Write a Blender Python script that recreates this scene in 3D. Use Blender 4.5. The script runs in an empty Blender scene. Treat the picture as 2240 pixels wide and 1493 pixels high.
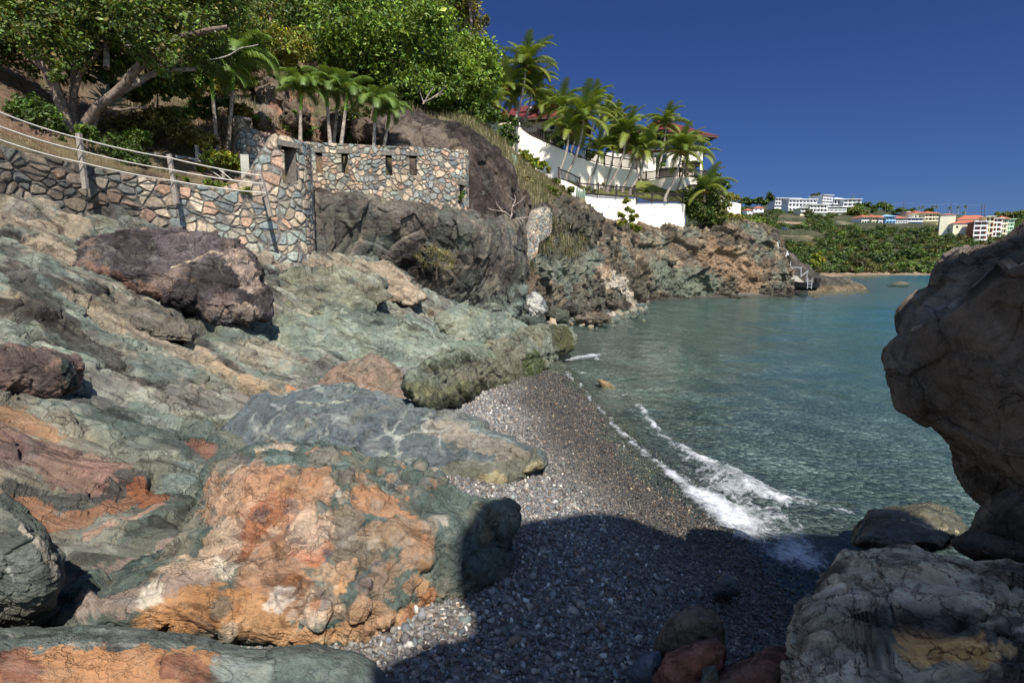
import bpy, math, random
import numpy as np
from mathutils import Vector, Matrix
R = np.random.RandomState(7)
random.seed(7)
SC = bpy.context.scene
COL = SC.collection
# ------------------------------------------------------------------ camera model (reference frame of the photo is 2240 x 1493)
FPX, CX, CY, CAMH = 1200.0, 1120.0, 746.5, 2.5
TILT = math.atan(154.5 / FPX)
cT, sT = math.cos(TILT), math.sin(TILT)

def at(px, py, Y):
    """world point seen at px,py lying at world distance Y north of the viewer"""
    px, py, Y = np.broadcast_arrays(np.asarray(px, float), np.asarray(py, float), np.asarray(Y, float))
    X = (px - CX) / FPX; U = (CY - py) / FPX
    dy = cT + U * sT; dz = -sT + U * cT
    s = Y / dy
    return np.stack([X * s, Y + 0 * X, CAMH + dz * s], -1)

def atz(px, py, z):
    px, py, z = np.broadcast_arrays(np.asarray(px, float), np.asarray(py, float), np.asarray(z, float))
    X = (px - CX) / FPX; U = (CY - py) / FPX
    dy = cT + U * sT; dz = -sT + U * cT
    s = (z - CAMH) / dz
    return np.stack([X * s, dy * s, z + 0 * X], -1)

def proj(P):
    P = np.asarray(P, float)
    d = P - np.array([0, 0, CAMH])
    f = d[..., 1] * cT - d[..., 2] * sT
    u = d[..., 1] * sT + d[..., 2] * cT
    f = np.where(f < 0.05, 0.05, f)
    return CX + FPX * d[..., 0] / f, CY - FPX * u / f, f

def lin(v):
    v = np.asarray(v, float) / 255.0
    return np.where(v <= 0.04045, v / 12.92, ((v + 0.055) / 1.055) ** 2.4)

def S(r, g, b, k=1.15):
    """albedo of a surface that shows as r,g,b in full sun"""
    return lin([r, g, b]) / k

# ------------------------------------------------------------------ noise
_perm = np.random.RandomState(3).permutation(256); _perm = np.concatenate([_perm, _perm]).astype(np.int32)
_g = np.random.RandomState(4).normal(size=(256, 3)); _g /= np.linalg.norm(_g, axis=1)[:, None]
_g = _g.astype(np.float32)

def gnoise(P, seed=0):
    P = np.asarray(P, np.float32) + np.float32(seed * 17.317)
    i = np.floor(P).astype(np.int32); f = P - i
    u = f * f * f * (f * (f * 6 - 15) + 10)
    ix, iy, iz = (i[:, 0] & 255), (i[:, 1] & 255), (i[:, 2] & 255)
    out = np.zeros(len(P), np.float32)
    for dx in (0, 1):
        px = _perm[(ix + dx) & 255]; wx = u[:, 0] if dx else 1 - u[:, 0]
        for dy in (0, 1):
            py = _perm[(px + iy + dy) & 255]; wy = wx * (u[:, 1] if dy else 1 - u[:, 1])
            for dz in (0, 1):
                h = _perm[(py + iz + dz) & 255]; g = _g[h]
                d = g[:, 0] * (f[:, 0] - dx) + g[:, 1] * (f[:, 1] - dy) + g[:, 2] * (f[:, 2] - dz)
                out += d * wy * (u[:, 2] if dz else 1 - u[:, 2])
    return out * 1.5

def fbm(P, o=4, s=1.0, gain=0.5, seed=0, ridge=False):
    P = np.asarray(P, np.float32) * np.float32(s); a = 1.0; t = 0; out = 0
    for k in range(o):
        n = gnoise(P, seed + k * 3)
        if ridge: n = 1 - 2 * np.abs(n)
        out = out + a * n; t += a; a *= gain; P = P * np.float32(2.03)
    return out / t

def warp(P, amt, s, seed=0):
    return np.asarray(P, np.float32) + amt * np.stack([fbm(P, 2, s, seed=seed + q * 11) for q in range(3)], -1)

def hash01(i, k=0):
    i = np.asarray(i, np.uint32)
    h = (i * np.uint32(2654435761) + np.uint32(k * 40503 + 12345)) & np.uint32(0xffffffff)
    h ^= h >> np.uint32(15); h = (h * np.uint32(2246822519)) & np.uint32(0xffffffff); h ^= h >> np.uint32(13)
    h = (h * np.uint32(3266489917)) & np.uint32(0xffffffff); h ^= h >> np.uint32(16)
    return (h & np.uint32(0xffffff)).astype(np.float32) / np.float32(0xffffff)

def worley(P, seed=0, jit=0.9):
    """nearest cell: vector from its centre, id, F1, F2"""
    P = np.asarray(P, np.float32) + np.float32(seed * 7.77)
    i = np.floor(P).astype(np.int64); n = len(P)
    f1 = np.full(n, 9, np.float32); f2 = f1.copy(); vid = np.zeros(n, np.uint32); vec = np.zeros((n, 3), np.float32)
    for dx in (-1, 0, 1):
        for dy in (-1, 0, 1):
            for dz in (-1, 0, 1):
                c = i + np.array([dx, dy, dz])
                h = ((c[:, 0] * 73856093) ^ (c[:, 1] * 19349663) ^ (c[:, 2] * 83492791)) & 0xffffffff
                h = h.astype(np.uint32)
                o = np.stack([hash01(h, 1), hash01(h, 2), hash01(h, 3)], -1)
                v = P - (c + 0.5 + jit * (o - 0.5)).astype(np.float32)
                d = np.sqrt((v * v).sum(1))
                nb = d < f1
                f2 = np.where(nb, f1, np.minimum(f2, d))
                f1 = np.where(nb, d, f1); vid = np.where(nb, h, vid); vec = np.where(nb[:, None], v, vec)
    return vec, vid, f1, f2

def facets(P, scale, seed=0, tilt=0.7, step=0.25):
    """broken-rock displacement: each Voronoi block is a tilted plane of its own"""
    vec, vid, f1, f2 = worley(np.asarray(P, np.float32) * np.asarray(scale, np.float32), seed)
    g = np.stack([hash01(vid, 5), hash01(vid, 6), hash01(vid, 7)], -1) - 0.5
    d = (vec * g).sum(1) * 2 * tilt + (hash01(vid, 8) - 0.5) * 2 * step
    return d, f2 - f1, vid

def sstep(a, b, x):
    t = np.clip((x - a) / (b - a), 0, 1); return t * t * (3 - 2 * t)

# ------------------------------------------------------------------ mesh helpers
def make_mesh(name, V, F, cols=None, smooth=True, attrs=None, mat=None):
    """F: an (n,k) array or a list of such arrays"""
    V = np.asarray(V, np.float32)
    Fs = [np.asarray(f, np.int32) for f in (F if isinstance(F, list) else [F]) if len(f)]
    me = bpy.data.meshes.new(name)
    me.vertices.add(len(V)); me.vertices.foreach_set('co', V.ravel())
    nl = sum(f.size for f in Fs); nf = sum(len(f) for f in Fs)
    me.loops.add(nl); me.polygons.add(nf)
    me.loops.foreach_set('vertex_index', np.concatenate([f.ravel() for f in Fs]))
    tot = np.concatenate([np.full(len(f), f.shape[1], np.int32) for f in Fs])
    st = np.concatenate([[0], np.cumsum(tot)[:-1]]).astype(np.int32)
    me.polygons.foreach_set('loop_start', st)
    try: me.polygons.foreach_set('loop_total', tot)
    except Exception: pass
    me.polygons.foreach_set('use_smooth', np.full(nf, bool(smooth)))
    if cols is not None:
        cols = np.asarray(cols, np.float32)
        if cols.shape[1] == 3: cols = np.concatenate([cols, np.ones((len(cols), 1), np.float32)], 1)
        a = me.color_attributes.new('Col', 'FLOAT_COLOR', 'POINT'); a.data.foreach_set('color', cols.ravel())
    for k, v in (attrs or {}).items():
        a = me.attributes.new(k, 'FLOAT', 'POINT'); a.data.foreach_set('value', np.asarray(v, np.float32))
    me.update(calc_edges=True); me.validate()
    if mat: me.materials.append(mat)
    return me

def tag(o, label=None, cat=None, group=None, kind=None):
    if label: o['label'] = label
    if cat: o['category'] = cat
    if group: o['group'] = group
    if kind: o['kind'] = kind
    return o

def link(name, me, parent=None, loc=None):
    o = bpy.data.objects.new(name, me); COL.objects.link(o)
    if parent: o.parent = parent
    if loc is not None: o.location = loc
    return o

def obj(name, V, F, mat, parent=None, cols=None, smooth=True, attrs=None, label=None, cat=None, group=None, kind=None):
    """one mesh object; top-level things get their origin at their base"""
    V = np.asarray(V, np.float32)
    if parent is None and kind is None:
        loc = np.array([V[:, 0].mean(), V[:, 1].mean(), V[:, 2].min()])
    elif parent is not None:
        loc = np.zeros(3)
        V = V - np.array(parent.location, np.float32)
    else: loc = np.zeros(3)
    me = make_mesh(name, V - loc.astype(np.float32), F, cols, smooth, attrs, mat)
    o = link(name, me, parent, loc)
    return tag(o, label, cat, group, kind)

def empty(name, loc, label=None, cat=None, group=None):
    o = bpy.data.objects.new(name, None); COL.objects.link(o); o.location = [float(v) for v in loc]
    o.empty_display_size = 0.2
    return tag(o, label, cat, group)

def grid_faces(nu, nv):
    i = np.arange(nu * nv).reshape(nv, nu)
    return np.stack([i[:-1, :-1].ravel(), i[:-1, 1:].ravel(), i[1:, 1:].ravel(), i[1:, :-1].ravel()], -1)

def normals(V, F):
    N = np.zeros_like(V)
    a, b, c = V[F[:, 0]], V[F[:, 1]], V[F[:, 2]]
    n = np.cross(b - a, c - a)
    if F.shape[1] == 4: n = n + np.cross(c - a, V[F[:, 3]] - a)
    for k in range(F.shape[1]):
        for q in range(3): N[:, q] += np.bincount(F[:, k], n[:, q], len(V))
    return N / (np.linalg.norm(N, axis=1)[:, None] + 1e-12)

def catmull(P, n, axis_len=True):
    """resample a polyline (m,k) to n points, smooth"""
    P = np.asarray(P, float); m = len(P)
    if m == 2:
        t = np.linspace(0, 1, n)[:, None]; return P[0] * (1 - t) + P[1] * t
    d = np.linalg.norm(np.diff(P, axis=0), axis=1) if axis_len else np.ones(m - 1)
    s = np.concatenate([[0], np.cumsum(d)]); t = np.linspace(0, s[-1], n)
    k = np.clip(np.searchsorted(s, t, side='right') - 1, 0, m - 2)
    h = (s[k + 1] - s[k]) + 1e-9; x = ((t - s[k]) / h)[:, None]
    sl = np.zeros_like(P)
    sl[1:-1] = (P[2:] - P[:-2]) / (s[2:] - s[:-2] + 1e-9)[:, None]
    sl[0] = (P[1] - P[0]) / (s[1] - s[0] + 1e-9); sl[-1] = (P[-1] - P[-2]) / (s[-1] - s[-2] + 1e-9)
    h = h[:, None]
    return ((2*x**3 - 3*x**2 + 1) * P[k] + (x**3 - 2*x**2 + x) * h * sl[k] + (-2*x**3 + 3*x**2) * P[k+1] + (x**3 - x**2) * h * sl[k+1])

def loft(rows, nu, nv):
    """rows: lists of (px,py,Y) from the crest to the foot -> dense grid (nv*nu,3)"""
    A = np.stack([catmull(at(*np.array(r, float).T), nu) for r in rows])     # rows x nu x 3
    m = len(rows)
    seg = np.linalg.norm(np.diff(A, axis=0), axis=2).mean(1); s = np.concatenate([[0], np.cumsum(seg)])
    t = np.linspace(0, s[-1], nv); k = np.clip(np.searchsorted(s, t, side='right') - 1, 0, m - 2)
    h = (s[k+1] - s[k])[:, None, None]; x = ((t - s[k]) / (s[k+1] - s[k]))[:, None, None]
    sl = np.zeros_like(A)
    if m > 2: sl[1:-1] = (A[2:] - A[:-2]) / (s[2:] - s[:-2])[:, None, None]
    sl[0] = (A[1] - A[0]) / (s[1] - s[0]); sl[-1] = (A[-1] - A[-2]) / (s[-1] - s[-2])
    V = ((2*x**3 - 3*x**2 + 1) * A[k] + (x**3 - 2*x**2 + x) * h * sl[k] + (-2*x**3 + 3*x**2) * A[k+1] + (x**3 - x**2) * h * sl[k+1])
    F = grid_faces(nu, nv)
    V = V.reshape(-1, 3)
    N = normals(V, F)
    if (N * (np.array([0, 0, CAMH]) - V)).sum() < 0: F = F[:, ::-1]; N = -N
    return V, F, N

_ico = {}
def ico(level):
    if level in _ico: return _ico[level]
    t = (1 + 5 ** 0.5) / 2
    V = np.array([[-1,t,0],[1,t,0],[-1,-t,0],[1,-t,0],[0,-1,t],[0,1,t],[0,-1,-t],[0,1,-t],[t,0,-1],[t,0,1],[-t,0,-1],[-t,0,1]], float)
    F = np.array([[0,11,5],[0,5,1],[0,1,7],[0,7,10],[0,10,11],[1,5,9],[5,11,4],[11,10,2],[10,7,6],[7,1,8],[3,9,4],[3,4,2],[3,2,6],[3,6,8],[3,8,9],[4,9,5],[2,4,11],[6,2,10],[8,6,7],[9,8,1]])
    for _ in range(level):
        E = np.sort(np.concatenate([F[:, [0,1]], F[:, [1,2]], F[:, [2,0]]]), 1)
        U, inv = np.unique(E, axis=0, return_inverse=True); inv = inv.ravel()
        M = (V[U[:, 0]] + V[U[:, 1]]) / 2; n = len(F); o = len(V)
        a, b, c = inv[:n] + o, inv[n:2*n] + o, inv[2*n:] + o
        F = np.concatenate([np.stack([F[:,0], a, c], 1), np.stack([F[:,1], b, a], 1), np.stack([F[:,2], c, b], 1), np.stack([a, b, c], 1)])
        V = np.concatenate([V, M])
    V /= np.linalg.norm(V, axis=1)[:, None]
    _ico[level] = (V, F); return _ico[level]

def radial(outline, cx, cy, n=720):
    """r(theta) of a closed outline about cx,cy"""
    P = np.asarray(outline, float); P = np.concatenate([P, P[:1]])
    D = np.concatenate([np.linspace(P[k], P[k+1], 60, endpoint=False) for k in range(len(P) - 1)])
    th = np.arctan2(D[:, 1] - cy, D[:, 0] - cx); r = np.hypot(D[:, 0] - cx, D[:, 1] - cy)
    o = np.argsort(th); th, r = th[o], r[o]
    th = np.concatenate([th - 2*np.pi, th, th + 2*np.pi]); r = np.concatenate([r, r, r])
    T = np.linspace(-np.pi, np.pi, n); rr = np.interp(T, th, r)
    k = np.ones(5) / 5; rr2 = np.convolve(np.concatenate([rr[-3:-1], rr, rr[1:3]]), k, 'valid')
    return T, rr2

def boulder(outline, Y0, dpx=0.0, dpy=0.0, front=0.5, back=0.6, k=0.7, level=6, c=None):
    """closed rock whose outline is seen as given, lying at distance Y0 (tilted by dpx, dpy metres per pixel)"""
    O = np.asarray(outline, float)
    cx, cy = (O[:, 0].mean(), O[:, 1].mean()) if c is None else c
    T, rr = radial(O, cx, cy)
    D, F = ico(level)
    th = np.arctan2(D[:, 1], D[:, 0]); rho = np.hypot(D[:, 0], D[:, 1])
    r = np.interp(th, T, rr) * rho ** k
    px = cx + r * np.cos(th); py = cy + r * np.sin(th)
    h = np.abs(D[:, 2]) ** k
    Y = Y0 + dpx * (px - cx) + dpy * (py - cy)
    Y = np.where(D[:, 2] > 0, Y - front * h, Y + back * h)
    V = at(px, py, np.maximum(Y, 0.4))
    N = normals(V, F)
    if (N * (V - V.mean(0))).sum() < 0: F = F[:, ::-1]; N = -N
    return V, F, N

def plan_rock(outline_xy, z_top, z_bot, k=0.5, level=7, dome=0.06):
    O = np.asarray(outline_xy, float); cx, cy = O.mean(0)
    T, rr = radial(O, cx, cy)
    D, F = ico(level)
    th = np.arctan2(D[:, 1], D[:, 0]); rho = np.hypot(D[:, 0], D[:, 1])
    r = np.interp(th, T, rr) * rho ** k
    h = np.abs(D[:, 2]) ** k
    zm = z_top - 0.45 * (z_top - z_bot)
    z = np.where(D[:, 2] > 0, zm + (z_top - zm) * h, zm - (zm - z_bot) * h)
    V = np.stack([cx + r * np.cos(th), cy + r * np.sin(th), z], -1)
    N = normals(V, F)
    if (N * (V - V.mean(0))).sum() < 0: F = F[:, ::-1]; N = -N
    return V, F, N

def tube(pts, rad, sides=8, cap=True):
    P = np.asarray(pts, float); n = len(P); rad = np.broadcast_to(np.asarray(rad, float), (n,))
    T = np.gradient(P, axis=0); T /= np.linalg.norm(T, axis=1)[:, None] + 1e-9
    ref = np.array([0, 0, 1.0]) if abs(T[:, 2]).mean() < 0.8 else np.array([1.0, 0, 0])
    A = np.cross(T, ref); A /= np.linalg.norm(A, axis=1)[:, None] + 1e-9
    B = np.cross(T, A)
    a = np.linspace(0, 2*np.pi, sides, endpoint=False)
    V = (P[:, None] + rad[:, None, None] * (np.cos(a)[None, :, None] * A[:, None] + np.sin(a)[None, :, None] * B[:, None])).reshape(-1, 3)
    i = np.arange(n * sides).reshape(n, sides); j = np.roll(i, -1, 1)
    F = np.stack([i[:-1].ravel(), j[:-1].ravel(), j[1:].ravel(), i[1:].ravel()], -1)
    return V, F

class MB:
    """collects shapes into one mesh"""
    def __init__(s): s.V = []; s.Q = []; s.T = []; s.C = []; s.n = 0; s.N = []
    def add(s, V, F, col=None):
        V = np.asarray(V, float); F = np.asarray(F)
        s.V.append(V); (s.Q if F.shape[1] == 4 else s.T).append(F + s.n); s.n += len(V)
        s.C.append(np.broadcast_to(np.asarray(col if col is not None else (1, 1, 1), float), (len(V), 3)))
        return s
    def box(s, c, size, rz=0.0, col=None, M=None):
        x, y, z = np.asarray(size, float) / 2
        V = np.array([[-x,-y,-z],[x,-y,-z],[x,y,-z],[-x,y,-z],[-x,-y,z],[x,-y,z],[x,y,z],[-x,y,z]])
        if M is not None: V = V @ np.asarray(M).T
        else:
            cz, sz = math.cos(rz), math.sin(rz); V = np.stack([V[:,0]*cz - V[:,1]*sz, V[:,0]*sz + V[:,1]*cz, V[:,2]], -1)
        F = [[0,3,2,1],[4,5,6,7],[0,1,5,4],[1,2,6,5],[2,3,7,6],[3,0,4,7]]
        return s.add(V + np.asarray(c, float), F, col)
    def beam(s, a, b, w, h, col=None):
        a, b = np.asarray(a, float), np.asarray(b, float); d = b - a; L = np.linalg.norm(d); x = d / (L + 1e-9)
        up = np.array([0, 0, 1.0]) if abs(x[2]) < 0.9 else np.array([0, 1.0, 0])
        y = np.cross(up, x); y /= np.linalg.norm(y); z = np.cross(x, y)
        return s.box((a + b) / 2, (L, w, h), col=col, M=np.stack([x, y, z], 1))
    def tube(s, pts, rad, sides=8, col=None):
        V, F = tube(pts, rad, sides); return s.add(V, F, col)
    def build(s, name, mat, parent=None, smooth=False, **kw):
        F = []
        if s.Q: F.append(np.concatenate(s.Q))
        if s.T: F.append(np.concatenate(s.T))
        return obj(name, np.concatenate(s.V), F, mat, parent, cols=np.concatenate(s.C), smooth=smooth, **kw)

def seg_dist(P, pts, rad):
    """distance of points P to a chain of capsules, in units of the local radius"""
    best = np.full(len(P), 1e9)
    pts = np.asarray(pts, float); rad = np.broadcast_to(np.asarray(rad, float), (len(pts),))
    if len(pts) == 1: return np.linalg.norm(P - pts[0], axis=1) / rad[0]
    for k in range(len(pts) - 1):
        a, b = pts[k], pts[k+1]; d = b - a
        t = np.clip(((P - a) @ d) / (d @ d + 1e-9), 0, 1)
        r = rad[k] * (1 - t) + rad[k+1] * t
        best = np.minimum(best, np.linalg.norm(P - (a + t[:, None] * d), axis=1) / r)
    return best

class Skin:
    """mineral colour of a rock: a base, then stains laid on its surface in world space"""
    def __init__(s, V, base):
        s.V = V; s.C = np.broadcast_to(np.asarray(base, float), (len(V), 3)).copy(); s.px, s.py, s.f = proj(V)
    def find(s, x, y):
        d = np.hypot(s.px - x, s.py - y); m = d < max(8, d.min() + 2)
        i = np.where(m)[0]; return s.V[i[np.argmin(s.f[i])]], s.f[i].min()
    def mix(s, col, a):
        a = np.clip(a, 0, 1)[:, None]; s.C = s.C * (1 - a) + np.asarray(col, float) * a; return s
    def noise(s, col, sc, lo, hi, seed=0, amt=1.0, o=4, st=(1, 1, 1)):
        n = fbm(s.V * np.array(st), o, sc, 0.55, seed); return s.mix(col, amt * sstep(lo, hi, n))
    def stain(s, pts, r, col, amt=1.0, soft=0.09, rough=0.9, seed=0, ns=None):
        W = [s.find(x, y) for x, y in pts]
        P = np.array([w[0] for w in W]); rr = np.array([w[1] for w in W]) * np.broadcast_to(np.asarray(r, float), (len(pts),)) / FPX
        d = seg_dist(s.V, P, rr)
        m = d < 2.6
        if m.any():
            sc = ns if ns else 1.1 / rr.mean()
            n = fbm(s.V[m], 5, sc, 0.68, seed + 50)
            d[m] = d[m] + rough * n * 1.3
        return s.mix(col, amt * (1 - sstep(1 - soft, 1 + soft * 0.4, d)))
    def mul(s, k): s.C = np.clip(s.C * np.asarray(k)[:, None], 0, 0.95); return s
# ------------------------------------------------------------------ materials
def nmat(name):
    m = bpy.data.materials.new(name); m.use_nodes = True
    nt = m.node_tree; nt.nodes.clear()
    out = nt.nodes.new('ShaderNodeOutputMaterial')
    return m, nt, out

def nd(nt, t, ins=None, **kw):
    n = nt.nodes.new('ShaderNode' + t)
    for k, v in kw.items(): setattr(n, k, v)
    for k, v in (ins or {}).items():
        if hasattr(v, 'is_output') or hasattr(v, 'links'): nt.links.new(v, n.inputs[k])
        else: n.inputs[k].default_value = v
    return n

def mathn(nt, op, a, b=None, c=None, clamp=False):
    n = nt.nodes.new('ShaderNodeMath'); n.operation = op; n.use_clamp = clamp
    for i, v in enumerate((a, b, c)):
        if v is None: continue
        if hasattr(v, 'links'): nt.links.new(v, n.inputs[i])
        else: n.inputs[i].default_value = v
    return n.outputs[0]

def mixc(nt, f, a, b, mode='MIX'):
    n = nt.nodes.new('ShaderNodeMix'); n.data_type = 'RGBA'; n.blend_type = mode
    for i, v in ((0, f), (6, a), (7, b)):
        if hasattr(v, 'links'): nt.links.new(v, n.inputs[i])
        else: n.inputs[i].default_value = v if i == 0 else (*v, 1.0)[:4]
    return n.outputs[2]

def ramp(nt, f, stops):
    n = nt.nodes.new('ShaderNodeValToRGB'); nt.links.new(f, n.inputs[0])
    e = n.color_ramp.elements
    while len(e) < len(stops): e.new(0.5)
    for q, (p, v) in zip(e, stops):
        q.position = p; q.color = (v, v, v, 1) if not hasattr(v, '__len__') else (*v, 1)
    return n.outputs[0]

def noise_n(nt, vec, scale, detail=5, rough=0.6, dist=0.0):
    n = nd(nt, 'TexNoise', {'Vector': vec, 'Scale': scale, 'Detail': detail, 'Roughness': rough, 'Distortion': dist}); return n.outputs[0]

def rock_material(name, sc=1.0, bump=0.5, rough=0.85, mottle=0.5, veins=0.0, cracks=0.5, vein_col=(0.55, 0.55, 0.48), speck=0.3, crack_scale=2.2, wet=False, sat=0.78, val=0.82, patch=0.75, crack_mask=True, bed=None, tint=None):
    m, nt, out = nmat(name)
    P = nd(nt, 'NewGeometry').outputs['Position']
    col = nd(nt, 'Attribute', attribute_name='Col').outputs['Color']
    col = nd(nt, 'HueSaturation', {'Color': col, 'Saturation': sat, 'Value': val}).outputs[0]
    rg = nd(nt, 'TexNoise', {'Vector': P, 'Scale': 2.2 * sc, 'Detail': 9.0, 'Roughness': 0.62, 'Distortion': 0.35}, noise_type='RIDGED_MULTIFRACTAL'); rg.inputs['Offset'].default_value = 0.9; rg.inputs['Gain'].default_value = 2.0; rg = rg.outputs[0]
    n1 = noise_n(nt, P, 2.6 * sc, 8, 0.68, 0.3); n2 = noise_n(nt, P, 14 * sc, 6, 0.7); n3 = noise_n(nt, P, 70 * sc, 3, 0.7)
    f = mathn(nt, 'ADD', mathn(nt, 'MULTIPLY', n1, 0.5), mathn(nt, 'ADD', mathn(nt, 'MULTIPLY', n2, 0.35), mathn(nt, 'MULTIPLY', n3, 0.15)))
    if tint: col = mixc(nt, 1.0, col, tint, 'MULTIPLY')
    k = ramp(nt, f, [(0.34, 1 - mottle), (0.5, 1.0), (0.66, 1 + mottle * 0.9)])
    c = mixc(nt, 1.0, col, k, 'MULTIPLY')
    c = mixc(nt, mathn(nt, 'MULTIPLY', ramp(nt, rg, [(0.12, 1), (0.5, 0)]), 0.45), c, mixc(nt, 1.0, c, (0.42, 0.40, 0.38), 'MULTIPLY'))
    PB_ = P
    if bed:      # bedding: the mottling is drawn out along the dip of the rock
        PB_ = nd(nt, 'CombineXYZ', {q: mathn(nt, 'MULTIPLY', nd(nt, 'VectorMath', {0: P, 1: tuple(E_)}, operation='DOT_PRODUCT').outputs['Value'], k_) for q, (E_, k_) in enumerate(zip(BED, (bed, 1.5, 1.5)))}).outputs[0]
    pa = noise_n(nt, PB_, 2.2 * sc, 12, 0.74, 0.7)
    c = mixc(nt, mathn(nt, 'MULTIPLY', ramp(nt, pa, [(0.53, 0), (0.60, 1)]), patch), c, mixc(nt, 1.0, c, (0.42, 0.40, 0.40), 'MULTIPLY'))
    off = nd(nt, 'VectorMath', {0: PB_, 1: (13.7, 5.1, 8.3)}, operation='ADD').outputs[0]
    pb = noise_n(nt, off, 3.2 * sc, 12, 0.78, 0.6)
    c = mixc(nt, mathn(nt, 'MULTIPLY', ramp(nt, pb, [(0.54, 0), (0.63, 1)]), patch * 0.7), c, mixc(nt, 0.45, mixc(nt, 1.0, c, (1.7, 1.65, 1.55), 'MULTIPLY'), (0.34, 0.32, 0.26)))
    # hue drift
    n4 = noise_n(nt, P, 5 * sc, 5, 0.7, 0.6)
    c = mixc(nt, mathn(nt, 'MULTIPLY', ramp(nt, n4, [(0.42, 0), (0.68, 1)]), 0.35), c, mixc(nt, 1.0, c, (1.15, 0.98, 0.78), 'MULTIPLY'))
    hgt = mathn(nt, 'ADD', mathn(nt, 'MULTIPLY', n1, 0.6), mathn(nt, 'ADD', mathn(nt, 'MULTIPLY', n2, 0.25), mathn(nt, 'MULTIPLY', n3, 0.06)))
    hgt = mathn(nt, 'ADD', hgt, mathn(nt, 'ADD', mathn(nt, 'MULTIPLY', rg, 0.16), mathn(nt, 'MULTIPLY', pa, 0.9)))
    # warped coordinates for cracks and veins
    wv = nd(nt, 'TexNoise', {'Vector': P, 'Scale': 1.7 * sc, 'Detail': 5.0, 'Roughness': 0.65})
    vm = nd(nt, 'VectorMath', {0: wv.outputs['Color'], 1: (0.5, 0.5, 0.5)}, operation='SUBTRACT')
    vs = nd(nt, 'VectorMath', {0: vm.outputs[0], 'Scale': 0.75 / sc}, operation='SCALE')
    va = nd(nt, 'VectorMath', {0: P, 1: vs.outputs[0]}, operation='ADD')
    if cracks > 0:
        v = nd(nt, 'TexVoronoi', {'Vector': va.outputs[0], 'Scale': crack_scale * sc}, feature='DISTANCE_TO_EDGE')
        mk = ramp(nt, noise_n(nt, P, 1.1 * sc, 3), [(0.42, 0), (0.58, 1)] if crack_mask else [(0.2, 0.3), (0.5, 1)])
        v2 = nd(nt, 'TexVoronoi', {'Vector': va.outputs[0], 'Scale': crack_scale * sc * 2.9}, feature='DISTANCE_TO_EDGE')
        mk2 = ramp(nt, noise_n(nt, off, 2.3 * sc, 4), [(0.48, 0), (0.58, 1)])
        cr = mathn(nt, 'MAXIMUM', mathn(nt, 'MULTIPLY', ramp(nt, v.outputs[0], [(0.0, 1), (0.022, 0)]), mk), mathn(nt, 'MULTIPLY', ramp(nt, v2.outputs[0], [(0.0, 0.5), (0.03, 0)]), mk2))
        c = mixc(nt, mathn(nt, 'MULTIPLY', cr, cracks * 0.8), c, (0.012, 0.011, 0.010))
        hgt = mathn(nt, 'SUBTRACT', hgt, mathn(nt, 'MULTIPLY', cr, 0.25))
    if veins > 0:
        v = nd(nt, 'TexVoronoi', {'Vector': va.outputs[0], 'Scale': 1.35 * sc, 'Randomness': 1.0}, feature='DISTANCE_TO_EDGE')
        mk = ramp(nt, noise_n(nt, P, 0.9 * sc, 4, 0.6), [(0.46, 0), (0.62, 1)])
        ve = mathn(nt, 'MULTIPLY', ramp(nt, v.outputs[0], [(0.0, 1), (0.03, 0.5), (0.07, 0)]), mk)
        c = mixc(nt, mathn(nt, 'MULTIPLY', ve, veins), c, vein_col)
    if speck > 0:
        s = ramp(nt, noise_n(nt, P, 30 * sc, 4, 0.75), [(0.63, 0), (0.70, 1)])
        s2 = ramp(nt, noise_n(nt, P, 1.8 * sc, 4, 0.7), [(0.5, 0), (0.6, 1)])
        c = mixc(nt, mathn(nt, 'MULTIPLY', mathn(nt, 'MULTIPLY', s, s2), speck), c, (0.5, 0.48, 0.42))
    b = nd(nt, 'Bump', {'Height': hgt, 'Strength': bump, 'Distance': 0.12 / sc})
    p = nd(nt, 'BsdfPrincipled', {'Base Color': c, 'Roughness': rough, 'Normal': b.outputs[0]})
    p.inputs['Specular IOR Level'].default_value = 0.5 if wet else 0.25
    nt.links.new(p.outputs[0], out.inputs[0])
    return m

def attr_material(name, rough=0.8, mottle=0.3, sc=20.0, bump=0.3, spec=0.3, dist=0.01, transl=0.0, sat=1.0):
    m, nt, out = nmat(name)
    tc = nd(nt, 'TexCoord').outputs['Object']
    col = nd(nt, 'Attribute', attribute_name='Col').outputs['Color']
    n = noise_n(nt, tc, sc, 5, 0.65)
    k = ramp(nt, n, [(0.35, 1 - mottle), (0.65, 1 + mottle)])
    c = mixc(nt, 1.0, col, k, 'MULTIPLY')
    if sat != 1: c = nd(nt, 'HueSaturation', {'Color': c, 'Saturation': sat, 'Value': 1.0}).outputs[0]
    p = nd(nt, 'BsdfPrincipled', {'Base Color': c, 'Roughness': rough}); p.inputs['Specular IOR Level'].default_value = spec
    if bump: nt.links.new(nd(nt, 'Bump', {'Height': n, 'Strength': bump, 'Distance': dist}).outputs[0], p.inputs['Normal'])
    sh = p.outputs[0]
    if transl:
        t = nd(nt, 'BsdfTranslucent', {'Color': mixc(nt, 1.0, c, (1.5, 1.35, 0.5), 'MULTIPLY')})
        sh = nd(nt, 'MixShader', {0: transl, 1: sh, 2: t.outputs[0]}).outputs[0]
    nt.links.new(sh, out.inputs[0])
    return m

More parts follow.
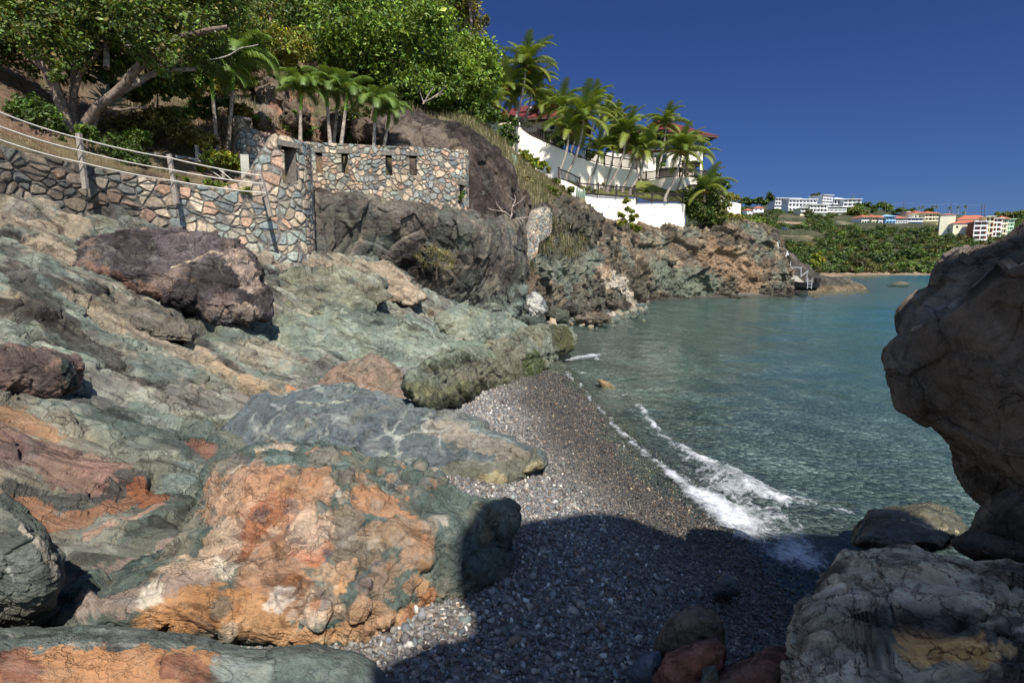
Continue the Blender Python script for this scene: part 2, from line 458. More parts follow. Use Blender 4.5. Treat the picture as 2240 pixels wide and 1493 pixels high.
def flat_material(name, col, rough=0.7, mottle=0.12, sc=3.0, bump=0.15, spec=0.3, metal=0.0, dist=0.01):
    m, nt, out = nmat(name)
    tc = nd(nt, 'TexCoord').outputs['Object']
    n = noise_n(nt, tc, sc, 7, 0.65); n2 = noise_n(nt, tc, sc * 9, 4, 0.6)
    f = mathn(nt, 'ADD', mathn(nt, 'MULTIPLY', n, 0.6), mathn(nt, 'MULTIPLY', n2, 0.4))
    c = mixc(nt, 1.0, tuple(col), ramp(nt, f, [(0.36, 1 - mottle), (0.62, 1 + mottle)]), 'MULTIPLY')
    p = nd(nt, 'BsdfPrincipled', {'Base Color': c, 'Roughness': rough, 'Metallic': metal}); p.inputs['Specular IOR Level'].default_value = spec
    if bump: nt.links.new(nd(nt, 'Bump', {'Height': n2, 'Strength': bump, 'Distance': dist}).outputs[0], p.inputs['Normal'])
    nt.links.new(p.outputs[0], out.inputs[0])
    return m

M = {}
_e1 = at(640, 880, 8.2) - at(110, 600, 7.6); _e1 /= np.linalg.norm(_e1); _e3 = np.array([0.15, -0.35, 0.92]); _e2 = np.cross(_e3, _e1); _e2 /= np.linalg.norm(_e2); _e3 = np.cross(_e1, _e2); BED = (_e1, _e2, _e3)
M['slope'] = rock_material('green_bedrock', 1.0, 1.0, 0.85, 0.55, 0.22, 0.25, speck=0.25, sat=0.92, val=1.0, patch=1.0, bed=0.28)
M['near'] = rock_material('shore_rock', 1.9, 0.9, 0.8, 0.5, 0.2, 0.25, speck=0.3, sat=0.84, val=0.92, patch=0.9, bed=0.5)
M['vein'] = rock_material('veined_rock', 1.6, 0.85, 0.8, 0.5, 0.6, 0.4, speck=0.2, patch=0.7, bed=0.6, val=0.95)
M['purple'] = rock_material('purple_rock', 1.3, 0.8, 0.85, 0.6, 0.12, 0.6, speck=0.5)
M['dark'] = rock_material('dark_rock', 0.8, 0.9, 0.85, 0.6, 0.12, 0.7, speck=0.35)
M['cliff'] = rock_material('cliff_rock', 0.55, 1.0, 0.9, 0.6, 0.1, 0.7, speck=0.2)
M['shade'] = rock_material('brown_rock', 1.3, 0.9, 0.8, 0.6, 0.06, 0.5, speck=0.25, sat=0.95, val=1.5, patch=0.8)
M['fore'] = rock_material('cracked_grey_rock', 2.6, 1.0, 0.8, 0.65, 0.0, 1.0, speck=0.9, crack_scale=1.5, val=2.1, sat=0.9, patch=1.0, crack_mask=False, bed=0.6, tint=(1.08, 1.0, 0.88))
M['wetrock'] = rock_material('wet_rock', 2.0, 0.6, 0.35, 0.5, 0.1, 0.4, speck=0.1, wet=True)
M['soil'] = rock_material('soil', 0.8, 0.9, 0.95, 0.5, 0.0, 0.0, speck=0.35)
M['farsoil'] = rock_material('far_soil', 0.08, 0.9, 0.95, 0.5, 0.0, 0.0, speck=0.2)
M['stone'] = attr_material('wall_stone', 0.85, 0.4, 14, 0.6, dist=0.02, sat=0.7)
M['pebble'] = attr_material('pebble', 0.55, 0.25, 60, 0.0, 0.4)
M['leaf'] = attr_material('leaf', 0.5, 0.15, 3, 0.0, 0.35, transl=0.22)
M['palm'] = attr_material('palm_leaf', 0.42, 0.15, 3, 0.0, 0.45, transl=0.25)
M['bark'] = attr_material('bark', 0.9, 0.5, 9, 0.8, 0.15, dist=0.03)
M['grass'] = attr_material('dry_grass', 0.8, 0.2, 2, 0.0, 0.2, transl=0.2)
M['wood'] = flat_material('weathered_wood', S(150, 140, 130), 0.85, 0.4, 9, 0.6)
M['rope'] = flat_material('white_rope', S(225, 218, 205), 0.8, 0.15, 30, 0.2)
M['stucco'] = flat_material('white_stucco', S(250, 240, 224, 1.0), 0.9, 0.09, 0.8, 0.2)
M['stucco2'] = flat_material('cream_stucco', S(240, 222, 196, 1.05), 0.9, 0.08, 0.8, 0.2)
M['rail'] = flat_material('dark_railing', (0.035, 0.026, 0.024), 0.55, 0.3, 4, 0.1)
M['roof'] = flat_material('red_roof_tile', (0.13, 0.026, 0.024), 0.75, 0.3, 4, 0.4)
M['roof2'] = flat_material('salmon_roof_tile', (0.40, 0.13, 0.075), 0.8, 0.2, 0.5, 0.2)
M['brownwood'] = flat_material('brown_eave', (0.09, 0.055, 0.04), 0.7, 0.3, 3, 0.2)
M['glass'] = flat_material('dark_window', (0.012, 0.014, 0.018), 0.12, 0.2, 1, 0.0, 0.6)
M['concrete'] = flat_material('concrete', S(185, 180, 168), 0.9, 0.25, 3, 0.4)
M['shadeconc'] = flat_material('shaded_concrete', S(150, 150, 152), 0.9, 0.3, 3, 0.4)  # darker copy of the concrete with shade put into its colour
M['white'] = flat_material('white_paint', (0.80, 0.80, 0.80), 0.6, 0.06, 0.3, 0.0)
M['black'] = flat_material('black_rubber', (0.012, 0.012, 0.014), 0.5, 0.3, 4, 0.1)
M['blue'] = flat_material('blue_paint', (0.08, 0.25, 0.62), 0.7, 0.1, 0.3, 0.0)
M['paleblue'] = flat_material('pale_blue_paint', (0.33, 0.56, 0.85), 0.7, 0.08, 0.3, 0.0)
M['navy'] = flat_material('navy_paint', (0.05, 0.09, 0.24), 0.7, 0.1, 0.3, 0.0)
M['yellow'] = flat_material('yellow_paint', (0.80, 0.66, 0.33), 0.7, 0.08, 0.3, 0.0)
M['cream'] = flat_material('cream_paint', (0.74, 0.70, 0.52), 0.7, 0.08, 0.3, 0.0)
M['pink'] = flat_material('pink_paint', (0.72, 0.52, 0.50), 0.7, 0.08, 0.3, 0.0)
M['rust'] = flat_material('rust_red_paint', (0.36, 0.11, 0.06), 0.7, 0.1, 0.3, 0.0)
M['mint'] = flat_material('mint_paint', (0.50, 0.68, 0.50), 0.7, 0.08, 0.3, 0.0)
M['grey'] = flat_material('grey_metal', (0.42, 0.43, 0.45), 0.45, 0.1, 3, 0.0)
M['pole'] = flat_material('pole_wood', (0.10, 0.085, 0.07), 0.9, 0.2, 3, 0.0)
M['lawn'] = flat_material('lawn_ground', S(110, 115, 50), 0.95, 0.4, 2.5, 0.5)
# ------------------------------------------------------------------ shoreline, beach and sea bed
SHORE_PX = [(1850,1330),(1750,1240),(1650,1172),(1560,1112),(1470,1040),(1380,965),(1300,890),(1250,832),(1208,797),(1238,770),(1262,745),(1240,722),(1225,700),(1262,684),(1330,672),(1400,660),(1500,653),(1600,650),(1690,650),(1720,641),(1760,637),(1830,635),(1890,632)]
SHORE = np.concatenate([[[3.0, 1.0]], [[2.95, 2.6]], atz(*np.array(SHORE_PX[1:], float).T, 0.0)[:, :2], [[62, 105], [95, 160], [200, 326], [900, 326]]])

def shore_d(x, y):
    """signed distance to the waterline, positive on land"""
    P = np.stack([x, y], -1); best = np.full(len(P), 1e9); sg = np.ones(len(P))
    for k in range(len(SHORE) - 1):
        a, b = SHORE[k], SHORE[k+1]; d = b - a
        t = np.clip(((P - a) @ d) / (d @ d), 0, 1)
        v = P - (a + t[:, None] * d); r = np.hypot(v[:, 0], v[:, 1])
        s = d[0] * (P[:, 1] - a[1]) - d[1] * (P[:, 0] - a[0])
        nb = r < best; best = np.where(nb, r, best); sg = np.where(nb, np.sign(s), sg)
    return best * sg

def ground_z(x, y):
    d = shore_d(x, y)
    land = 0.17 * np.minimum(d, 3.2) + 0.02 * np.maximum(d - 3.2, 0)
    sea = -np.where(d > -9, 0.085 * -d, 0.765 + 0.22 * (-d - 9)); sea = np.maximum(sea, -5.5)
    return np.where(d > 0, land, sea)

def polar(r0, r1, nr, a0, a1, na):
    r = np.exp(np.linspace(math.log(r0), math.log(r1), nr)); a = np.radians(np.linspace(a0, a1, na))
    x = (r[:, None] * np.sin(a)).ravel(); y = (r[:, None] * np.cos(a)).ravel()
    F = grid_faces(na, nr)
    return x, y, F

x, y, F = polar(0.6, 60, 420, -75, 95, 460)
z = ground_z(x, y)
P3 = np.stack([x, y, 0 * x], -1)
z = z + 0.05 * fbm(P3, 4, 0.6, seed=9) + 0.012 * fbm(P3, 3, 5, seed=10) - 0.02
dd = shore_d(x, y)
C = np.tile(S(120, 112, 104), (len(x), 1))
k = sstep(1.9, 0.6, dd + 0.5 * fbm(P3, 3, 0.7, seed=12))[:, None]
C = C * (1 - k) + S(82, 78, 72) * k
k = sstep(0.0, -1.0, dd)[:, None]
C = C * (1 - k) + np.array([0.115, 0.12, 0.105]) * np.exp(1.7 * fbm(P3, 5, .8, .72, seed=18))[:, None] * k
k = sstep(-9, -22, dd + 3 * fbm(P3, 3, 0.15, seed=15))[:, None]
C = C * (1 - k) + np.array([0.30, 0.33, 0.26]) * k
m, nt, out = nmat('gravel')
P = nd(nt, 'NewGeometry').outputs['Position']
v = nd(nt, 'TexVoronoi', {'Vector': P, 'Scale': 26.0}); v2 = nd(nt, 'TexVoronoi', {'Vector': P, 'Scale': 12.0, 'Randomness': 1.0})
col = nd(nt, 'Attribute', attribute_name='Col').outputs['Color']
ck = ramp(nt, nd(nt, 'SeparateColor', {0: v.outputs['Color']}).outputs[0], [(0.0, 0.35), (0.6, 1.0), (0.9, 1.5), (1.0, 3.0)])
c = mixc(nt, 1.0, col, ck, 'MULTIPLY')
sea = nd(nt, 'Attribute', attribute_name='Sea').outputs['Fac']
ck2 = ramp(nt, nd(nt, 'SeparateColor', {0: v2.outputs['Color']}).outputs[0], [(0.0, 0.35), (0.5, 0.9), (0.85, 1.35), (1.0, 2.2)])
c2 = mixc(nt, 1.0, mixc(nt, 0.3, col, mixc(nt, 1.0, col, nd(nt, 'SeparateColor', {0: v2.outputs['Color']}, mode='RGB').outputs[1], 'MULTIPLY')), ck2, 'MULTIPLY')
c = mixc(nt, sea, c, c2)
h = mathn(nt, 'ADD', v.outputs['Distance'], mathn(nt, 'MULTIPLY', v2.outputs['Distance'], mathn(nt, 'MULTIPLY', sea, 3.0)))
b = nd(nt, 'Bump', {'Height': h, 'Strength': 0.9, 'Distance': 0.03}, invert=True)
p = nd(nt, 'BsdfPrincipled', {'Base Color': c, 'Roughness': 0.6, 'Normal': b.outputs[0]})
nt.links.new(p.outputs[0], out.inputs[0]); M['gravel'] = m
obj('beach', np.stack([x, y, z], -1), F, M['gravel'], cols=C, attrs={'Sea': sstep(-0.1, -0.9, dd)}, kind='structure')

# ------------------------------------------------------------------ pebbles of the beach: too many to count
n = 260000
py_ = R.uniform(0, 1, n) ** 0.75 * 13 + 1.6; py_ = np.where(py_ < 1.7, 1.7, py_)
px_ = R.uniform(-2.6, 3.2, n)
d = shore_d(px_, py_)
dens = np.clip(1.5 - py_ / 11, 0.2, 1)
keep = (d > -0.25) & (R.uniform(0, 1, n) < dens) & (np.abs(px_) < 0.95 * py_ + 0.4)
px_, py_, d = px_[keep], py_[keep], d[keep]; n = len(px_)
P3 = np.stack([px_, py_, 0 * px_], -1)
dry = sstep(0.9, 2.2, d + 0.5 * fbm(P3, 3, 0.8, seed=12) - 0.03 * (py_ - 3) + 0.25)
rad = (0.0085 + 0.006 * dry) * np.exp(R.normal(0, 0.38, n)) * (0.8 + 0.055 * py_); rad = np.clip(rad * .74, 0.0045, 0.035)
base, fi = ico(0)
A = R.normal(size=(n, 3)); A /= np.linalg.norm(A, axis=1)[:, None]
B = np.cross(A, R.normal(size=(n, 3))); B /= np.linalg.norm(B, axis=1)[:, None]; Cc = np.cross(A, B)
ax = np.stack([R.uniform(1.0, 1.55, n), R.uniform(0.8, 1.15, n), R.uniform(0.5, 0.85, n)], 1) * rad[:, None]
Vb = base[None] * (1 + 0.16 * R.uniform(-1, 1, (n, 12, 1)))
Vp = Vb[:, :, :1] * ax[:, None, :1] * A[:, None] + Vb[:, :, 1:2] * ax[:, None, 1:2] * B[:, None] + Vb[:, :, 2:] * ax[:, None, 2:] * Cc[:, None]
gz = ground_z(px_, py_) + 0.05 * fbm(P3, 4, 0.6, seed=9) + 0.012 * fbm(P3, 3, 5, seed=10) - 0.02
Vp = Vp + np.stack([px_, py_, gz + rad * R.uniform(0.0, 0.6, n)], -1)[:, None]
pal_dry = np.array([S(120,118,118), S(142,138,132), S(105,108,112), S(165,152,138), S(98,92,90), S(128,108,92), S(200,196,186), S(112,122,116)])
pal_wet = np.array([S(70,66,64), S(86,80,70), S(52,54,56), S(108,96,80), S(62,68,66), S(108,84,62), S(150,136,112), S(44,42,44)])
ci = R.choice(8, n, p=[.2,.18,.2,.1,.12,.08,.05,.07]); cw = R.choice(8, n, p=[.2,.18,.18,.1,.14,.06,.04,.10])
pc = (pal_dry[ci] * dry[:, None] + pal_wet[cw] * (1 - dry[:, None])) * np.exp(R.normal(0, 0.22, n))[:, None]
pc[R.uniform(0, 1, n) < 0.004] = S(235, 230, 215)
Fp = (fi[None] + 12 * np.arange(n)[:, None, None]).reshape(-1, 3)
m, nt, out = nmat('pebbles')
col = nd(nt, 'Attribute', attribute_name='Col').outputs['Color']; wt = nd(nt, 'Attribute', attribute_name='Wet').outputs['Fac']
p = nd(nt, 'BsdfPrincipled', {'Base Color': col, 'Roughness': mathn(nt, 'SUBTRACT', 0.75, mathn(nt, 'MULTIPLY', wt, 0.5))})
nt.links.new(p.outputs[0], out.inputs[0])
obj('pebbles', Vp.reshape(-1, 3), Fp, m, cols=np.repeat(pc, 12, 0), attrs={'Wet': np.repeat(1 - dry, 12)}, kind='stuff', label='small grey and brown beach pebbles, wet and dark beside the water')

# ------------------------------------------------------------------ the bedrock slope at left
TEAL, TEALD, OLIVE, TAN, PINK, DARK, PURP, ORNG, RUST, GREY, CREAM, BLUEG = (S(134,146,132), S(88,100,96), S(132,130,110), S(172,154,130), S(168,138,126), S(64,58,54), S(98,84,90), S(190,128,74), S(170,92,54), S(120,118,112), S(214,198,170), S(100,118,124))
def gsmooth(d, nu, nv):
    d = d.reshape(nv, nu); p = np.pad(d, 1, mode='edge')
    return ((p[:-2, 1:-1] + p[2:, 1:-1] + p[1:-1, :-2] + p[1:-1, 2:]) * .15 + d * .4).ravel()
rows = [
 [(-420,345,8.4),(0,444,10.4),(200,484,11.5),(380,518,12.8),(560,548,14.4),(690,564,15.8),(840,574,17.2),(950,645,18.6),(1062,716,20.5)],
 [(-420,440,7.2),(0,530,8.8),(180,556,9.8),(350,586,11.0),(540,600,12.8),(680,625,14.3),(820,650,15.8),(930,690,17.0),(1090,738,18.6)],
 [(-420,560,6.0),(0,640,7.2),(160,650,8.2),(330,680,9.4),(500,705,10.6),(660,715,12.2),(800,730,13.4),(930,748,14.6),(1170,752,16.2)],
 [(-420,700,4.8),(0,770,5.9),(150,770,6.8),(320,780,7.8),(480,795,8.8),(640,805,9.9),(780,805,11.0),(920,805,12.0),(1160,795,13.6)],
 [(-420,830,3.9),(0,880,4.8),(150,880,5.4),(320,890,6.1),(470,890,7.0),(610,890,7.9),(740,885,8.8),(870,893,8.7),(1000,885,8.6)],
 [(-420,980,3.1),(0,1020,3.8),(150,1010,4.25),(300,1000,4.7),(450,990,5.2),(600,1000,6.1),(740,1003,6.5),(860,1003,6.6),(960,995,6.7)],
 [(-420,1200,2.5),(0,1220,2.85),(120,1200,3.1),(260,1180,3.35),(420,1160,3.6),(580,1130,4.4),(720,1115,4.9),(830,1100,5.2),(930,1080,5.5)],
 [(-420,1500,1.9),(0,1500,2.1),(120,1440,2.42),(260,1420,2.55),(420,1405,2.68),(580,1385,2.95),(720,1370,3.2),(830,1345,3.5),(930,1300,3.9)],
 [(-420,1900,1.5),(0,1900,1.6),(120,1750,1.8),(260,1720,1.9),(420,1700,2.0),(580,1640,2.2),(720,1600,2.4),(830,1540,2.6),(930,1480,3.0)]]
V, F, N = loft(rows, 820, 760)
V = V.astype(np.float32); N = N.astype(np.float32)
e1 = at(640, 880, 8.2) - at(110, 600, 7.6); e1 /= np.linalg.norm(e1)
e3 = N.mean(0); e3 /= np.linalg.norm(e3); e2 = np.cross(e3, e1); e2 /= np.linalg.norm(e2); e3 = np.cross(e1, e2)
Q = np.stack([V @ e1, V @ e2, V @ e3], -1).astype(np.float32)
sx, sy, sf = proj(V)
far = sstep(3.0, 9.0, sf)
Wq = warp(Q, 0.35, 0.7, 3)
f1, ed1, id1 = facets(Wq, (0.32, 1.0, 0.8), 2, 0.6, 0.42)
f2, ed2, id2 = facets(warp(Q, 0.15, 1.6, 5), (1.0, 2.5, 2.2), 5, 0.6, 0.4)
f3, ed3, id3 = facets(warp(Q, 0.05, 4, 5), (3.0, 6, 6), 8, 0.6, 0.4)
lay = fbm(Q * np.array([0.35, 1.5, 1.5], np.float32), 5, 1.0, 0.55, 21, ridge=True)
d = 0.30 * f1 * (0.35 + 0.65 * far) + 0.15 * f2 * (0.5 + 0.5 * far) + 0.05 * f3 + 0.15 * lay * (0.4 + 0.6 * far) + 0.10 * fbm(V, 4, 0.5, seed=2) + 0.02 * fbm(V, 4, 4, 0.6, seed=3)
d = d - 0.13 * (1 - sstep(0, 0.08, ed1)) * (.3 + .7 * far) - 0.05 * (1 - sstep(0, 0.08, ed2))
d = gsmooth(d, 820, 760)
V = V + N * d[:, None]
sk = Skin(V, TEAL)
sk.noise(OLIVE, 0.5, -0.05, 0.15, 1, 0.7, 6).noise(TAN, 0.8, 0.06, 0.2, 2, 0.6, 7).noise(TEALD, 0.9, 0.04, 0.2, 4, 0.75, 7).noise(GREY, 0.9, 0.03, 0.15, 5, 0.7, 7).noise(S(168,172,156), 2.2, 0.12, 0.22, 6, 0.6, 7)
# dark weathering crust on the high parts, streaked along the dip
hi = sstep(1.1, 2.3, V[:, 2])
n = fbm(Q * np.array([0.3, 1.6, 1.6], np.float32), 6, 1.3, 0.62, 31)
sk.mix(DARK, 0.85 * hi * sstep(0.02, 0.22, n + 0.1 * (id1 % 7 / 7.0 - 0.5)))
sk.mix(TAN, 0.6 * hi * sstep(0.10, 0.3, fbm(Q * np.array([0.4, 1.4, 1.4], np.float32), 5, 2.0, 0.6, 37)))
tone = 0.86 + 0.3 * (hash01(id1, 21)) ; tone *= 0.9 + 0.22 * hash01(id2, 22); sk.mul(tone)
st = sk.stain
st([(20,470),(140,500)], 55, TAN, 0.7); st([(100,540),(160,560)], 40, TAN, 0.9); st([(30,600),(130,690)], 45, DARK, 0.8); st([(20,660),(230,760),(330,830)], 28, DARK, 0.75)
st([(230,640),(430,740),(560,840)], 20, DARK, 0.7); st([(160,640),(260,700)], 30, TAN, 0.7); st([(280,700),(480,800),(640,880)], 26, TAN, 0.75); st([(420,740),(560,830)], 18, S(196,168,132), 0.7)
st([(600,560),(800,590)], 40, TAN, 0.7); st([(640,610),(720,640)], 34, DARK, 0.6); st([(930,650),(980,680)], 30, S(110,98,90), 0.5); st([(835,690)], 12, RUST, 0.95); st([(640,840),(690,870)], 14, ORNG, 0.95)
st([(760,740),(1000,760),(1100,740)], 60, S(126,146,130), 0.8); st([(200,850),(270,870)], 26, S(146,150,140), 0.8); st([(700,770),(860,780)], 45, S(122,142,128), 0.7)
st([(1000,700),(1060,730)], 30, S(132,150,132), 0.8)
st([(0,940),(140,990),(250,1040)], 85, S(150,116,100), 0.85); st([(30,900),(90,930)], 40, S(186,138,96), 0.8); st([(200,1010),(260,1060)], 40, S(172,132,118), 0.8); st([(0,1000),(60,960)], 36, S(120,96,92), 0.8)
st([(260,900),(420,960),(480,990)], 60, TEALD, 0.85); st([(40,1070),(220,1100),(300,1040)], 34, S(82,88,84), 0.85); st([(330,1140),(430,1060)], 60, S(104,116,106), 0.9); st([(440,960),(470,990)], 24, S(150,100,80), 0.8)
st([(430,1010),(380,1060)], 30, S(138,152,142), 0.8)
st([(10,1085),(60,1090)], 18, S(176,122,84), 0.9); st([(60,1100),(120,1140),(220,1110),(330,1070)], 28, S(170,120,86), 0.9); st([(300,1055),(335,1085)], 26, S(168,104,64), 0.95); st([(200,1160),(350,1095)], 14, S(206,160,136), 0.8)
st([(230,1210),(360,1150),(450,1100)], 36, S(108,112,98), 0.8); st([(200,1280),(330,1240),(430,1190)], 44, S(164,140,128), 0.9); st([(180,1340),(300,1320)], 46, S(196,172,146), 0.9)
st([(270,1330),(350,1300)], 22, S(160,140,150), 0.8); st([(320,1340),(420,1290),(500,1240)], 26, S(228,212,184), 0.95); st([(440,1190),(500,1160)], 40, S(206,170,132), 0.85)
obj('bedrock', V, F, M['slope'], cols=sk.C, kind='structure')

# ------------------------------------------------------------------ rocks that lie on it, one object each
def rock(name, outline, Y0, mat, base, label, cat='boulder', dpx=0, dpy=0, front=0.5, back=0.6, k=0.7, level=6, fs=1.0, amp=1.0, paint=None, facet=1.0, group=None, c=None, seed=1, smooth=True, lump=None, fb=1.0, bias=0.0):
    V, F, N = boulder(outline, Y0, dpx, dpy, front, back, k, level, c)
    Wv = warp(V, 0.12 / fs, 1.2 * fs, seed)
    a1, e1_, i1 = facets(Wv, 0.9 * fs, seed, 0.6, 0.2); a2, e2_, i2 = facets(warp(V, 0.06 / fs, 3 * fs, seed + 2), 2.6 * fs, seed + 3, 0.55, 0.2)
    a3, e3_, i3 = facets(V, 7 * fs, seed + 9, 0.55, 0.2)
    bd = fbm(np.stack([V @ BED[0] * .4, V @ BED[1] * 1.7, V @ BED[2] * 1.7], -1), 5, 1.5 * fs, .58, seed + 13, ridge=True)
    d = 0.09 * bd + facet * (0.26 * a1 + 0.14 * a2 + 0.05 * a3) + (lump(V, fs, seed) if lump else 0) + fb * 0.10 * fbm(V, 5, 1.1 * fs, 0.55, seed + 5) + 0.035 * fbm(V, 4, 5 * fs, 0.6, seed + 7) - 0.02 * facet * (1 - sstep(0, 0.05, e2_))
    V = V + N * (d * amp / fs - bias)[:, None]
    sk = Skin(V, base)
    sk.mul(0.85 + 0.3 * hash01(i1, 3) * facet + 0.15 * (1 - facet))
    if paint: paint(sk)
    return obj(name, V, F, mat, cols=sk.C, label=label, cat=cat, group=group, smooth=smooth)

def p_purple(s):
    s.noise(S(60,52,54), 1.2, -0.15, 0.15, 2, 0.85).noise(S(150,122,104), 1.6, 0.12, 0.3, 3, 0.7).noise(S(128,116,128), 1.0, 0.1, 0.35, 6, 0.6)
    s.stain([(530,555),(560,610)], 26, S(178,152,134), 0.9).stain([(540,660),(560,690)], 24, S(168,146,124), 0.9).stain([(200,600),(330,650)], 22, S(150,104,76), 0.7).stain([(370,525),(450,535)], 30, S(120,106,112), 0.7)
    s.stain([(380,580),(430,560),(470,545),(540,560)], 3, S(200,176,140), 0.9, rough=0.2)
rock('boulder', [(115,585),(150,560),(205,532),(300,514),(420,518),(505,535),(545,556),(572,590),(582,640),(584,690),(535,698),(468,713),(440,690),(380,664),(310,632),(230,606),(150,592)], 10.2, M['purple'], S(92,80,82), 'big dark purple boulder resting on the slope below the stone wall', dpx=0.0035, dpy=-0.004, front=0.45, back=0.9, level=7, fs=1.15, paint=p_purple, seed=4)
def p_left(s): s.noise(S(84,74,70), 1.6, -0.1, 0.2, 2, 0.85).noise(S(176,132,110), 1.8, 0.0, 0.25, 3, 0.7).stain([(160,800),(168,840)], 22, S(66,80,76), 0.9)
rock('boulder', [(-160,780),(-40,762),(40,762),(110,772),(160,788),(178,826),(172,848),(140,862),(80,874),(0,852),(-100,840)], 5.35, M['near'], S(142,112,100), 'pinkish brown boulder with an undercut base at the left edge', dpx=0.0025, front=0.35, back=0.5, fs=1.6, amp=0.8, paint=p_left, seed=9)
def p_bl(s): s.noise(S(118,112,96), 1.5, 0.0, 0.3, 2, 0.6).noise(S(70,80,74), 2, -0.1, 0.2, 3, 0.6).stain([(60,1150),(110,1200),(134,1260)], 12, S(196,186,166), 0.85).stain([(10,1240),(80,1330)], 4, S(190,190,180), 0.6)  # pale rim on the upper right edge is sunlight painted into the colour
rock('boulder', [(-260,1010),(-90,1040),(0,1088),(60,1130),(100,1168),(132,1215),(138,1265),(122,1335),(60,1378),(0,1392),(-160,1420),(-280,1300)], 2.5, M['near'], S(96,104,96), 'grey green boulder at the lower left casting a shadow on orange rock', front=0.28, back=0.3, fs=2.4, amp=0.7, paint=p_bl, facet=0.7, seed=12, level=7)
def p_slab(s):
    s.noise(S(96,104,98), 1.6, -0.1, 0.2, 2, 0.7)
    s.stain([(-20,1450),(150,1450),(300,1460),(440,1450)], 48, S(194,132,70), 0.97).stain([(20,1430),(60,1470)], 30, S(142,84,60), 0.8).stain([(380,1440),(450,1480)], 30, S(140,86,62), 0.8).stain([(500,1440),(560,1480)], 34, S(160,172,160), 0.85).stain([(150,1400),(300,1402)], 5, S(176,170,156), 0.6)
    s.stain([(650,1470),(780,1480)], 50, S(110,128,120), 0.8)
rock('boulder', [(-300,1400),(-100,1386),(0,1384),(150,1374),(300,1384),(450,1408),(560,1428),(690,1424),(780,1438),(835,1470),(850,1530),(800,1700),(300,1800),(-300,1800)], 2.05, M['near'], S(106,118,110), 'low orange and green slab along the bottom left', dpx=0.0004, dpy=-0.001, front=0.22, back=0.28, k=0.5, fs=2.4, amp=0.45, paint=p_slab, facet=0.5, seed=15, level=7, c=(270,1560))
def lump_cong(V, fs, seed):
    # rounded clasts standing proud of the matrix, and pits between them
    vec, vid, f1, f2 = worley(warp(V, 0.08, 3, 5) * 3.2, 6); k = (hash01(vid, 40) > 0.45)
    vec2, vid2, g1, g2 = worley(warp(V, 0.04, 6, 6) * 7.5, 7); k2 = (hash01(vid2, 41) > 0.5)
    n = 0.13 * k * sstep(0.62, 0.5, f1) * (0.4 + hash01(vid, 42)) + 0.09 * k2 * sstep(0.55, 0.42, g1) - 0.14 * sstep(0.25, 0.6, fbm(V, 4, 4, .6, 43))
    return n * sstep(-0.4, 0.9, V[:, 0] + 1.6) * sstep(-0.3, -0.75, V[:, 0])
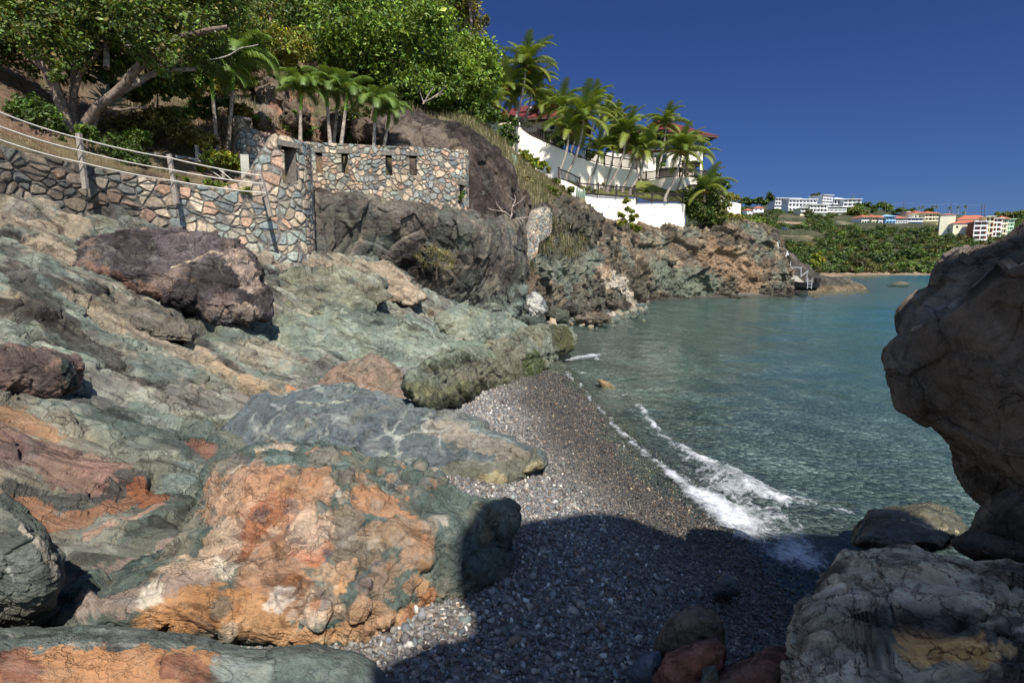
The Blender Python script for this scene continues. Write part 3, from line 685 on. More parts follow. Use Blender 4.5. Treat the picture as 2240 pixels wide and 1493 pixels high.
def p_cong(s):
    s.noise(S(84,104,98), 1.8, -0.1, 0.15, 2, 0.8).noise(S(150,136,112), 2.2, 0.05, 0.3, 3, 0.6)
    s.stain([(480,1070),(560,1040),(640,1080),(560,1140)], 70, S(190,144,106), 0.9).stain([(600,1050),(650,1150),(560,1260),(640,1300)], 60, S(194,138,92), 0.8).stain([(520,1200),(560,1130),(620,1090)], 34, S(180,108,54), 0.95)
    s.stain([(470,1180),(420,1230)], 60, S(214,180,144), 0.85).stain([(200,1300),(420,1270)], 50, S(180,154,136), 0.9).stain([(330,1300),(420,1290),(490,1240)], 26, S(232,218,192), 0.95)
    s.stain([(340,1380),(430,1320),(500,1310),(560,1360)], 52, S(192,130,58), 0.97, rough=0.6).stain([(560,1340),(620,1380)], 40, S(204,150,88), 0.8).stain([(600,1310)], 32, S(224,206,186), 0.9)
    s.stain([(650,1190),(700,1140),(690,1210)], 26, S(196,116,66), 0.98, rough=0.4).stain([(635,1250)], 24, S(178,112,46), 0.98).stain([(715,1335),(765,1260)], 13, S(214,156,88), 0.98).stain([(730,1165)], 16, S(204,160,100), 0.9)
    s.stain([(800,1080),(880,1100)], 40, S(186,130,78), 0.9, rough=0.4).stain([(840,1150)], 44, S(176,134,90), 0.7).stain([(925,1180),(900,1230)], 26, S(186,140,102), 0.9).stain([(940,1240),(925,1280)], 18, S(196,140,76), 0.8).stain([(630,1050)], 26, S(200,150,90), 0.85)
    s.stain([(760,1120),(740,1180),(800,1200)], 40, S(150,120,88), 0.6, rough=0.8).stain([(850,1250),(820,1330)], 40, S(172,138,108), 0.7, rough=0.8).stain([(560,1400),(700,1395),(860,1370),(930,1330)], 24, S(206,150,88), 0.95).stain([(700,1405),(830,1390)], 12, S(224,184,128), 0.8)
    s.stain([(900,1350),(950,1310)], 18, S(186,112,50), 0.9)
    s.stain([(930,1080),(990,1160),(1030,1230)], 50, S(88,106,102), 0.8).stain([(1050,1120),(1110,1110)], 30, S(136,140,116), 0.85).stain([(1070,1170)], 22, S(150,132,92), 0.85).stain([(560,1000),(760,1010),(860,1050)], 24, S(118,140,134), 0.8)
    vec, vid, f1, f2 = worley(warp(s.V, 0.08, 3, 5) * 3.2, 6); k = (hash01(vid, 40) > 0.45) * sstep(.6, .45, f1) * (s.px > 560) * (s.px < 960)
    pal = np.array([S(196,146,96), S(206,170,130), S(150,140,124), S(182,124,70), S(108,112,112), S(214,186,156)])[(hash01(vid, 44) * 5.99).astype(int)]
    s.C = s.C * (1 - .75 * k[:, None]) + pal * .75 * k[:, None]
    vec, vid, f1, f2 = worley(warp(s.V, 0.04, 6, 6) * 7.5, 7); k = (hash01(vid, 41) > 0.5) * sstep(.5, .4, f1) * (s.px > 460) * (s.px < 980)
    pal = np.array([S(200,160,120), S(170,150,130), S(120,110,110), S(186,130,84), S(216,200,176), S(96,112,106)])[(hash01(vid, 45) * 5.99).astype(int)]
    s.C = s.C * (1 - .6 * k[:, None]) + pal * .6 * k[:, None]
    for q in range(26): s.stain([(R.uniform(580, 960), R.uniform(1020, 1330))], R.uniform(5, 15), [S(212,176,140), S(196,128,76), S(96,88,96), S(180,150,120)][q % 4], 0.8, rough=0.4, seed=q)
rock('boulder', [(100,1378),(140,1300),(230,1262),(340,1225),(420,1150),(446,1090),(446,1045),(470,1008),(560,984),(700,988),(830,1016),(950,1056),(1030,1106),(1080,1108),(1122,1104),(1130,1136),(1092,1188),(1082,1250),(1030,1292),(960,1342),(890,1388),(800,1412),(600,1420),(330,1392)], 3.5, M['near'], S(100,116,106), 'huge teal and orange lumpy boulder in the foreground beside the pebbles', dpx=0.0006, dpy=-0.0025, front=0.5, back=0.75, k=0.75, fs=1.9, amp=0.9, paint=p_cong, facet=0.85, lump=lump_cong, seed=22, level=7, c=(720,1210))
def p_vein(s):
    s.noise(S(96,108,112), 1.2, -0.1, 0.2, 2, 0.8).noise(S(140,140,128), 2.0, 0.1, 0.3, 3, 0.7)
    s.stain([(960,930),(1060,960),(1130,1000)], 34, S(160,148,128), 0.8).stain([(1000,1020),(1100,1040),(1180,1020)], 34, S(112,112,92), 0.9).stain([(1050,1050),(1100,1050)], 18, S(176,160,104), 0.7).stain([(1160,1035),(1190,1015)], 12, S(176,160,104), 0.7).stain([(900,1040)], 14, S(150,150,104), 0.7)
    s.stain([(650,870),(700,878),(760,868)], 4, S(190,190,166), 0.7).stain([(625,925),(680,915),(700,940),(690,975)], 4, S(190,190,166), 0.7).stain([(740,920),(780,940),(760,975)], 5, S(186,188,166), 0.65).stain([(800,970),(850,990)], 9, S(180,182,164), 0.6).stain([(560,930),(640,990),(720,990)], 3, S(186,188,166), 0.6).stain([(900,930),(880,980),(840,1000)], 3, S(180,182,164), 0.5)
    s.stain([(700,950),(820,960)], 50, S(88,102,112), 0.6)
rock('boulder', [(470,985),(500,930),(555,880),(640,858),(760,848),(850,868),(930,892),(1050,938),(1130,972),(1186,1000),(1196,1014),(1165,1036),(1100,1056),(1000,1062),(940,1052),(860,1060),(700,1040),(540,1020)], 5.9, M['vein'], S(108,122,122), 'long blue green rock with white veins tapering onto the pebbles', dpx=0.0002, dpy=-0.006, front=0.26, back=0.7, fs=1.5, amp=0.8, paint=p_vein, facet=0.8, seed=31, level=7)
def p_br(s): s.noise(S(120,118,100), 1.2, 0, 0.3, 2, 0.6).noise(S(172,136,110), 1.4, 0.0, 0.25, 3, 0.6)
rock('boulder', [(690,850),(720,815),(760,790),(810,784),(860,800),(905,840),(955,880),(960,905),(900,905),(820,900),(740,890)], 8.9, M['near'], S(146,120,98), 'smooth brown boulder between the veined rock and the algae ridge', dpy=-0.006, front=0.4, back=0.7, fs=1.2, amp=0.8, paint=p_br, facet=0.6, seed=36)
def p_alg(s):
    s.noise(S(124,134,116), 1.0, -0.1, 0.2, 2, 0.8).noise(S(150,142,110), 1.6, 0.08, 0.25, 3, 0.7, 6).stain([(900,870),(985,875),(1060,842),(1165,812)], 30, S(96,96,64), 0.8)
    s.stain([(1000,800),(1150,790)], 34, S(120,112,88), 0.6).stain([(1190,790),(1170,815)], 34, S(70,84,28), 0.9).stain([(1230,740),(1250,735)], 34, S(74,76,34), 0.9).stain([(940,780),(1080,760)], 26, S(130,142,118), 0.7).stain([(910,860),(1050,840)], 16, S(132,134,92), 0.6)
rock('rock_ridge', [(888,850),(900,820),(940,795),(1020,768),(1100,744),(1180,712),(1236,714),(1262,736),(1258,758),(1225,775),(1206,800),(1165,822),(1060,852),(985,888),(930,892)], 11.2, M['near'], S(132,134,110), 'olive algae covered rock ridge running from the pebbles into the water', cat='rock', dpx=0.022, dpy=-0.012, front=0.22, back=1.2, fs=1.3, amp=0.9, facet=0.7, paint=p_alg, seed=41, level=7)
def p_gs(s): s.noise(S(140,144,118), 1.0, -0.05, 0.15, 2, 0.7, 6).noise(S(92,104,96), 1.2, 0.04, 0.2, 3, 0.7, 6).noise(S(176,180,160), 2, 0.12, 0.24, 5, 0.6, 6)
for q, (o_, Y_, lb) in enumerate((([(560,735),(630,700),(740,688),(860,694),(940,726),(1004,775),(990,802),(900,818),(770,800),(650,812),(585,795)], 11.6, 'broad pale green slab of bedrock below the purple boulder'),
     ([(960,700),(1010,672),(1060,680),(1100,700),(1150,716),(1170,735),(1100,748),(1020,752),(975,735)], 16.6, 'green rock hump between the slope and the algae ridge'),
     ([(560,640),(640,600),(740,590),(830,612),(860,650),(800,680),(700,690),(600,690)], 13.6, 'tan and green rock hump right of the purple boulder'),
     ([(700,575),(760,566),(842,572),(880,606),(930,650),(900,668),(820,650),(740,620)], 16.4, 'tan topped rock slab against the dark cliff face'),
     ([(160,650),(230,632),(330,668),(420,722),(430,748),(330,742),(230,705),(170,680)], 8.6, 'flat brown slab below the left end of the purple boulder'))):
    rock('rock', o_, Y_, M['slope'], [TEAL, TEAL, OLIVE, TAN, S(120,112,98)][q], lb, cat='rock', dpy=-0.016 if q != 4 else -0.01, dpx=0.004, front=0.22, back=0.9, k=0.6, fs=0.9, amp=0.9, paint=p_gs if q < 3 else None, seed=260 + q, level=6)
def p_wet(s): s.noise(S(66,72,50), 2, -0.1, 0.2, 2, 0.7)
rock('rock', [(1196,800),(1215,786),(1240,800),(1262,822),(1250,834),(1222,828),(1200,815)], 13.6, M['wetrock'], S(92,104,84), 'small wet greenish rock at the upper tip of the pebble beach', cat='rock', dpy=-0.03, front=0.3, back=0.3, fs=1.5, amp=0.5, paint=p_wet, seed=43, level=5)
rock('rock', [(1306,828),(1320,832),(1338,842),(1354,856),(1330,860),(1318,852)], 12.0, M['near'], S(150,124,80), 'small jagged tan rock poking out of the shallow water', cat='rock', front=0.2, back=0.2, fs=3, amp=0.6, seed=44, level=5)
# shoreline rocks near the cliff foot
SR = [([(1140,690),(1142,655),(1165,640),(1188,652),(1195,680),(1180,694)], 23.5, S(150,158,160), 'blue grey boulder with white patches at the cliff foot'),
      ([(1082,700),(1096,660),(1120,630),(1150,628),(1150,660),(1135,690),(1110,708)], 22.5, S(128,144,132), 'tall pale green boulder beside the white patched boulder'),
      ([(1040,690),(1060,684),(1078,690),(1074,702),(1050,704)], 20.5, S(206,160,120), 'pale orange rock on the upper pebble patch'),
      ([(1122,705),(1150,694),(1190,700),(1196,716),(1150,722)], 21.0, S(84,96,88), 'low dark green rock below the white patched boulder'),
      ([(1196,690),(1215,680),(1240,688),(1240,702),(1210,706)], 25.5, S(100,108,92), 'rounded wet rock where the ridge meets the cliff'),
      ([(1258,700),(1290,688),(1330,690),(1334,700),(1290,704)], 26.0, S(140,124,100), 'flat tan rock awash near the cliff foot'),
      ([(1205,668),(1240,655),(1262,668),(1258,682),(1220,684)], 29.5, S(96,92,84), 'dark rock tucked under the low cliff'),
      ([(1090,724),(1120,716),(1140,724),(1132,734),(1100,736)], 18.2, S(96,104,96), 'small grey rock between the ridge and the green slope'),
      ([(1160,722),(1172,717),(1182,722),(1178,729),(1164,730)], 19.0, S(190,132,72), 'small orange rock at the edge of the ridge')]
for q, (o_, Y_, c_, lb) in enumerate(SR):
    def pw(s, c_=c_, q=q):
        s.noise(np.array(c_) * 0.55, 1.5, -0.05, 0.2, q, 0.7)
        if q == 0: s.noise(S(226,224,214), 1.4, 0.02, 0.12, 77, 0.95)
        if q == 2: s.noise(S(206,110,54), 1.6, 0.0, 0.2, 5, 0.9)
    rock('rock', o_, Y_, M['cliff'], c_, lb, cat='rock', front=0.6, back=0.8, fs=0.9, amp=0.8, paint=pw, seed=50 + q, level=5)
rock('rock', [(1936,624),(1952,621),(1966,617),(1985,621),(1988,625),(1960,627)], 108, M['cliff'], S(120,108,84), 'lone flat rock standing in the bay off the headland', cat='rock', front=1.2, back=1.2, fs=0.5, amp=0.6, seed=61, level=5)

# loose rubble at the head of the beach and the cliff foot: too many stones to count
n = 900; qx = R.uniform(960, 1420, n); qy = 742 - (qx - 960) * 0.17 + R.normal(0, 11, n)
G = atz(qx, qy, 0.1); gz_ = np.maximum(ground_z(G[:, 0], G[:, 1]), -.15); rad = np.clip(np.exp(R.normal(-2.35, .5, n)), .03, .32)
b_, f_ = ico(1); A = R.normal(size=(n, 3, 3)); A = np.linalg.qr(A)[0]
Vr = (b_[None] * (1 + .22 * R.uniform(-1, 1, (n, 42, 1)))) * (rad[:, None] * np.array([1.2, .9, .65]))[:, None]; Vr = np.einsum('nij,nkj->nki', A, Vr) + np.stack([G[:, 0], G[:, 1], gz_ + rad * .25], -1)[:, None]
pal = np.array([S(120,126,116), S(96,98,92), S(150,140,122), S(84,88,86), S(168,150,120), S(134,144,132)]); pc = pal[R.randint(0, 6, n)] * np.exp(R.normal(0, .2, n))[:, None]
obj('rubble', Vr.reshape(-1, 3), (f_[None] + 42 * np.arange(n)[:, None, None]).reshape(-1, 3), M['near'], cols=np.repeat(pc, 42, 0), smooth=False, kind='stuff', label='loose grey stones scattered along the foot of the cliff and ridge')
# ------------------------------------------------------------------ dark overhanging rocks at right, and the foreground boulder
def p_sh(s): s.noise(S(128,108,84), 1.0, 0.0, 0.25, 2, 0.7).noise(S(84,74,62), 1.6, -0.1, 0.2, 3, 0.6).noise(S(150,134,112), 1.8, 0.16, 0.3, 4, 0.5)
rock('boulder', [(1974,722),(1976,690),(2010,655),(2044,636),(2052,606),(2078,575),(2130,540),(2185,515),(2240,474),(2420,400),(2700,420),(2700,800),(2300,840),(2050,800)], 2.35, M['shade'], S(118,108,96), 'dark rock slab rising behind the overhanging boulder at right', dpx=-0.0012, dpy=-0.0004, front=0.12, back=0.4, k=0.62, fs=1.6, amp=0.35, paint=p_sh, facet=1.1, fb=0.7, bias=0.012, seed=70, level=7, c=(2330,620))
def p_main(s):
    p_sh(s); s.stain([(2240,566),(2150,626),(2080,671),(1992,720)], 6, S(220,200,176), 0.8, rough=1.0)  # pale crust along the ledge, also painted in for its sunlit rim
rock('boulder', [(1930,778),(1945,752),(1990,716),(2080,668),(2150,622),(2240,560),(2420,480),(2700,480),(2760,900),(2500,1150),(2300,1100),(2235,1085),(2150,1030),(2100,990),(2060,962),(2038,932),(2004,920),(1960,894),(1950,862),(1942,830)], 1.95, M['shade'], S(120,110,98), 'massive overhanging dark boulder jutting in from the right', dpx=-0.0014, dpy=0.0002, front=0.1, back=0.34, k=0.44, fs=1.25, amp=0.3, paint=p_main, facet=1.7, fb=0.25, bias=0.04, seed=74, level=7, c=(2320,790))
rock('boulder', [(2086,970),(2130,960),(2240,1000),(2420,1040),(2420,1180),(2240,1120),(2165,1110),(2140,1090),(2105,1045)], 3.25, M['shade'], S(112,92,72), 'rough brown rock wedged beneath the overhanging boulder', dpx=-0.001, front=0.15, back=0.5, fs=2.8, amp=0.9, paint=p_sh, seed=78, level=6, c=(2240,1060))
rock('boulder', [(2126,1172),(2140,1130),(2175,1085),(2230,1058),(2400,1030),(2480,1150),(2400,1240),(2240,1206),(2180,1196)], 3.2, M['shade'], S(118,108,98), 'rounded dark boulder under the wedged rock at the right edge', dpx=-0.001, front=0.25, back=0.4, fs=2.4, amp=0.6, paint=p_sh, facet=0.6, seed=80, level=6)
def p_low(s): s.noise(S(96,92,60), 1.2, -0.1, 0.2, 2, 0.8).stain([(1970,1128),(2040,1150),(2105,1160)], 3, S(206,186,120), 0.9, rough=0.2)
rock('boulder', [(1868,1188),(1880,1160),(1905,1120),(1960,1112),(2036,1104),(2080,1122),(2108,1150),(2106,1172),(2060,1196),(1960,1204)], 4.6, M['wetrock'], S(100,98,72), 'low olive boulder with a thin pale line at the water edge', dpy=-0.006, front=0.3, back=0.4, fs=2, amp=0.6, facet=0.6, paint=p_low, seed=84, level=6)
rock('boulder', [(2090,1186),(2130,1166),(2240,1180),(2400,1200),(2400,1260),(2200,1240),(2110,1205)], 3.25, M['shade'], S(108,104,98), 'flat dark slab between the foreground boulder and the right edge', front=0.3, back=0.5, fs=2, amp=0.5, facet=0.6, paint=p_sh, seed=86, level=6)
top = [(1750,1300),(1775,1235),(1805,1208),(1870,1192),(1990,1176),(2080,1194),(2240,1216),(2420,1240),(2500,1400),(2450,1750),(2000,1900),(1760,1800),(1740,1500)]
O = atz(*np.array(top, float).T, 0.98)[:, :2]
V, F, N = plan_rock(O, 1.02, -0.35, 0.36, 7)
a1, e1_, i1 = facets(warp(V, 0.1, 2, 3), (2.0, 3.4, 2.4), 90, 0.5, 0.08); a2, e2_, i2 = facets(warp(V, 0.08, 4, 4), (5, 9, 6), 92, 0.6, 0.12)
lay = fbm(V * np.array([0.8, 2.2, 3.0]), 5, 1.6, 0.6, 93, ridge=True)
d = 0.055 * a1 + 0.05 * a2 + 0.05 * lay + 0.05 * fbm(V, 4, 1.2, seed=94) - 0.03 * (1 - sstep(0, 0.07, e2_)) - 0.05 * (1 - sstep(0, 0.05, e1_))
V = V + N * d[:, None]
s = Skin(V, S(186,170,144))
s.noise(S(70,66,62), 1.6, -0.02, 0.16, 2, 0.9, 6, (0.8, 1.8, 1)).noise(S(206,190,170), 2.2, 0.10, 0.22, 3, 0.8, 6, (0.7, 1.8, 1)).noise(S(150,150,132), 1.2, 0.05, 0.3, 5, 0.6)
s.stain([(2000,1430),(2080,1400),(2130,1430),(2100,1450)], 34, S(240,176,90), 0.95).stain([(2160,1420),(2210,1410)], 16, S(230,180,110), 0.8).stain([(1760,1260),(1750,1400)], 26, S(120,112,100), 0.6)  # last stain darkens the left side: its shade put into the colour
s.mul(0.8 + 0.4 * hash01(i1, 3))
obj('boulder', V, F, M['fore'], cols=s.C, label='flat topped cracked grey boulder with an orange patch in the right foreground', cat='boulder')
O = np.array([(3.05,2.5),(3.2,3.6),(4.2,4.0),(5.2,3.4),(5.2,2.2),(4,1.9)])
V, F, N = plan_rock(O, 0.95, -0.5, 0.5, 6); V = V + N * (0.12 * fbm(V, 5, 1.2, seed=99))[:, None]
obj('boulder', V, F, M['shade'], cols=np.tile(S(118,104,88), (len(V), 1)), label='broad dark rock carrying the overhanging boulders just past the right edge', cat='boulder')
SM = [([(1432,1440),(1442,1390),(1470,1352),(1512,1330),(1555,1334),(1578,1360),(1582,1400),(1540,1430),(1480,1450)], 2.62, S(150,130,104), 'grey brown rock on top of the small pile in the shade', M['near']),
      ([(1428,1480),(1460,1430),(1520,1405),(1570,1394),(1590,1420),(1580,1460),(1530,1500),(1450,1530)], 2.38, S(176,104,76), 'red rock at the front of the small shaded pile', M['near']),
      ([(1374,1470),(1400,1440),(1440,1426),(1450,1450),(1430,1482),(1395,1486)], 2.5, S(110,128,150), 'blue grey stone leaning on the shaded pile', M['near']),
      ([(1528,1490),(1545,1458),(1562,1456),(1572,1480),(1560,1520),(1535,1520)], 2.28, S(150,150,130), 'round speckled stone between the two red rocks', M['near']),
      ([(1545,1500),(1590,1470),(1640,1450),(1690,1418),(1735,1420),(1745,1480),(1740,1560),(1600,1580)], 2.3, S(150,96,74), 'long red brown rock beside the foreground boulder', M['near']),
      ([(1562,1300),(1572,1272),(1590,1258),(1610,1270),(1616,1292),(1590,1304)], 3.55, S(96,108,110), 'dark wet stone in the backwash', M['wetrock']),
      ([(1388,1394),(1396,1386),(1406,1390),(1404,1400),(1392,1402)], 2.72, S(235,232,225), 'white round pebble lying on the shaded gravel', M['pebble'])]
for q, (o_, Y_, c_, lb, mt) in enumerate(SM):
    def pw(s, c_=c_, q=q): s.noise(np.array(c_) * 0.6, 3, -0.05, 0.2, q, 0.6)
    rock('rock' if q < 6 else 'pebble', o_, Y_, mt, c_, lb, cat='rock' if q < 6 else 'pebble', front=0.14 if q < 6 else 0.015, back=0.16 if q < 6 else 0.015, fs=4, amp=0.6 if q < 6 else 0.05, facet=0.7, paint=pw, seed=95 + q, level=5)

# ------------------------------------------------------------------ cliffs
def cliff(name, rows, nu, nv, mat, base, paint=None, fs=0.5, amp=1.0, seed=1, an=(1, 1, 1), lay=0.0):
    V, F, N = loft(rows, nu, nv); V = V.astype(np.float32); N = N.astype(np.float32); an = np.array(an, np.float32)
    a1, e1_, i1 = facets(warp(V, 0.25 / fs, 0.6 * fs, seed) * an, fs, seed, 0.6, 0.3); a2, e2_, i2 = facets(warp(V, 0.1 / fs, 1.6 * fs, seed + 2) * an, fs * 2.7, seed + 3, 0.6, 0.3)
    a3, e3_, i3 = facets(V * an, fs * 7, seed + 4, 0.6, 0.3)
    d = 0.58 * a1 + 0.36 * a2 + 0.15 * a3 + 0.22 * fbm(V, 4, 0.5 * fs, seed=seed + 5) + 0.05 * fbm(V, 4, 4 * fs, 0.6, seed=seed + 6) - 0.07 * (1 - sstep(0, 0.05, e1_)) - 0.04 * (1 - sstep(0, 0.06, e2_))
    d = gsmooth(d, nu, nv)
    V = V + N * (d * amp / fs * 0.5)[:, None]
    s = Skin(V, base)
    s.mul((0.8 + 0.4 * hash01(i1, 3)) * (0.86 + 0.28 * hash01(i2, 4)))
    if paint: paint(s, e1_, e2_)
    return obj(name, V, F, mat, cols=s.C, kind='structure')

def p_dark(s, e1_, e2_):
    s.noise(S(112,100,84), 0.5, 0.0, 0.25, 2, 0.8).noise(S(58,50,46), 0.4, -0.1, 0.15, 3, 0.85, 5, (1, 1, 0.5)).noise(S(160,146,118), 1.1, 0.14, 0.28, 4, 0.75, 6, (1, 1, 0.5)).noise(S(110,120,104), 0.6, 0.1, 0.3, 8, 0.6)
    lo = sstep(2.3, 0.9, s.V[:, 2] + 0.7 * fbm(s.V, 4, 0.6, seed=5)); s.mix(S(142,152,134), 0.85 * lo); s.noise(S(96,106,100), 0.9, 0.05, 0.25, 9, 0.6)
    wet = sstep(0.45, 0.1, s.V[:, 2]); s.mix(S(60,56,44), 0.8 * wet)
cliff('cliff', [
 [(660,400,18.6),(760,420,19.8),(900,436,20.4),(1030,460,21.0),(1090,470,22.4),(1150,452,25.0)],
 [(660,436,17.3),(760,436,17.8),(900,454,18.5),(1030,484,19.3),(1095,500,21.4),(1155,520,24.6)],
 [(670,520,17.0),(770,530,17.9),(890,545,18.8),(1030,545,19.4),(1110,560,21.6),(1160,580,24.4)],
 [(690,580,17.0),(790,590,18.2),(900,615,19.4),(1020,635,20.0),(1110,640,22.0),(1150,640,24.0)],
 [(700,640,17.0),(820,680,18.6),(920,690,19.6),(1020,700,20.6),(1100,705,21.6),(1150,700,22.8)],
 [(700,760,17.0),(820,770,18.2),(920,770,18.8),(1020,770,19.6),(1100,770,20.6),(1150,760,21.6)]], 460, 330, M['dark'], S(112,102,92), p_dark, 0.62, 0.6, 101, (1.1, 1.1, 0.42))
def p_slabrock(s, e1_, e2_):
    s.noise(S(52,40,36), 0.5, -0.1, 0.2, 3, 0.85, 5, (1, 1, 0.35)).noise(S(118,98,80), 0.9, 0.12, 0.3, 4, 0.6, 6, (1.2, 1.2, 0.4))
    s.stain([(880,260),(940,290),(980,310)], 46, S(128,110,92), 0.8); s.stain([(1180,480),(1150,440)], 30, S(120,102,84), 0.5)
cliff('cliff', [
 [(820,215,26.5),(900,232,26.2),(960,258,25.6),(1010,262,25.2),(1064,300,25.2),(1112,352,25.6),(1148,420,26.4),(1168,470,27)],
 [(815,240,24.2),(900,258,24.2),(960,280,24.0),(1010,290,24.0),(1060,325,24.2),(1108,372,24.8),(1142,430,25.6),(1160,480,26)],
 [(815,300,22.6),(900,315,22.8),(960,330,22.8),(1010,345,22.8),(1060,380,23.2),(1100,420,24.0),(1135,460,25.0),(1150,500,25.4)],
 [(815,400,21.6),(900,405,21.8),(960,410,22.0),(1010,420,22.2),(1060,440,22.6),(1096,470,23.4),(1130,500,24.4),(1145,540,24.8)],
 [(815,520,21.2),(900,520,21.4),(960,520,21.6),(1010,520,21.9),(1060,530,22.3),(1096,545,23.0),(1130,560,24.0),(1145,590,24.4)]], 300, 260, M['dark'], S(88,72,62), p_slabrock, 0.32, 0.42, 111, (1, 1, 0.5))
def p_cliff(s, e1_, e2_):
    s.noise(S(150,122,88), 0.3, -0.05, 0.22, 2, 0.7).noise(S(98,88,72), 0.4, 0.0, 0.2, 3, 0.75).noise(S(128,138,118), 0.25, 0.08, 0.25, 4, 0.7).noise(S(196,170,128), 0.7, 0.12, 0.26, 6, 0.7)
    lo = sstep(2.6, 0.8, s.V[:, 2] + 1.2 * fbm(s.V, 4, 0.3, seed=5)); s.mix(S(104,102,86), 0.6 * lo)
    wet = sstep(0.7, 0.15, s.V[:, 2]); s.mix(S(58,48,36), 0.85 * wet)
    s.mix(S(60,48,36), 0.5 * (1 - sstep(0.02, 0.12, e1_)))
def p_cliff1(s, e1_, e2_):
    p_cliff(s, e1_, e2_)
    s.stain([(1200,560),(1240,590),(1300,560)], 60, S(124,136,120), 0.75); s.stain([(1250,470),(1290,500)], 50, S(88,84,70), 0.8); s.stain([(1330,600),(1370,620),(1390,640)], 22, S(216,200,174), 0.85, rough=0.7); s.stain([(1320,600),(1340,590)], 18, S(186,152,108), 0.8); s.stain([(1300,620),(1330,630)], 22, S(60,56,50), 0.7)
cliff('cliff', [
 [(1120,462,26),(1180,452,29.5),(1232,434,33.5),(1270,440,36),(1300,458,38.5),(1345,498,43)],
 [(1125,500,25),(1180,490,28.0),(1220,455,31.5),(1270,460,34),(1308,490,37.5),(1350,520,42)],
 [(1130,560,24.6),(1185,545,27.2),(1230,530,30.6),(1275,530,33.5),(1320,550,37),(1360,565,41)],
 [(1135,620,24.2),(1190,600,27.0),(1240,600,30.0),(1285,600,32.6),(1330,605,35.6),(1375,610,40)],
 [(1140,680,24.0),(1200,678,26.8),(1255,672,29.6),(1300,668,32.0),(1345,664,35.4),(1390,660,40)],
 [(1140,730,23.4),(1200,720,26.0),(1255,706,28.6),(1300,700,30.8),(1345,694,33.8),(1390,686,38)]], 400, 320, M['cliff'], S(112,104,88), p_cliff1, 0.55, 1.25, 121, (1, 1, 1))
def p_cliff2(s, e1_, e2_):
    p_cliff(s, e1_, e2_); s.stain([(1440,580),(1500,610),(1560,620)], 34, S(118,130,108), 0.75); s.stain([(1560,560),(1640,600)], 40, S(178,136,88), 0.6); s.stain([(1380,640),(1392,655)], 14, S(200,186,166), 0.8); s.stain([(1400,540),(1540,520)], 30, S(150,128,98), 0.6)
cliff('cliff', [
 [(1320,480,49),(1400,488,53),(1480,492,55),(1560,486,57),(1640,484,59),(1690,500,61),(1720,550,64)],
 [(1325,505,45),(1400,508,50),(1480,508,53),(1560,505,55),(1640,505,57),(1690,520,59),(1730,575,62)],
 [(1335,550,42.6),(1410,552,48.5),(1490,550,51.8),(1570,550,54),(1645,552,56),(1695,560,57.5),(1735,600,61)],
 [(1350,600,41.0),(1420,600,47.0),(1495,598,50.8),(1575,600,53),(1650,600,55),(1700,605,56.5),(1735,620,60)],
 [(1370,655,40.5),(1430,652,46.4),(1505,648,50.6),(1580,645,53),(1655,644,54.6),(1705,640,56.5),(1738,634,60)],
 [(1370,690,38.0),(1430,675,44.4),(1505,668,48.6),(1580,662,51),(1655,660,52.6),(1705,655,54.5),(1738,648,58)]], 560, 300, M['cliff'], S(112,96,74), p_cliff2, 0.5, 1.35, 131, (0.8, 0.8, 1.25))
def p_cliff3(s, e1_, e2_):
    s.noise(S(118,108,90), 0.4, 0, 0.25, 2, 0.7).noise(S(66,62,54), 0.3, -0.05, 0.2, 3, 0.7)
    wet = sstep(0.9, 0.2, s.V[:, 2]); s.mix(S(150,122,76), 0.7 * wet)
cliff('headland', [
 [(1690,500,70),(1720,545,70),(1760,575,72),(1795,600,74),(1840,606,76),(1868,616,78),(1900,634,79)],
 [(1690,530,64),(1720,562,65),(1760,590,68),(1795,608,71),(1840,614,73.5),(1868,622,75.5),(1900,634,77.5)],
 [(1700,590,60),(1725,600,62),(1765,612,65),(1800,622,69),(1840,626,72),(1870,629,74),(1900,634,76.5)],
 [(1705,640,58),(1735,634,61),(1770,632,64),(1805,633,68),(1845,633,71),(1874,633,73),(1905,635,75.5)],
 [(1705,660,56),(1735,652,59),(1770,648,62),(1805,647,66),(1845,645,69),(1874,643,71),(1905,641,74)]], 300, 160, M['cliff'], S(100,94,82), p_cliff3, 0.45, 0.75, 141)

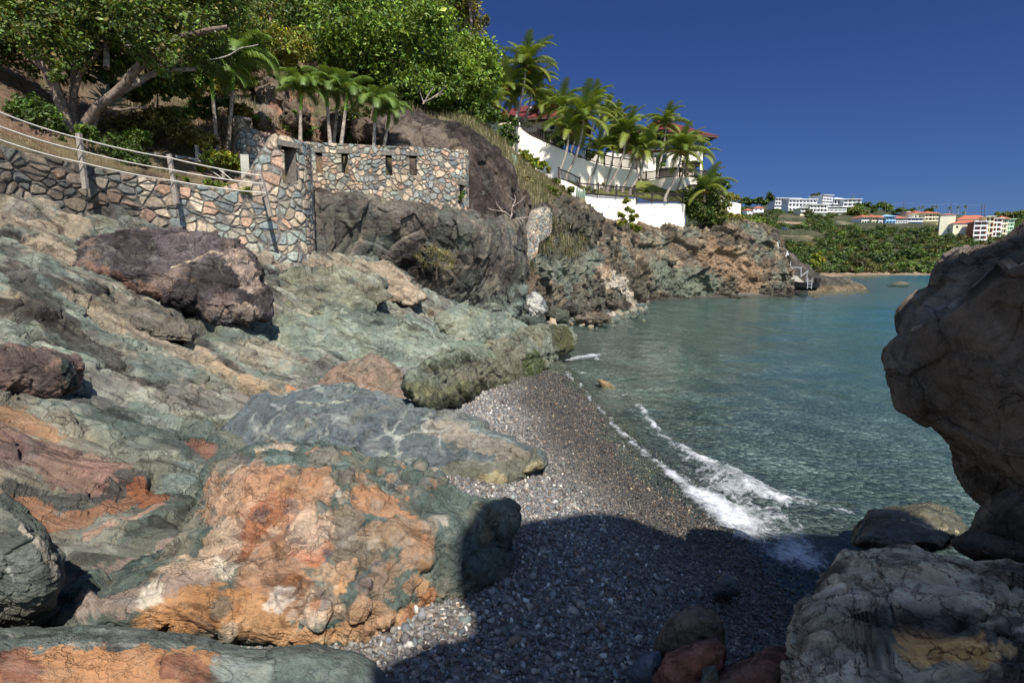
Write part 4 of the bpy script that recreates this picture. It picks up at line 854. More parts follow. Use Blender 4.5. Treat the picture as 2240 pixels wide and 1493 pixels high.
# ------------------------------------------------------------------ hillside
def p_hill(s, e1_, e2_):
    s.noise(S(150,112,78), 0.25, -0.1, 0.2, 2, 0.7).noise(S(124,118,66), 0.35, 0.0, 0.25, 3, 0.6).noise(S(92,80,58), 0.5, 0.05, 0.25, 4, 0.6)
    s.stain([(600,180),(640,230),(600,270)], 40, S(170,108,72), 0.9); s.stain([(560,220),(590,260)], 30, S(150,128,108), 0.8); s.stain([(720,200),(800,250)], 40, S(140,110,84), 0.7); s.stain([(0,260),(60,290)], 50, S(140,104,76), 0.8)
cliff('hillside', [
 [(-700,-700,34),(-250,-420,36),(0,-330,36),(300,-220,38),(600,-80,41),(800,30,44),(960,160,46),(1040,250,47),(1075,300,48)],
 [(-700,-200,22),(-250,-100,22),(0,-20,22),(200,60,23),(400,120,26),(600,150,29),(780,175,32),(950,232,33),(1050,285,34)],
 [(-700,20,15),(-250,120,14.5),(0,180,14.6),(160,270,15.6),(400,300,18),(560,225,22.4),(700,230,24.6),(850,236,26.6),(1010,270,27)],
 [(-700,130,11.5),(-250,220,11.4),(0,285,12.0),(180,330,13.2),(380,372,14.8),(530,380,17.2),(690,330,21.0),(850,320,23.0),(1010,320,24)],
 [(-700,230,9.4),(-250,290,10.2),(0,330,10.9),(180,372,12.1),(380,408,13.6),(540,420,15.2),(700,360,20.2),(850,350,22.0),(1010,350,23)],
 [(-700,500,9.2),(-250,500,10.0),(0,520,10.7),(180,520,11.9),(380,520,13.4),(540,520,15.0),(700,500,19.9),(850,480,21.6),(1010,480,22.6)]], 420, 360, M['soil'], S(120,96,70), p_hill, 0.6, 0.6, 151)
for q, (o_, Y_, lb) in enumerate((([(560,195),(590,178),(622,190),(630,222),(600,240),(566,225)], 23.2, 'brown rock outcrop on the red bank above the slotted parapet'), ([(618,236),(650,222),(678,246),(676,276),(640,282),(620,262)], 21.8, 'rounded brown rock behind the first short palm'),
     ([(700,262),(730,250),(756,266),(752,296),(715,300)], 22.2, 'grey brown rock between the short palm stems'), ([(770,272),(800,262),(822,280),(812,306),(776,306)], 22.6, 'pale brown rock left of the low bushy palm'), ([(545,262),(572,252),(590,268),(580,284),(552,282)], 20.8, 'small brown rock on the bank just above the parapet'))):
    rock('rock', o_, Y_, M['cliff'], S(140,118,98), lb, cat='rock', front=.5, back=.9, k=.6, fs=.8, amp=.7, facet=1.1, seed=280 + q, level=5)
def p_gr(s, e1_, e2_): s.noise(S(150,140,84), 0.5, -0.1, 0.2, 2, 0.8).noise(S(112,116,60), 0.4, 0.05, 0.25, 3, 0.7).noise(S(140,112,86), 0.8, 0.1, 0.3, 4, 0.6)
cliff('hillside', [
 [(960,190,46),(1040,245,47),(1090,310,48),(1135,358,48.5),(1190,388,48),(1235,424,46),(1300,474,50),(1400,490,55),(1500,496,58),(1600,482,60),(1690,500,63)],
 [(960,235,33),(1030,262,33.5),(1080,305,35.5),(1125,352,37),(1180,400,39),(1230,436,42),(1300,484,48),(1400,500,53.5),(1500,503,56.5),(1600,490,58),(1690,508,60)],
 [(960,250,29),(1030,272,29),(1075,312,29.8),(1118,368,31.5),(1165,420,34),(1222,446,38.5),(1300,494,46.5),(1400,508,52),(1480,510,55.5),(1600,497,57.5),(1690,512,59)],
 [(960,268,25.6),(1020,280,25.6),(1066,312,26.3),(1112,372,27),(1150,432,29),(1215,456,35),(1300,506,45),(1400,518,51),(1480,518,55),(1600,508,57),(1690,518,58)],
 [(960,330,24.8),(1020,340,24.8),(1066,370,25.6),(1110,425,26.2),(1150,505,27.5),(1215,510,34),(1300,545,44),(1400,550,50),(1480,548,54),(1600,540,56.6),(1690,545,57.6)]], 360, 220, M['soil'], S(136,122,84), p_gr, 0.6, 0.5, 161)
# ------------------------------------------------------------------ stone walls
def wall_path(pts, du):
    """pts: (px, top_py, bottom_py, Y) -> plan points and top/bottom heights sampled every du metres"""
    A = np.array(pts, float)
    T = at(A[:, 0], A[:, 1], A[:, 3]); B = at(A[:, 0], A[:, 2], A[:, 3])
    xy = T[:, :2]; zt = T[:, 2]; zb = B[:, 2]
    L = np.linalg.norm(np.diff(xy, axis=0), axis=1).sum(); n = max(3, int(L / du))
    S4 = catmull(np.concatenate([xy, zt[:, None], zb[:, None], A[:, :1]], 1) * np.array([1, 1, .001, .001, .00001]), n) / np.array([1, 1, .001, .001, .00001])
    # heights and px interpolate linearly so that steps stay crisp
    s = np.concatenate([[0], np.cumsum(np.linalg.norm(np.diff(xy, axis=0), axis=1))]); ss = np.linspace(0, s[-1], n)
    for q, v in ((2, zt), (3, zb), (4, A[:, 0])): S4[:, q] = np.interp(ss, s, v)
    return S4, ss

STONES = np.array([S(196,164,126), S(176,150,120), S(150,150,146), S(134,144,144), S(206,180,146), S(186,132,92), S(160,150,130), S(120,122,126), S(170,138,112), S(148,156,146)])

def stone_wall(name, pts, label, du=0.02, dz=0.02, cell=0.27, thick=0.42, holes=(), stain=None, seed=1, cat='stone wall', relief=0.035):
    P, ss = wall_path(pts, du); n = len(P)
    zt, zb = P[:, 2], P[:, 3]; H = (zt - zb).max(); nv = int(H / dz)
    tx = np.gradient(P[:, :2], axis=0); tx /= np.linalg.norm(tx, axis=1)[:, None] + 1e-9
    nr = np.stack([tx[:, 1], -tx[:, 0]], -1)                      # towards the viewer
    if (nr * -P[:, :2]).sum() < 0: nr = -nr
    f = np.linspace(0, 1, nv)
    Z = zt[None] * (1 - f[:, None]) + zb[None] * f[:, None]
    U = np.broadcast_to(ss[None], Z.shape); Q = np.stack([U.ravel(), Z.ravel(), 0 * U.ravel()], -1).astype(np.float32)
    W = warp(Q, 0.16, 1.3, seed); W[:, 2] = 0.5 - seed * 7.77 + np.floor(seed * 7.77)
    vec, vid, f1, f2 = worley(W / cell * np.array([1, 1.12, 1], np.float32), seed, 0.82)
    edge = f2 - f1
    prof = sstep(0.03, 0.17, edge)
    g = (hash01(vid, 11)[:, None] - 0.5) * vec[:, :1] + (hash01(vid, 12)[:, None] - 0.5) * vec[:, 1:2]
    d = relief * prof * (0.6 + 0.7 * hash01(vid, 9)) + 0.03 * prof * g[:, 0] + 0.008 * fbm(Q, 4, 9, 0.6, seed)
    top = np.repeat(sstep(0.03, 0.0, f), n) * 0
    C = STONES[(hash01(vid, 4) * 9.99).astype(int)] * np.array([1.1, 1.14, 1.06]) * (0.75 + 0.45 * hash01(vid, 5))[:, None]
    C = C * (1 + 0.35 * fbm(Q, 5, 5, 0.6, seed + 3))[:, None]
    C = C * prof[:, None] + S(122, 112, 98) * (1 - prof[:, None])
    if stain is not None: C = stain(C, Q, P[:, 4][None].repeat(nv, 0).ravel(), f.repeat(n), vid)
    F0 = grid_faces(n, nv)
    XYn = np.stack([nr[:, 0][None].repeat(nv, 0).ravel(), nr[:, 1][None].repeat(nv, 0).ravel(), np.zeros(n * nv)], -1)
    V0 = np.stack([P[:, 0][None].repeat(nv, 0).ravel(), P[:, 1][None].repeat(nv, 0).ravel(), Z.ravel()], -1)
    Vf = V0 + XYn * d[:, None]; Vb = V0 - XYn * thick
    uc = U.ravel()[F0].mean(1); zc = Z.ravel()[F0].mean(1); ok = np.ones(len(F0), bool)
    mb = MB(); extra = []
    for (pa, pb, ta, tb_) in holes:                               # px range, py range
        ua, ub = np.interp([pa, pb], P[:, 4], ss) if P[-1, 4] > P[0, 4] else (0, 0)
        i = int(np.argmin(np.abs(ss - (ua + ub) / 2))); Yh = P[i, 1]
        za, zb_ = at((pa + pb) / 2, ta, Yh)[2], at((pa + pb) / 2, tb_, Yh)[2]
        ok &= ~((uc > ua) & (uc < ub) & (zc < za) & (zc > zb_))
        ia, ib = np.argmin(np.abs(ss - ua)), np.argmin(np.abs(ss - ub))
        def corner(ii, z, back): return np.array([*(P[ii, :2] + nr[ii] * (0.01 if not back else -thick - 0.01)), z])
        q = [corner(ia, za, 0), corner(ib, za, 0), corner(ib, zb_, 0), corner(ia, zb_, 0), corner(ia, za, 1), corner(ib, za, 1), corner(ib, zb_, 1), corner(ia, zb_, 1)]
        extra.append((np.array(q), np.array([[0,1,5,4],[1,2,6,5],[2,3,7,6],[3,0,4,7]])))
        # lintel stone above the slot
        lw = ub - ua + 0.22; ang = math.atan2(tx[i, 1], tx[i, 0])
        mb.box([*(P[i, :2] - nr[i] * 0.17), za + 0.07], (lw, 0.46, 0.14), ang, col=S(120, 112, 100))
    base = len(Vf)
    F = np.concatenate([F0[ok], F0[ok][:, ::-1] + base])
    i0 = np.arange(n)
    capT = np.stack([i0[:-1], i0[:-1] + base, i0[1:] + base, i0[1:]], -1)
    j0 = np.arange(nv) * n
    capL = np.stack([j0[:-1], j0[1:], j0[1:] + base, j0[:-1] + base], -1); capR = np.stack([j0[:-1] + n - 1, j0[:-1] + n - 1 + base, j0[1:] + n - 1 + base, j0[1:] + n - 1], -1)
    F = np.concatenate([F, capT, capL, capR]); V = np.concatenate([Vf, Vb]); C = np.concatenate([C, C * 0 + S(120, 112, 102)])
    for q, ff in extra:
        F = np.concatenate([F, ff + len(V)]); V = np.concatenate([V, q]); C = np.concatenate([C, np.tile(S(128, 118, 104), (8, 1))])
    for Vx, Fx, Cx_ in zip(mb.V, mb.Q, mb.C):
        F = np.concatenate([F, np.asarray(Fx) - min(np.asarray(Fx).ravel()) + len(V)]); V = np.concatenate([V, Vx]); C = np.concatenate([C, Cx_])
    # the cap course of rough stones closes the joint between front and back: jitter it a little
    return obj(name, V, F, M['stone'], cols=np.clip(C, 0, 0.8), label=label, cat=cat, smooth=False)

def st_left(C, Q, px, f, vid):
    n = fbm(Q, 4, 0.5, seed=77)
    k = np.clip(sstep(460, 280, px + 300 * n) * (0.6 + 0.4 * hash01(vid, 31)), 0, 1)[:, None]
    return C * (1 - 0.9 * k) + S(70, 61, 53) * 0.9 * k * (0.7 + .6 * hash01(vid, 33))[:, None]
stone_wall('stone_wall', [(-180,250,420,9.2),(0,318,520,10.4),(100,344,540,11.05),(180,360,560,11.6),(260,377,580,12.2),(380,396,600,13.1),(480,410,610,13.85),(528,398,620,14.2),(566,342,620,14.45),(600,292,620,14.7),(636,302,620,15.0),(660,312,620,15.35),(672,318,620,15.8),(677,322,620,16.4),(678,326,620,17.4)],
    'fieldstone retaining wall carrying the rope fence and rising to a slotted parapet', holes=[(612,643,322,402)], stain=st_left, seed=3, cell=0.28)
def st_r(C, Q, px, f, vid):
    k = (0.5 * sstep(0.0, 0.25, fbm(Q, 4, 0.6, seed=79)))[:, None]; return C * (1 - k) + C * k * 0.6
stone_wall('stone_wall', [(512,262,430,18.2),(514,254,430,17.7),(519,253,440,17.45),(527,258,440,17.35),(533,268,440,17.36),(545,280,440,17.4),(572,288,440,17.6),(604,296,440,17.9),(660,309,440,18.5),(690,311,470,18.9),(760,315,500,19.1),(840,319,520,19.3),(930,323,540,19.6),(1000,327,560,20.0),(1016,328,560,20.3),(1022,329,515,20.9),(1020,330,515,22.0)],
    'pale curved stone parapet wall with four window slots beside the black slab', holes=[(689,704,334,378),(745,761,336,379),(842,857,340,383),(895,910,341,384),(1003,1012,405,442)], stain=st_r, seed=5, cell=0.20, du=0.02, dz=0.02)
stone_wall('stone_wall', [(1124,545,572,24.3),(1150,515,580,24.8),(1172,482,560,25.4),(1180,458,530,25.8),(1196,452,520,26.3),(1203,456,510,26.9),(1206,470,505,27.7)],
    'small stepped stone wall against the cliff beside the bare tree', seed=8, cell=0.2, du=0.03, dz=0.03)

# wooden posts and ropes on the retaining wall
f = empty('rope_fence', at(375, 400, 12.9), 'weathered post fence strung with three white ropes on the stone wall', 'fence')
PB = [((172,292),(187,414),11.35),((370,338),(387,446),12.85),((568,374),(593,474),14.0),((-190,170),(-170,300),9.0)]
for (a, b, Y_) in PB:
    mb = MB(); mb.beam(at(*a, Y_), at(*b, Y_ - 0.05), 0.085, 0.075); mb.build('post', M['wood'], f)
for q in range(3):
    y0 = [(-190,182),(0,246),(172,302),(370,345),(570,384)] if q == 0 else [(-190,222),(0,277),(176,330),(373,371),(575,402)] if q == 1 else [(-190,262),(0,306),(180,356),(378,395),(582,422)]
    Ys = [9.0, 10.2, 11.3, 12.8, 13.95]; P = np.array([at(*p_, Y_ - 0.06) for p_, Y_ in zip(y0, Ys)])
    D_ = []
    for k in range(len(P) - 1):
        t = np.linspace(0, 1, 14, endpoint=(k == len(P) - 2))[:, None]; s_ = P[k] * (1 - t) + P[k+1] * t; s_[:, 2] -= 0.03 * (4 * t * (1 - t))[:, 0] * (0 if k == 0 else 1); D_.append(s_)
    V, F = tube(np.concatenate(D_), 0.014, 6); obj('rope', V, F, M['rope'], f)
# second short fence with sagging lines beyond the wall, low concrete wall and kerb
f = empty('rope_fence', at(430, 380, 15.2), 'small broken post fence with slack ropes beside the flower bed', 'fence')
for a, b in (((430,318),(434,376)),((452,348),(455,372)),((488,372),(490,390))):
    mb = MB(); mb.beam(at(*a, 15.4), at(*b, 15.4), 0.07, 0.07); mb.build('post', M['wood'], f)
for p_ in ([(434,335),(455,352),(488,378),(510,395)], [(434,350),(455,368),(488,392)]):
    V, F = tube(at(*np.array(p_, float).T, 15.35), 0.012, 5); obj('rope', V, F, M['rope'], f)
def plain_wall(name, pts, thick, mat, label, cat='wall', du=0.3, cap=None):
    P, ss = wall_path(pts, du); n = len(P)
    tx = np.gradient(P[:, :2], axis=0); tx /= np.linalg.norm(tx, axis=1)[:, None] + 1e-9
    nr = np.stack([tx[:, 1], -tx[:, 0]], -1)
    if (nr * -P[:, :2]).sum() < 0: nr = -nr
    a = P[:, :2]; b = P[:, :2] - nr * thick
    V = np.concatenate([np.c_[a, P[:, 2]], np.c_[a, P[:, 3]], np.c_[b, P[:, 3]], np.c_[b, P[:, 2]]])
    i = np.arange(n - 1); F = []
    for k in range(4):
        o1, o2 = k * n, ((k + 1) % 4) * n; F.append(np.stack([i + o1, i + 1 + o1, i + 1 + o2, i + o2], -1))
    F.append(np.array([[0, n, 2*n, 3*n], [n-1, 4*n-1, 3*n-1, 2*n-1]]))
    return obj(name, V, [q for q in F], mat, smooth=False, label=label, cat=cat), P, nr, ss
plain_wall('garden_wall', [(225,326,390,15.6),(300,330,400,15.9),(380,338,400,16.2),(436,348,400,16.4)], 0.25, M['shadeconc'], 'low shaded concrete garden wall behind the rope fence', 'wall')
mb = MB(); c_ = at(538, 378, 14.9); mb.box(c_, (0.20, 0.20, 0.9), 0.3); mb.build('gate_post', M['concrete'], label='short square concrete post at the foot of the slotted parapet', cat='post')
# ------------------------------------------------------------------ plants
G_BRIGHT, G_MID, G_DARK, G_OLIVE, G_PALE, G_YEL = (np.array(v) * [1.75, 1.5, 1.4] for v in ((0.085,0.15,0.022),(0.055,0.105,0.020),(0.030,0.058,0.014),(0.095,0.105,0.028),(0.14,0.17,0.06),(0.20,0.22,0.03)))

def leaves(centres, radii, n, size, col, seed=0, clump=0.28, var=0.35, up=0.35, flat=0.75, aspect=0.55, droop=0.0):
    """leaf blades gathered in clumps through the crown's volume"""
    r = np.random.RandomState(seed); centres = np.asarray(centres, float); radii = np.asarray(radii, float)
    if radii.ndim == 1: radii = np.stack([radii, radii, radii * flat], -1)
    vol = radii.prod(1) ** 0.75; cnt = np.maximum(1, (n * vol / vol.sum())).astype(int)
    Pc, Oc, Cc = [], [], []
    for c, ra, m in zip(centres, radii, cnt):
        nk = max(4, int(m / 46))
        d = r.normal(size=(nk, 3)); d /= np.linalg.norm(d, axis=1)[:, None]
        k = c + d * ra * (r.uniform(0.35, 1.0, (nk, 1)) ** 0.6)
        w = r.uniform(0.3, 1.6, nk); w /= w.sum(); ix = r.choice(nk, m, p=w)
        sg = clump * ra.mean() * r.uniform(0.5, 1.2, nk)[ix][:, None]
        p = k[ix] + np.clip(r.normal(size=(m, 3)), -1.9, 1.9) * sg * np.array([1, 1, 0.7])
        Pc.append(p); Oc.append(d[ix]); Cc.append(np.exp(r.normal(0, 0.22, nk))[ix])
    P = np.concatenate(Pc); O = np.concatenate(Oc); K = np.concatenate(Cc); m = len(P)
    nrm = O * 0.6 + np.array([0, 0, up]) * 2 + r.normal(size=(m, 3)) * 0.75; nrm /= np.linalg.norm(nrm, axis=1)[:, None]
    a = np.cross(nrm, r.normal(size=(m, 3))); a[:, 2] -= droop; a /= np.linalg.norm(a, axis=1)[:, None]
    b = np.cross(nrm, a); b /= np.linalg.norm(b, axis=1)[:, None]
    s = size * np.exp(r.normal(0, 0.25, m))[:, None]
    V = np.stack([P - a * s * 0.5, P + b * s * 0.5 * aspect + nrm * s * 0.1, P + a * s * 0.55, P - b * s * 0.5 * aspect + nrm * s * 0.1], 1).reshape(-1, 3)
    F = np.arange(4 * m).reshape(m, 4)
    col = np.asarray(col, float)
    if col.ndim == 2: base = col[r.randint(0, len(col), m)]
    else: base = np.tile(col, (m, 1))
    C = base * (K * np.exp(r.normal(0, var, m)))[:, None]
    C[:, 0] *= np.exp(r.normal(0, 0.12, m))
    return V, F, np.repeat(np.clip(C, 0.004, 0.6), 4, 0)

def limb(pts, r0, r1, mb, col, wob=0.0, seed=0):
    P = catmull(np.asarray(pts, float), max(6, 5 * len(pts)))
    if wob: P = P + wob * np.stack([fbm(P, 2, 1.3, seed=seed + q) for q in range(3)], -1)
    mb.tube(P, np.linspace(r0, r1, len(P)), 8, col)

def px_blobs(bl, Y, spread=1.2, seed=0):
    """(px,py,radius px) -> centres and radii at depth Y with some spread in depth"""
    r = np.random.RandomState(seed); c, ra = [], []
    for b in bl:
        y_ = Y + (b[3] if len(b) > 3 else r.uniform(-spread, spread)); c.append(at(b[0], b[1], y_)); ra.append(b[2] * y_ / FPX)
    return np.array(c), np.array(ra)

BARK, BARKD = S(140,124,108), S(96,84,74)
def tree(name, blobs, Y, n, size, col, trunk, label, cat='tree', seed=0, group=None, spread=1.2, r0=0.14, bark=BARK, clump=0.28, var=0.35, flowers=None, mat='leaf', **kw):
    """trunk: list of pixel polylines from the ground up (depth Y)"""
    c, ra = px_blobs(blobs, Y, spread, seed)
    base = at(*trunk[0][0], Y)
    root = empty(name, base, label, cat, group)
    mb = MB()
    for q, t in enumerate(trunk): limb(at(*np.array(t, float).T, Y), r0 if q == 0 else r0 * 0.6, r0 * 0.3, mb, bark, 0.06, seed + q)
    rr = np.random.RandomState(seed + 5); top = at(*trunk[0][-1], Y)
    for k in range(len(c)):
        mid = (top + c[k]) / 2 + rr.normal(0, 0.12, 3) * ra[k]; limb([top, mid, c[k] + rr.normal(0, .2, 3) * ra[k]], r0 * 0.3, r0 * 0.08, mb, bark, 0.05, seed + k)
    mb.build('trunk', M['bark'], root, smooth=True)
    V, F, C = leaves(c, ra, n, size, col, seed, clump, var, **kw)
    obj('crown', V, F, M[mat], root, cols=C, smooth=False)
    if flowers:
        V, F, C = leaves(c, ra * 1.04, flowers[0], flowers[1], flowers[2], seed + 9, 0.2, 0.15); tag(obj('flowers', V, F, M['leaf'], root, cols=C, smooth=False), kind='stuff')
    return root

# the big spreading tree above the fence
Yt = 14.6
root = empty('spreading_tree', at(172, 318, Yt), 'big spreading tree with grey forked limbs above the rope fence', 'tree')
mb = MB()
def L(pts, r0, r1, dY=None, col=S(134,118,106), sd=0):
    P = np.array(pts, float); dY = np.zeros(len(P)) if dY is None else np.linspace(0, dY, len(P))
    limb(at(P[:, 0], P[:, 1], Yt + dY), r0, r1, mb, col, 0.05, sd)
L([(172,330),(150,270),(130,215),(105,160),(75,115),(55,85),(62,70)], 0.16, 0.09, -0.6, sd=1)
L([(172,330),(162,270),(158,215),(165,150),(180,100),(200,40)], 0.13, 0.05, 0.5, sd=2)
L([(175,330),(190,270),(215,235),(262,195),(300,150),(350,115),(380,85),(440,70),(500,60)], 0.15, 0.05, -0.8, sd=3)
L([(182,330),(205,260),(230,220),(275,195),(330,165),(380,155),(430,150)], 0.13, 0.05, 0.9, S(150,140,130), sd=4)
L([(160,215),(185,150),(225,105),(240,70)], 0.07, 0.03, 0.3, sd=5); L([(300,150),(310,90),(290,40),(285,0)], 0.06, 0.03, 0.5, sd=6); L([(62,70),(80,40),(120,0)], 0.08, 0.03, sd=7)
L([(235,150),(232,110),(228,60)], 0.08, 0.04, 0.4, S(176,164,150), sd=8); L([(210,240),(260,240),(320,235)], 0.05, 0.02, -0.4, sd=9); L([(105,160),(60,120),(0,60)], 0.07, 0.03, 0.4, sd=10)
for q, p_ in enumerate(([(300,75),(302,70),(315,90),(330,105),(352,108)], [(440,55),(460,65),(475,72)], [(455,130),(500,122),(530,105),(565,98)], [(270,95),(290,100),(310,112)])): L(p_, 0.018, 0.010, -0.9, S(206,198,188), sd=20 + q)
mb.build('trunk', M['bark'], root, smooth=True)
bl = [(20,40,80,0),(90,60,80,-.8),(170,40,90,.5),(260,30,85,-.3),(340,50,85,-1),(420,40,80,0),(490,60,60,4),(520,30,50,4),(60,110,60,.6),(120,100,60,-1.2),(200,120,55,1.2),(270,105,60,1.0),(350,120,60,-1),(430,110,60,1.5),(500,105,50,4),(545,92,36,4.5),(150,160,36,1.0),(190,150,42,1.2),(240,150,36,.6),(120,165,26,-1.4),(330,170,34,1.4),(380,165,36,1.2),(300,205,24,1.6),(350,205,28,1.6),(385,200,24,1.6),(-60,60,90,0),(0,-30,110,0),(140,-40,120,0),(300,-50,120,0),(450,-40,90,0)]
c, ra = px_blobs(bl, Yt, 1.0, 3)
V, F, C = leaves(c, ra, 60000, 0.088, np.array([G_MID * [1.1, .95, 1.1], G_MID * [.85, .8, 1.2], G_OLIVE * .75, G_BRIGHT * .75]), 3, 0.2, 0.4, aspect=0.7, flat=0.7)
obj('crown', V, F, M['leaf'], root, cols=C, smooth=False)

